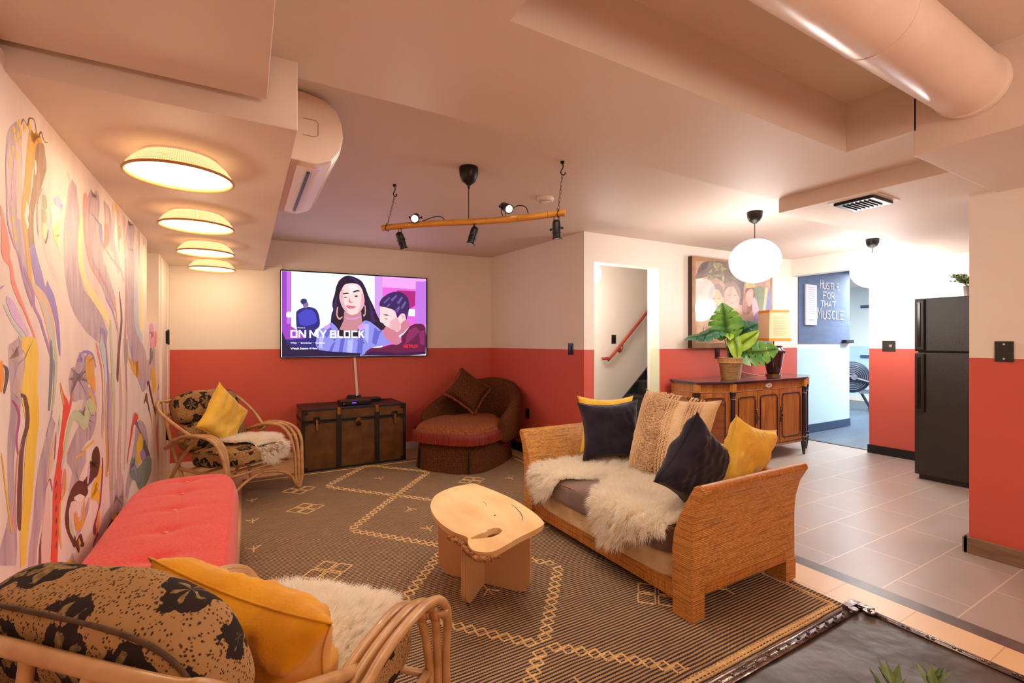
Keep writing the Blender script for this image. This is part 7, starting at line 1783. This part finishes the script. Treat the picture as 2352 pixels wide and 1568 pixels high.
# ================================================================ gym things seen through the opening
t = thing('chalkboard', 'blue chalkboard with HUSTLE FOR THAT MUSCLE in white chalk', 'chalkboard', (6.56, 3.598, 1.24))
mb = MB(); mb.box(0.0, 1.37, -0.008, 0.0, 0.0, 1.14); mb.build('board', 'chalkboard', t)
mb = MB()
GL = {'H': [[(0, 0), (0, 1)], [(.6, 0), (.6, 1)], [(0, .5), (.6, .55)]], 'U': [[(0, 1), (0, .2), (.15, 0), (.45, 0), (.6, .2), (.6, 1)]], 'S': [[(.6, .9), (.4, 1), (.1, .95), (.05, .7), (.5, .4), (.55, .15), (.35, 0), (0, .08)]], 'T': [[(0, 1), (.7, 1)], [(.35, 1), (.35, 0)]], 'L': [[(0, 1), (0, 0), (.6, 0)]],
      'E': [[(.6, 1), (0, 1), (0, 0), (.6, 0)], [(0, .5), (.5, .52)]], 'F': [[(.6, 1), (0, 1), (0, 0)], [(0, .5), (.5, .52)]], 'O': [[(.3, 0), (.05, .25), (.05, .75), (.3, 1), (.55, .75), (.55, .25), (.3, 0)]], 'R': [[(0, 0), (0, 1), (.45, .95), (.5, .7), (.4, .5), (0, .45)], [(.25, .45), (.6, 0)]],
      'A': [[(0, 0), (.3, 1), (.6, 0)], [(.1, .35), (.5, .38)]], 'M': [[(0, 0), (.12, 1), (.4, .35), (.68, 1), (.8, 0)]], 'C': [[(.6, .85), (.4, 1), (.1, .8), (0, .45), (.12, .1), (.4, 0), (.6, .12)]]}
def chalk(word, x, z, h, w_, first=1.25):
    for i, ch in enumerate(word):
        hh = h * (first if i == 0 else 1)
        for st_ in GL[ch]: mb.tube([(x + px_ * w_, -0.010, z + pz_ * hh) for px_, pz_ in st_], 0.0075, 5)
        x += w_ * (1.05 if ch == 'M' else 0.82)
def bx_(px_, py_):  # board coordinates of a point in the old layout
    return px_
chalk('HUSTLE', 0.541, 0.785, 0.092, 0.108, 1.4); chalk('FOR', 0.61, 0.64, 0.10, 0.143, 1.0); chalk('THAT', 0.553, 0.525, 0.085, 0.127, 1.0); chalk('MUSCLE', 0.456, 0.355, 0.12, 0.146, 1.35)
mb.build('chalk_lettering', 'chalk', t)
t = thing('wall_calendar', 'long white hanging calendar on the left of the chalkboard', 'calendar', (6.70, 3.588, 1.50))
mb = MB(); mb.box(0, 0.27, -0.022, -0.002, 0, 0.56); mb.build('sheets', 'paper', t, bevel=0.001)
mb = MB()
for i in range(13): mb.box(0.05, 0.22, -0.0228, -0.0222, 0.16 + i * 0.03, 0.165 + i * 0.03)
for i in range(5): mb.box(0.08 + i * 0.026, 0.095 + i * 0.026, -0.0228, -0.0222, 0.06, 0.082)
mb.build('printed_rows', 'ink_grey', t)
t = thing('chalk_ledge', 'tiny black ledge at the lower right corner of the chalkboard', 'ledge', (7.80, 3.588, 1.245))
mb = MB(); mb.box(-0.10, 0.12, -0.06, 0.0, 0, 0.05); mb.build('ledge', 'black_plastic', t, bevel=0.003)
for i, z in enumerate((1.98, 0.93)):
    t = thing('wall_bracket', ['upper dark bar on the gym wall seen past the chalkboard', 'lower dark bar on the gym wall, above the rowing machine'][i], 'wall bar', (11.40, 4.72, z))
    mb = MB(); mb.box(-0.05, 0.0, -0.22, 0.22, 0, 0.055); mb.build('bar', 'shelf_blue', t, bevel=0.004)
t = thing('rowing_machine', 'dark rowing machine with round flywheel in the gym room', 'exercise machine', (9.62, 4.32, 0.0), math.radians(-60))
Mx = Matrix.Rotation(0, 4, 'X')
mb = MB(); mb.lathe([(0.0, -0.07), (0.20, -0.07), (0.27, -0.05), (0.285, 0.0), (0.27, 0.05), (0.20, 0.07), (0.0, 0.07)], 36, M=Matrix.Translation((0, 0, 0.62)) @ Matrix.Rotation(PI / 2, 4, 'X')); mb.build('flywheel_housing', 'rower_dark', t, smooth=True, angle=40)
for k in range(6):
    mb = MB(); mb.torus((0, -0.075, 0.62), 0.07 + k * 0.03, 0.004, 'y', 32, 5); mb.build('guard_ring', 'steel_grey', t, smooth=True)
mb = MB(); mb.tube([(-0.30, -0.08, 0.72), (0.30, -0.08, 0.52)], 0.03, 8); mb.build('chain_cover', 'rower_dark', t)
mb = MB(); mb.cyl((0.02, -0.10, 0.63), (0.02, -0.13, 0.63), 0.05); mb.build('hub', 'steel_grey', t)
for x in (-0.25, 0.28):
    mb = MB(); mb.tube([(x * 0.3, 0, 0.45), (x, 0, 0.05)], 0.022, 8); mb.tube([(x, -0.25, 0.03), (x, 0.25, 0.03)], 0.025, 8); mb.build('leg', 'rower_dark', t)
mb = MB(); mb.box(0.1, 1.3, -0.04, 0.04, 0.33, 0.40); mb.build('rail', 'steel_grey', t)
mb = MB(); mb.tube([(-0.05, 0, 0.85), (-0.15, 0, 1.1)], 0.015, 8); mb.box(-0.25, -0.1, -0.12, 0.12, 1.08, 1.25); mb.build('monitor', 'rower_dark', t)

# ================================================================ black trunk by the camera
t = thing('black_trunk', 'black vinyl trunk with riveted steel edges in the near right corner', 'trunk', (0.78, 0.12, 0))
tw, td, th_ = 0.86, 0.61, 0.452
mb = MB(); mb.box(0, tw, 0, td, 0.0, th_ - 0.09); mb.build('body', 'black_vinyl', t, bevel=0.006)
mb = MB()
mb.box(0, tw, 0, td, th_ - 0.088, th_ - 0.004)
def lidp(u, v): x, y = u * tw, v * td; return Vector((x, y, th_ - 0.004 + 0.003 * noise.noise(Vector((x * 5, y * 5 + x * 3, 2))) + 0.0008 * noise.noise(Vector((x * 16, y * 9 - x * 9, 7))) + 0.003))
mb.grid(lidp, 70, 50); mb.build('lid', 'black_vinyl', t, smooth=True, angle=40)
mb = MB()
for (a_, b_) in (((0, 0), (tw, 0)), ((tw, 0), (tw, td)), ((tw, td), (0, td)), ((0, td), (0, 0))):
    mb.tube([(a_[0], a_[1], th_ - 0.004), (b_[0], b_[1], th_ - 0.004)], 0.0105, 10)
mb.box(0, tw, td - 0.026, td, th_, th_ + 0.0045); mb.box(tw - 0.018, tw, 0, td, th_, th_ + 0.0045)
ed = mb.build('steel_edge', 'steel_edge', t, smooth=True)
mb = MB(); 
for i in range(36):
    u = (i + 0.5) / 36; mb = MB()
    mb.sphere((tw * u, td - 0.009 - 0.010 * (i % 2), th_ + 0.005), 0.0052, 8, 5, sc=(1, 1, 0.7))
    mb.build('rivet', 'steel_edge', ed, smooth=True)
for i in range(11):
    for dx in (0.0, 0.012): mb = MB(); mb.sphere((tw - 0.010, td * ((i + 0.5) / 11) + dx, th_ + 0.006), 0.0042, 8, 5); mb.build('rivet', 'steel_edge', ed, smooth=True)
mb = MB(); mb.box(tw - 0.05, tw + 0.012, td - 0.012, td + 0.012, th_ - 0.03, th_ + 0.0125); mb.box(tw - 0.012, tw + 0.012, td - 0.05, td + 0.012, th_ - 0.03, th_ + 0.012)
mb.cyl((tw - 0.045, td - 0.018, th_ + 0.006), (tw - 0.045, td - 0.018, th_ + 0.012), 0.014, seg=16); mb.cyl((tw - 0.018, td - 0.048, th_ + 0.006), (tw - 0.018, td - 0.048, th_ + 0.012), 0.016, seg=16)
mb.sphere((tw - 0.018, td - 0.048, th_ + 0.012), 0.006, 8, 5); cg = mb.build('corner_cap', 'steel_edge', t, bevel=0.003)
t = thing('trunk_plant', 'low green leafy plant standing on the black trunk at the frame bottom', 'potted plant', (1.04, 0.29, 0.46))
mb = MB(); mb.lathe([(0.0, 0.0), (0.05, 0.0), (0.062, 0.09), (0.056, 0.09), (0.0, 0.08)], 28); mb.build('pot', 'zinc_pot', t, smooth=True, angle=40)
def spiky(e, r_, n, seed):
    rr = random.Random(seed); e = Vector(e); mb = MB(); mb.tube(bez([(0, 0, 0.08), (e.x * 0.4, e.y * 0.4, 0.08 + (e.z - 0.08) * 0.6), tuple(e)], 6), 0.002, 5)
    for i in range(n):
        a_ = rr.random() * 2 * PI; d = Vector((math.cos(a_), math.sin(a_), rr.uniform(0.3, 1.6))).normalized(); u_ = d.cross(Vector((0, 0, 1))).normalized(); L_ = r_ * (0.7 + 0.6 * rr.random()); b_ = e - Vector((e.x, e.y, 0.08)) * 0.10 * rr.random()
        mb.add([b_, b_ + d * L_ * 0.45 + u_ * L_ * 0.16, b_ + d * L_, b_ + d * L_ * 0.45 - u_ * L_ * 0.16, b_ + d * L_ * 0.5 + Vector((0, 0, -0.002))], [(0, 1, 4), (1, 2, 4), (2, 3, 4), (3, 0, 4)])
    mb.open = True; mb.build('leaf_sprig', 'small_leaf', t, uv=None)
for i, e in enumerate([(-0.02, 0.115, 0.165), (0.035, 0.125, 0.15), (0.09, 0.08, 0.17), (0.12, 0.02, 0.15), (-0.08, 0.03, 0.15), (0.02, -0.05, 0.18), (0.0, 0.05, 0.20)]): spiky(e, 0.04, 9, i)
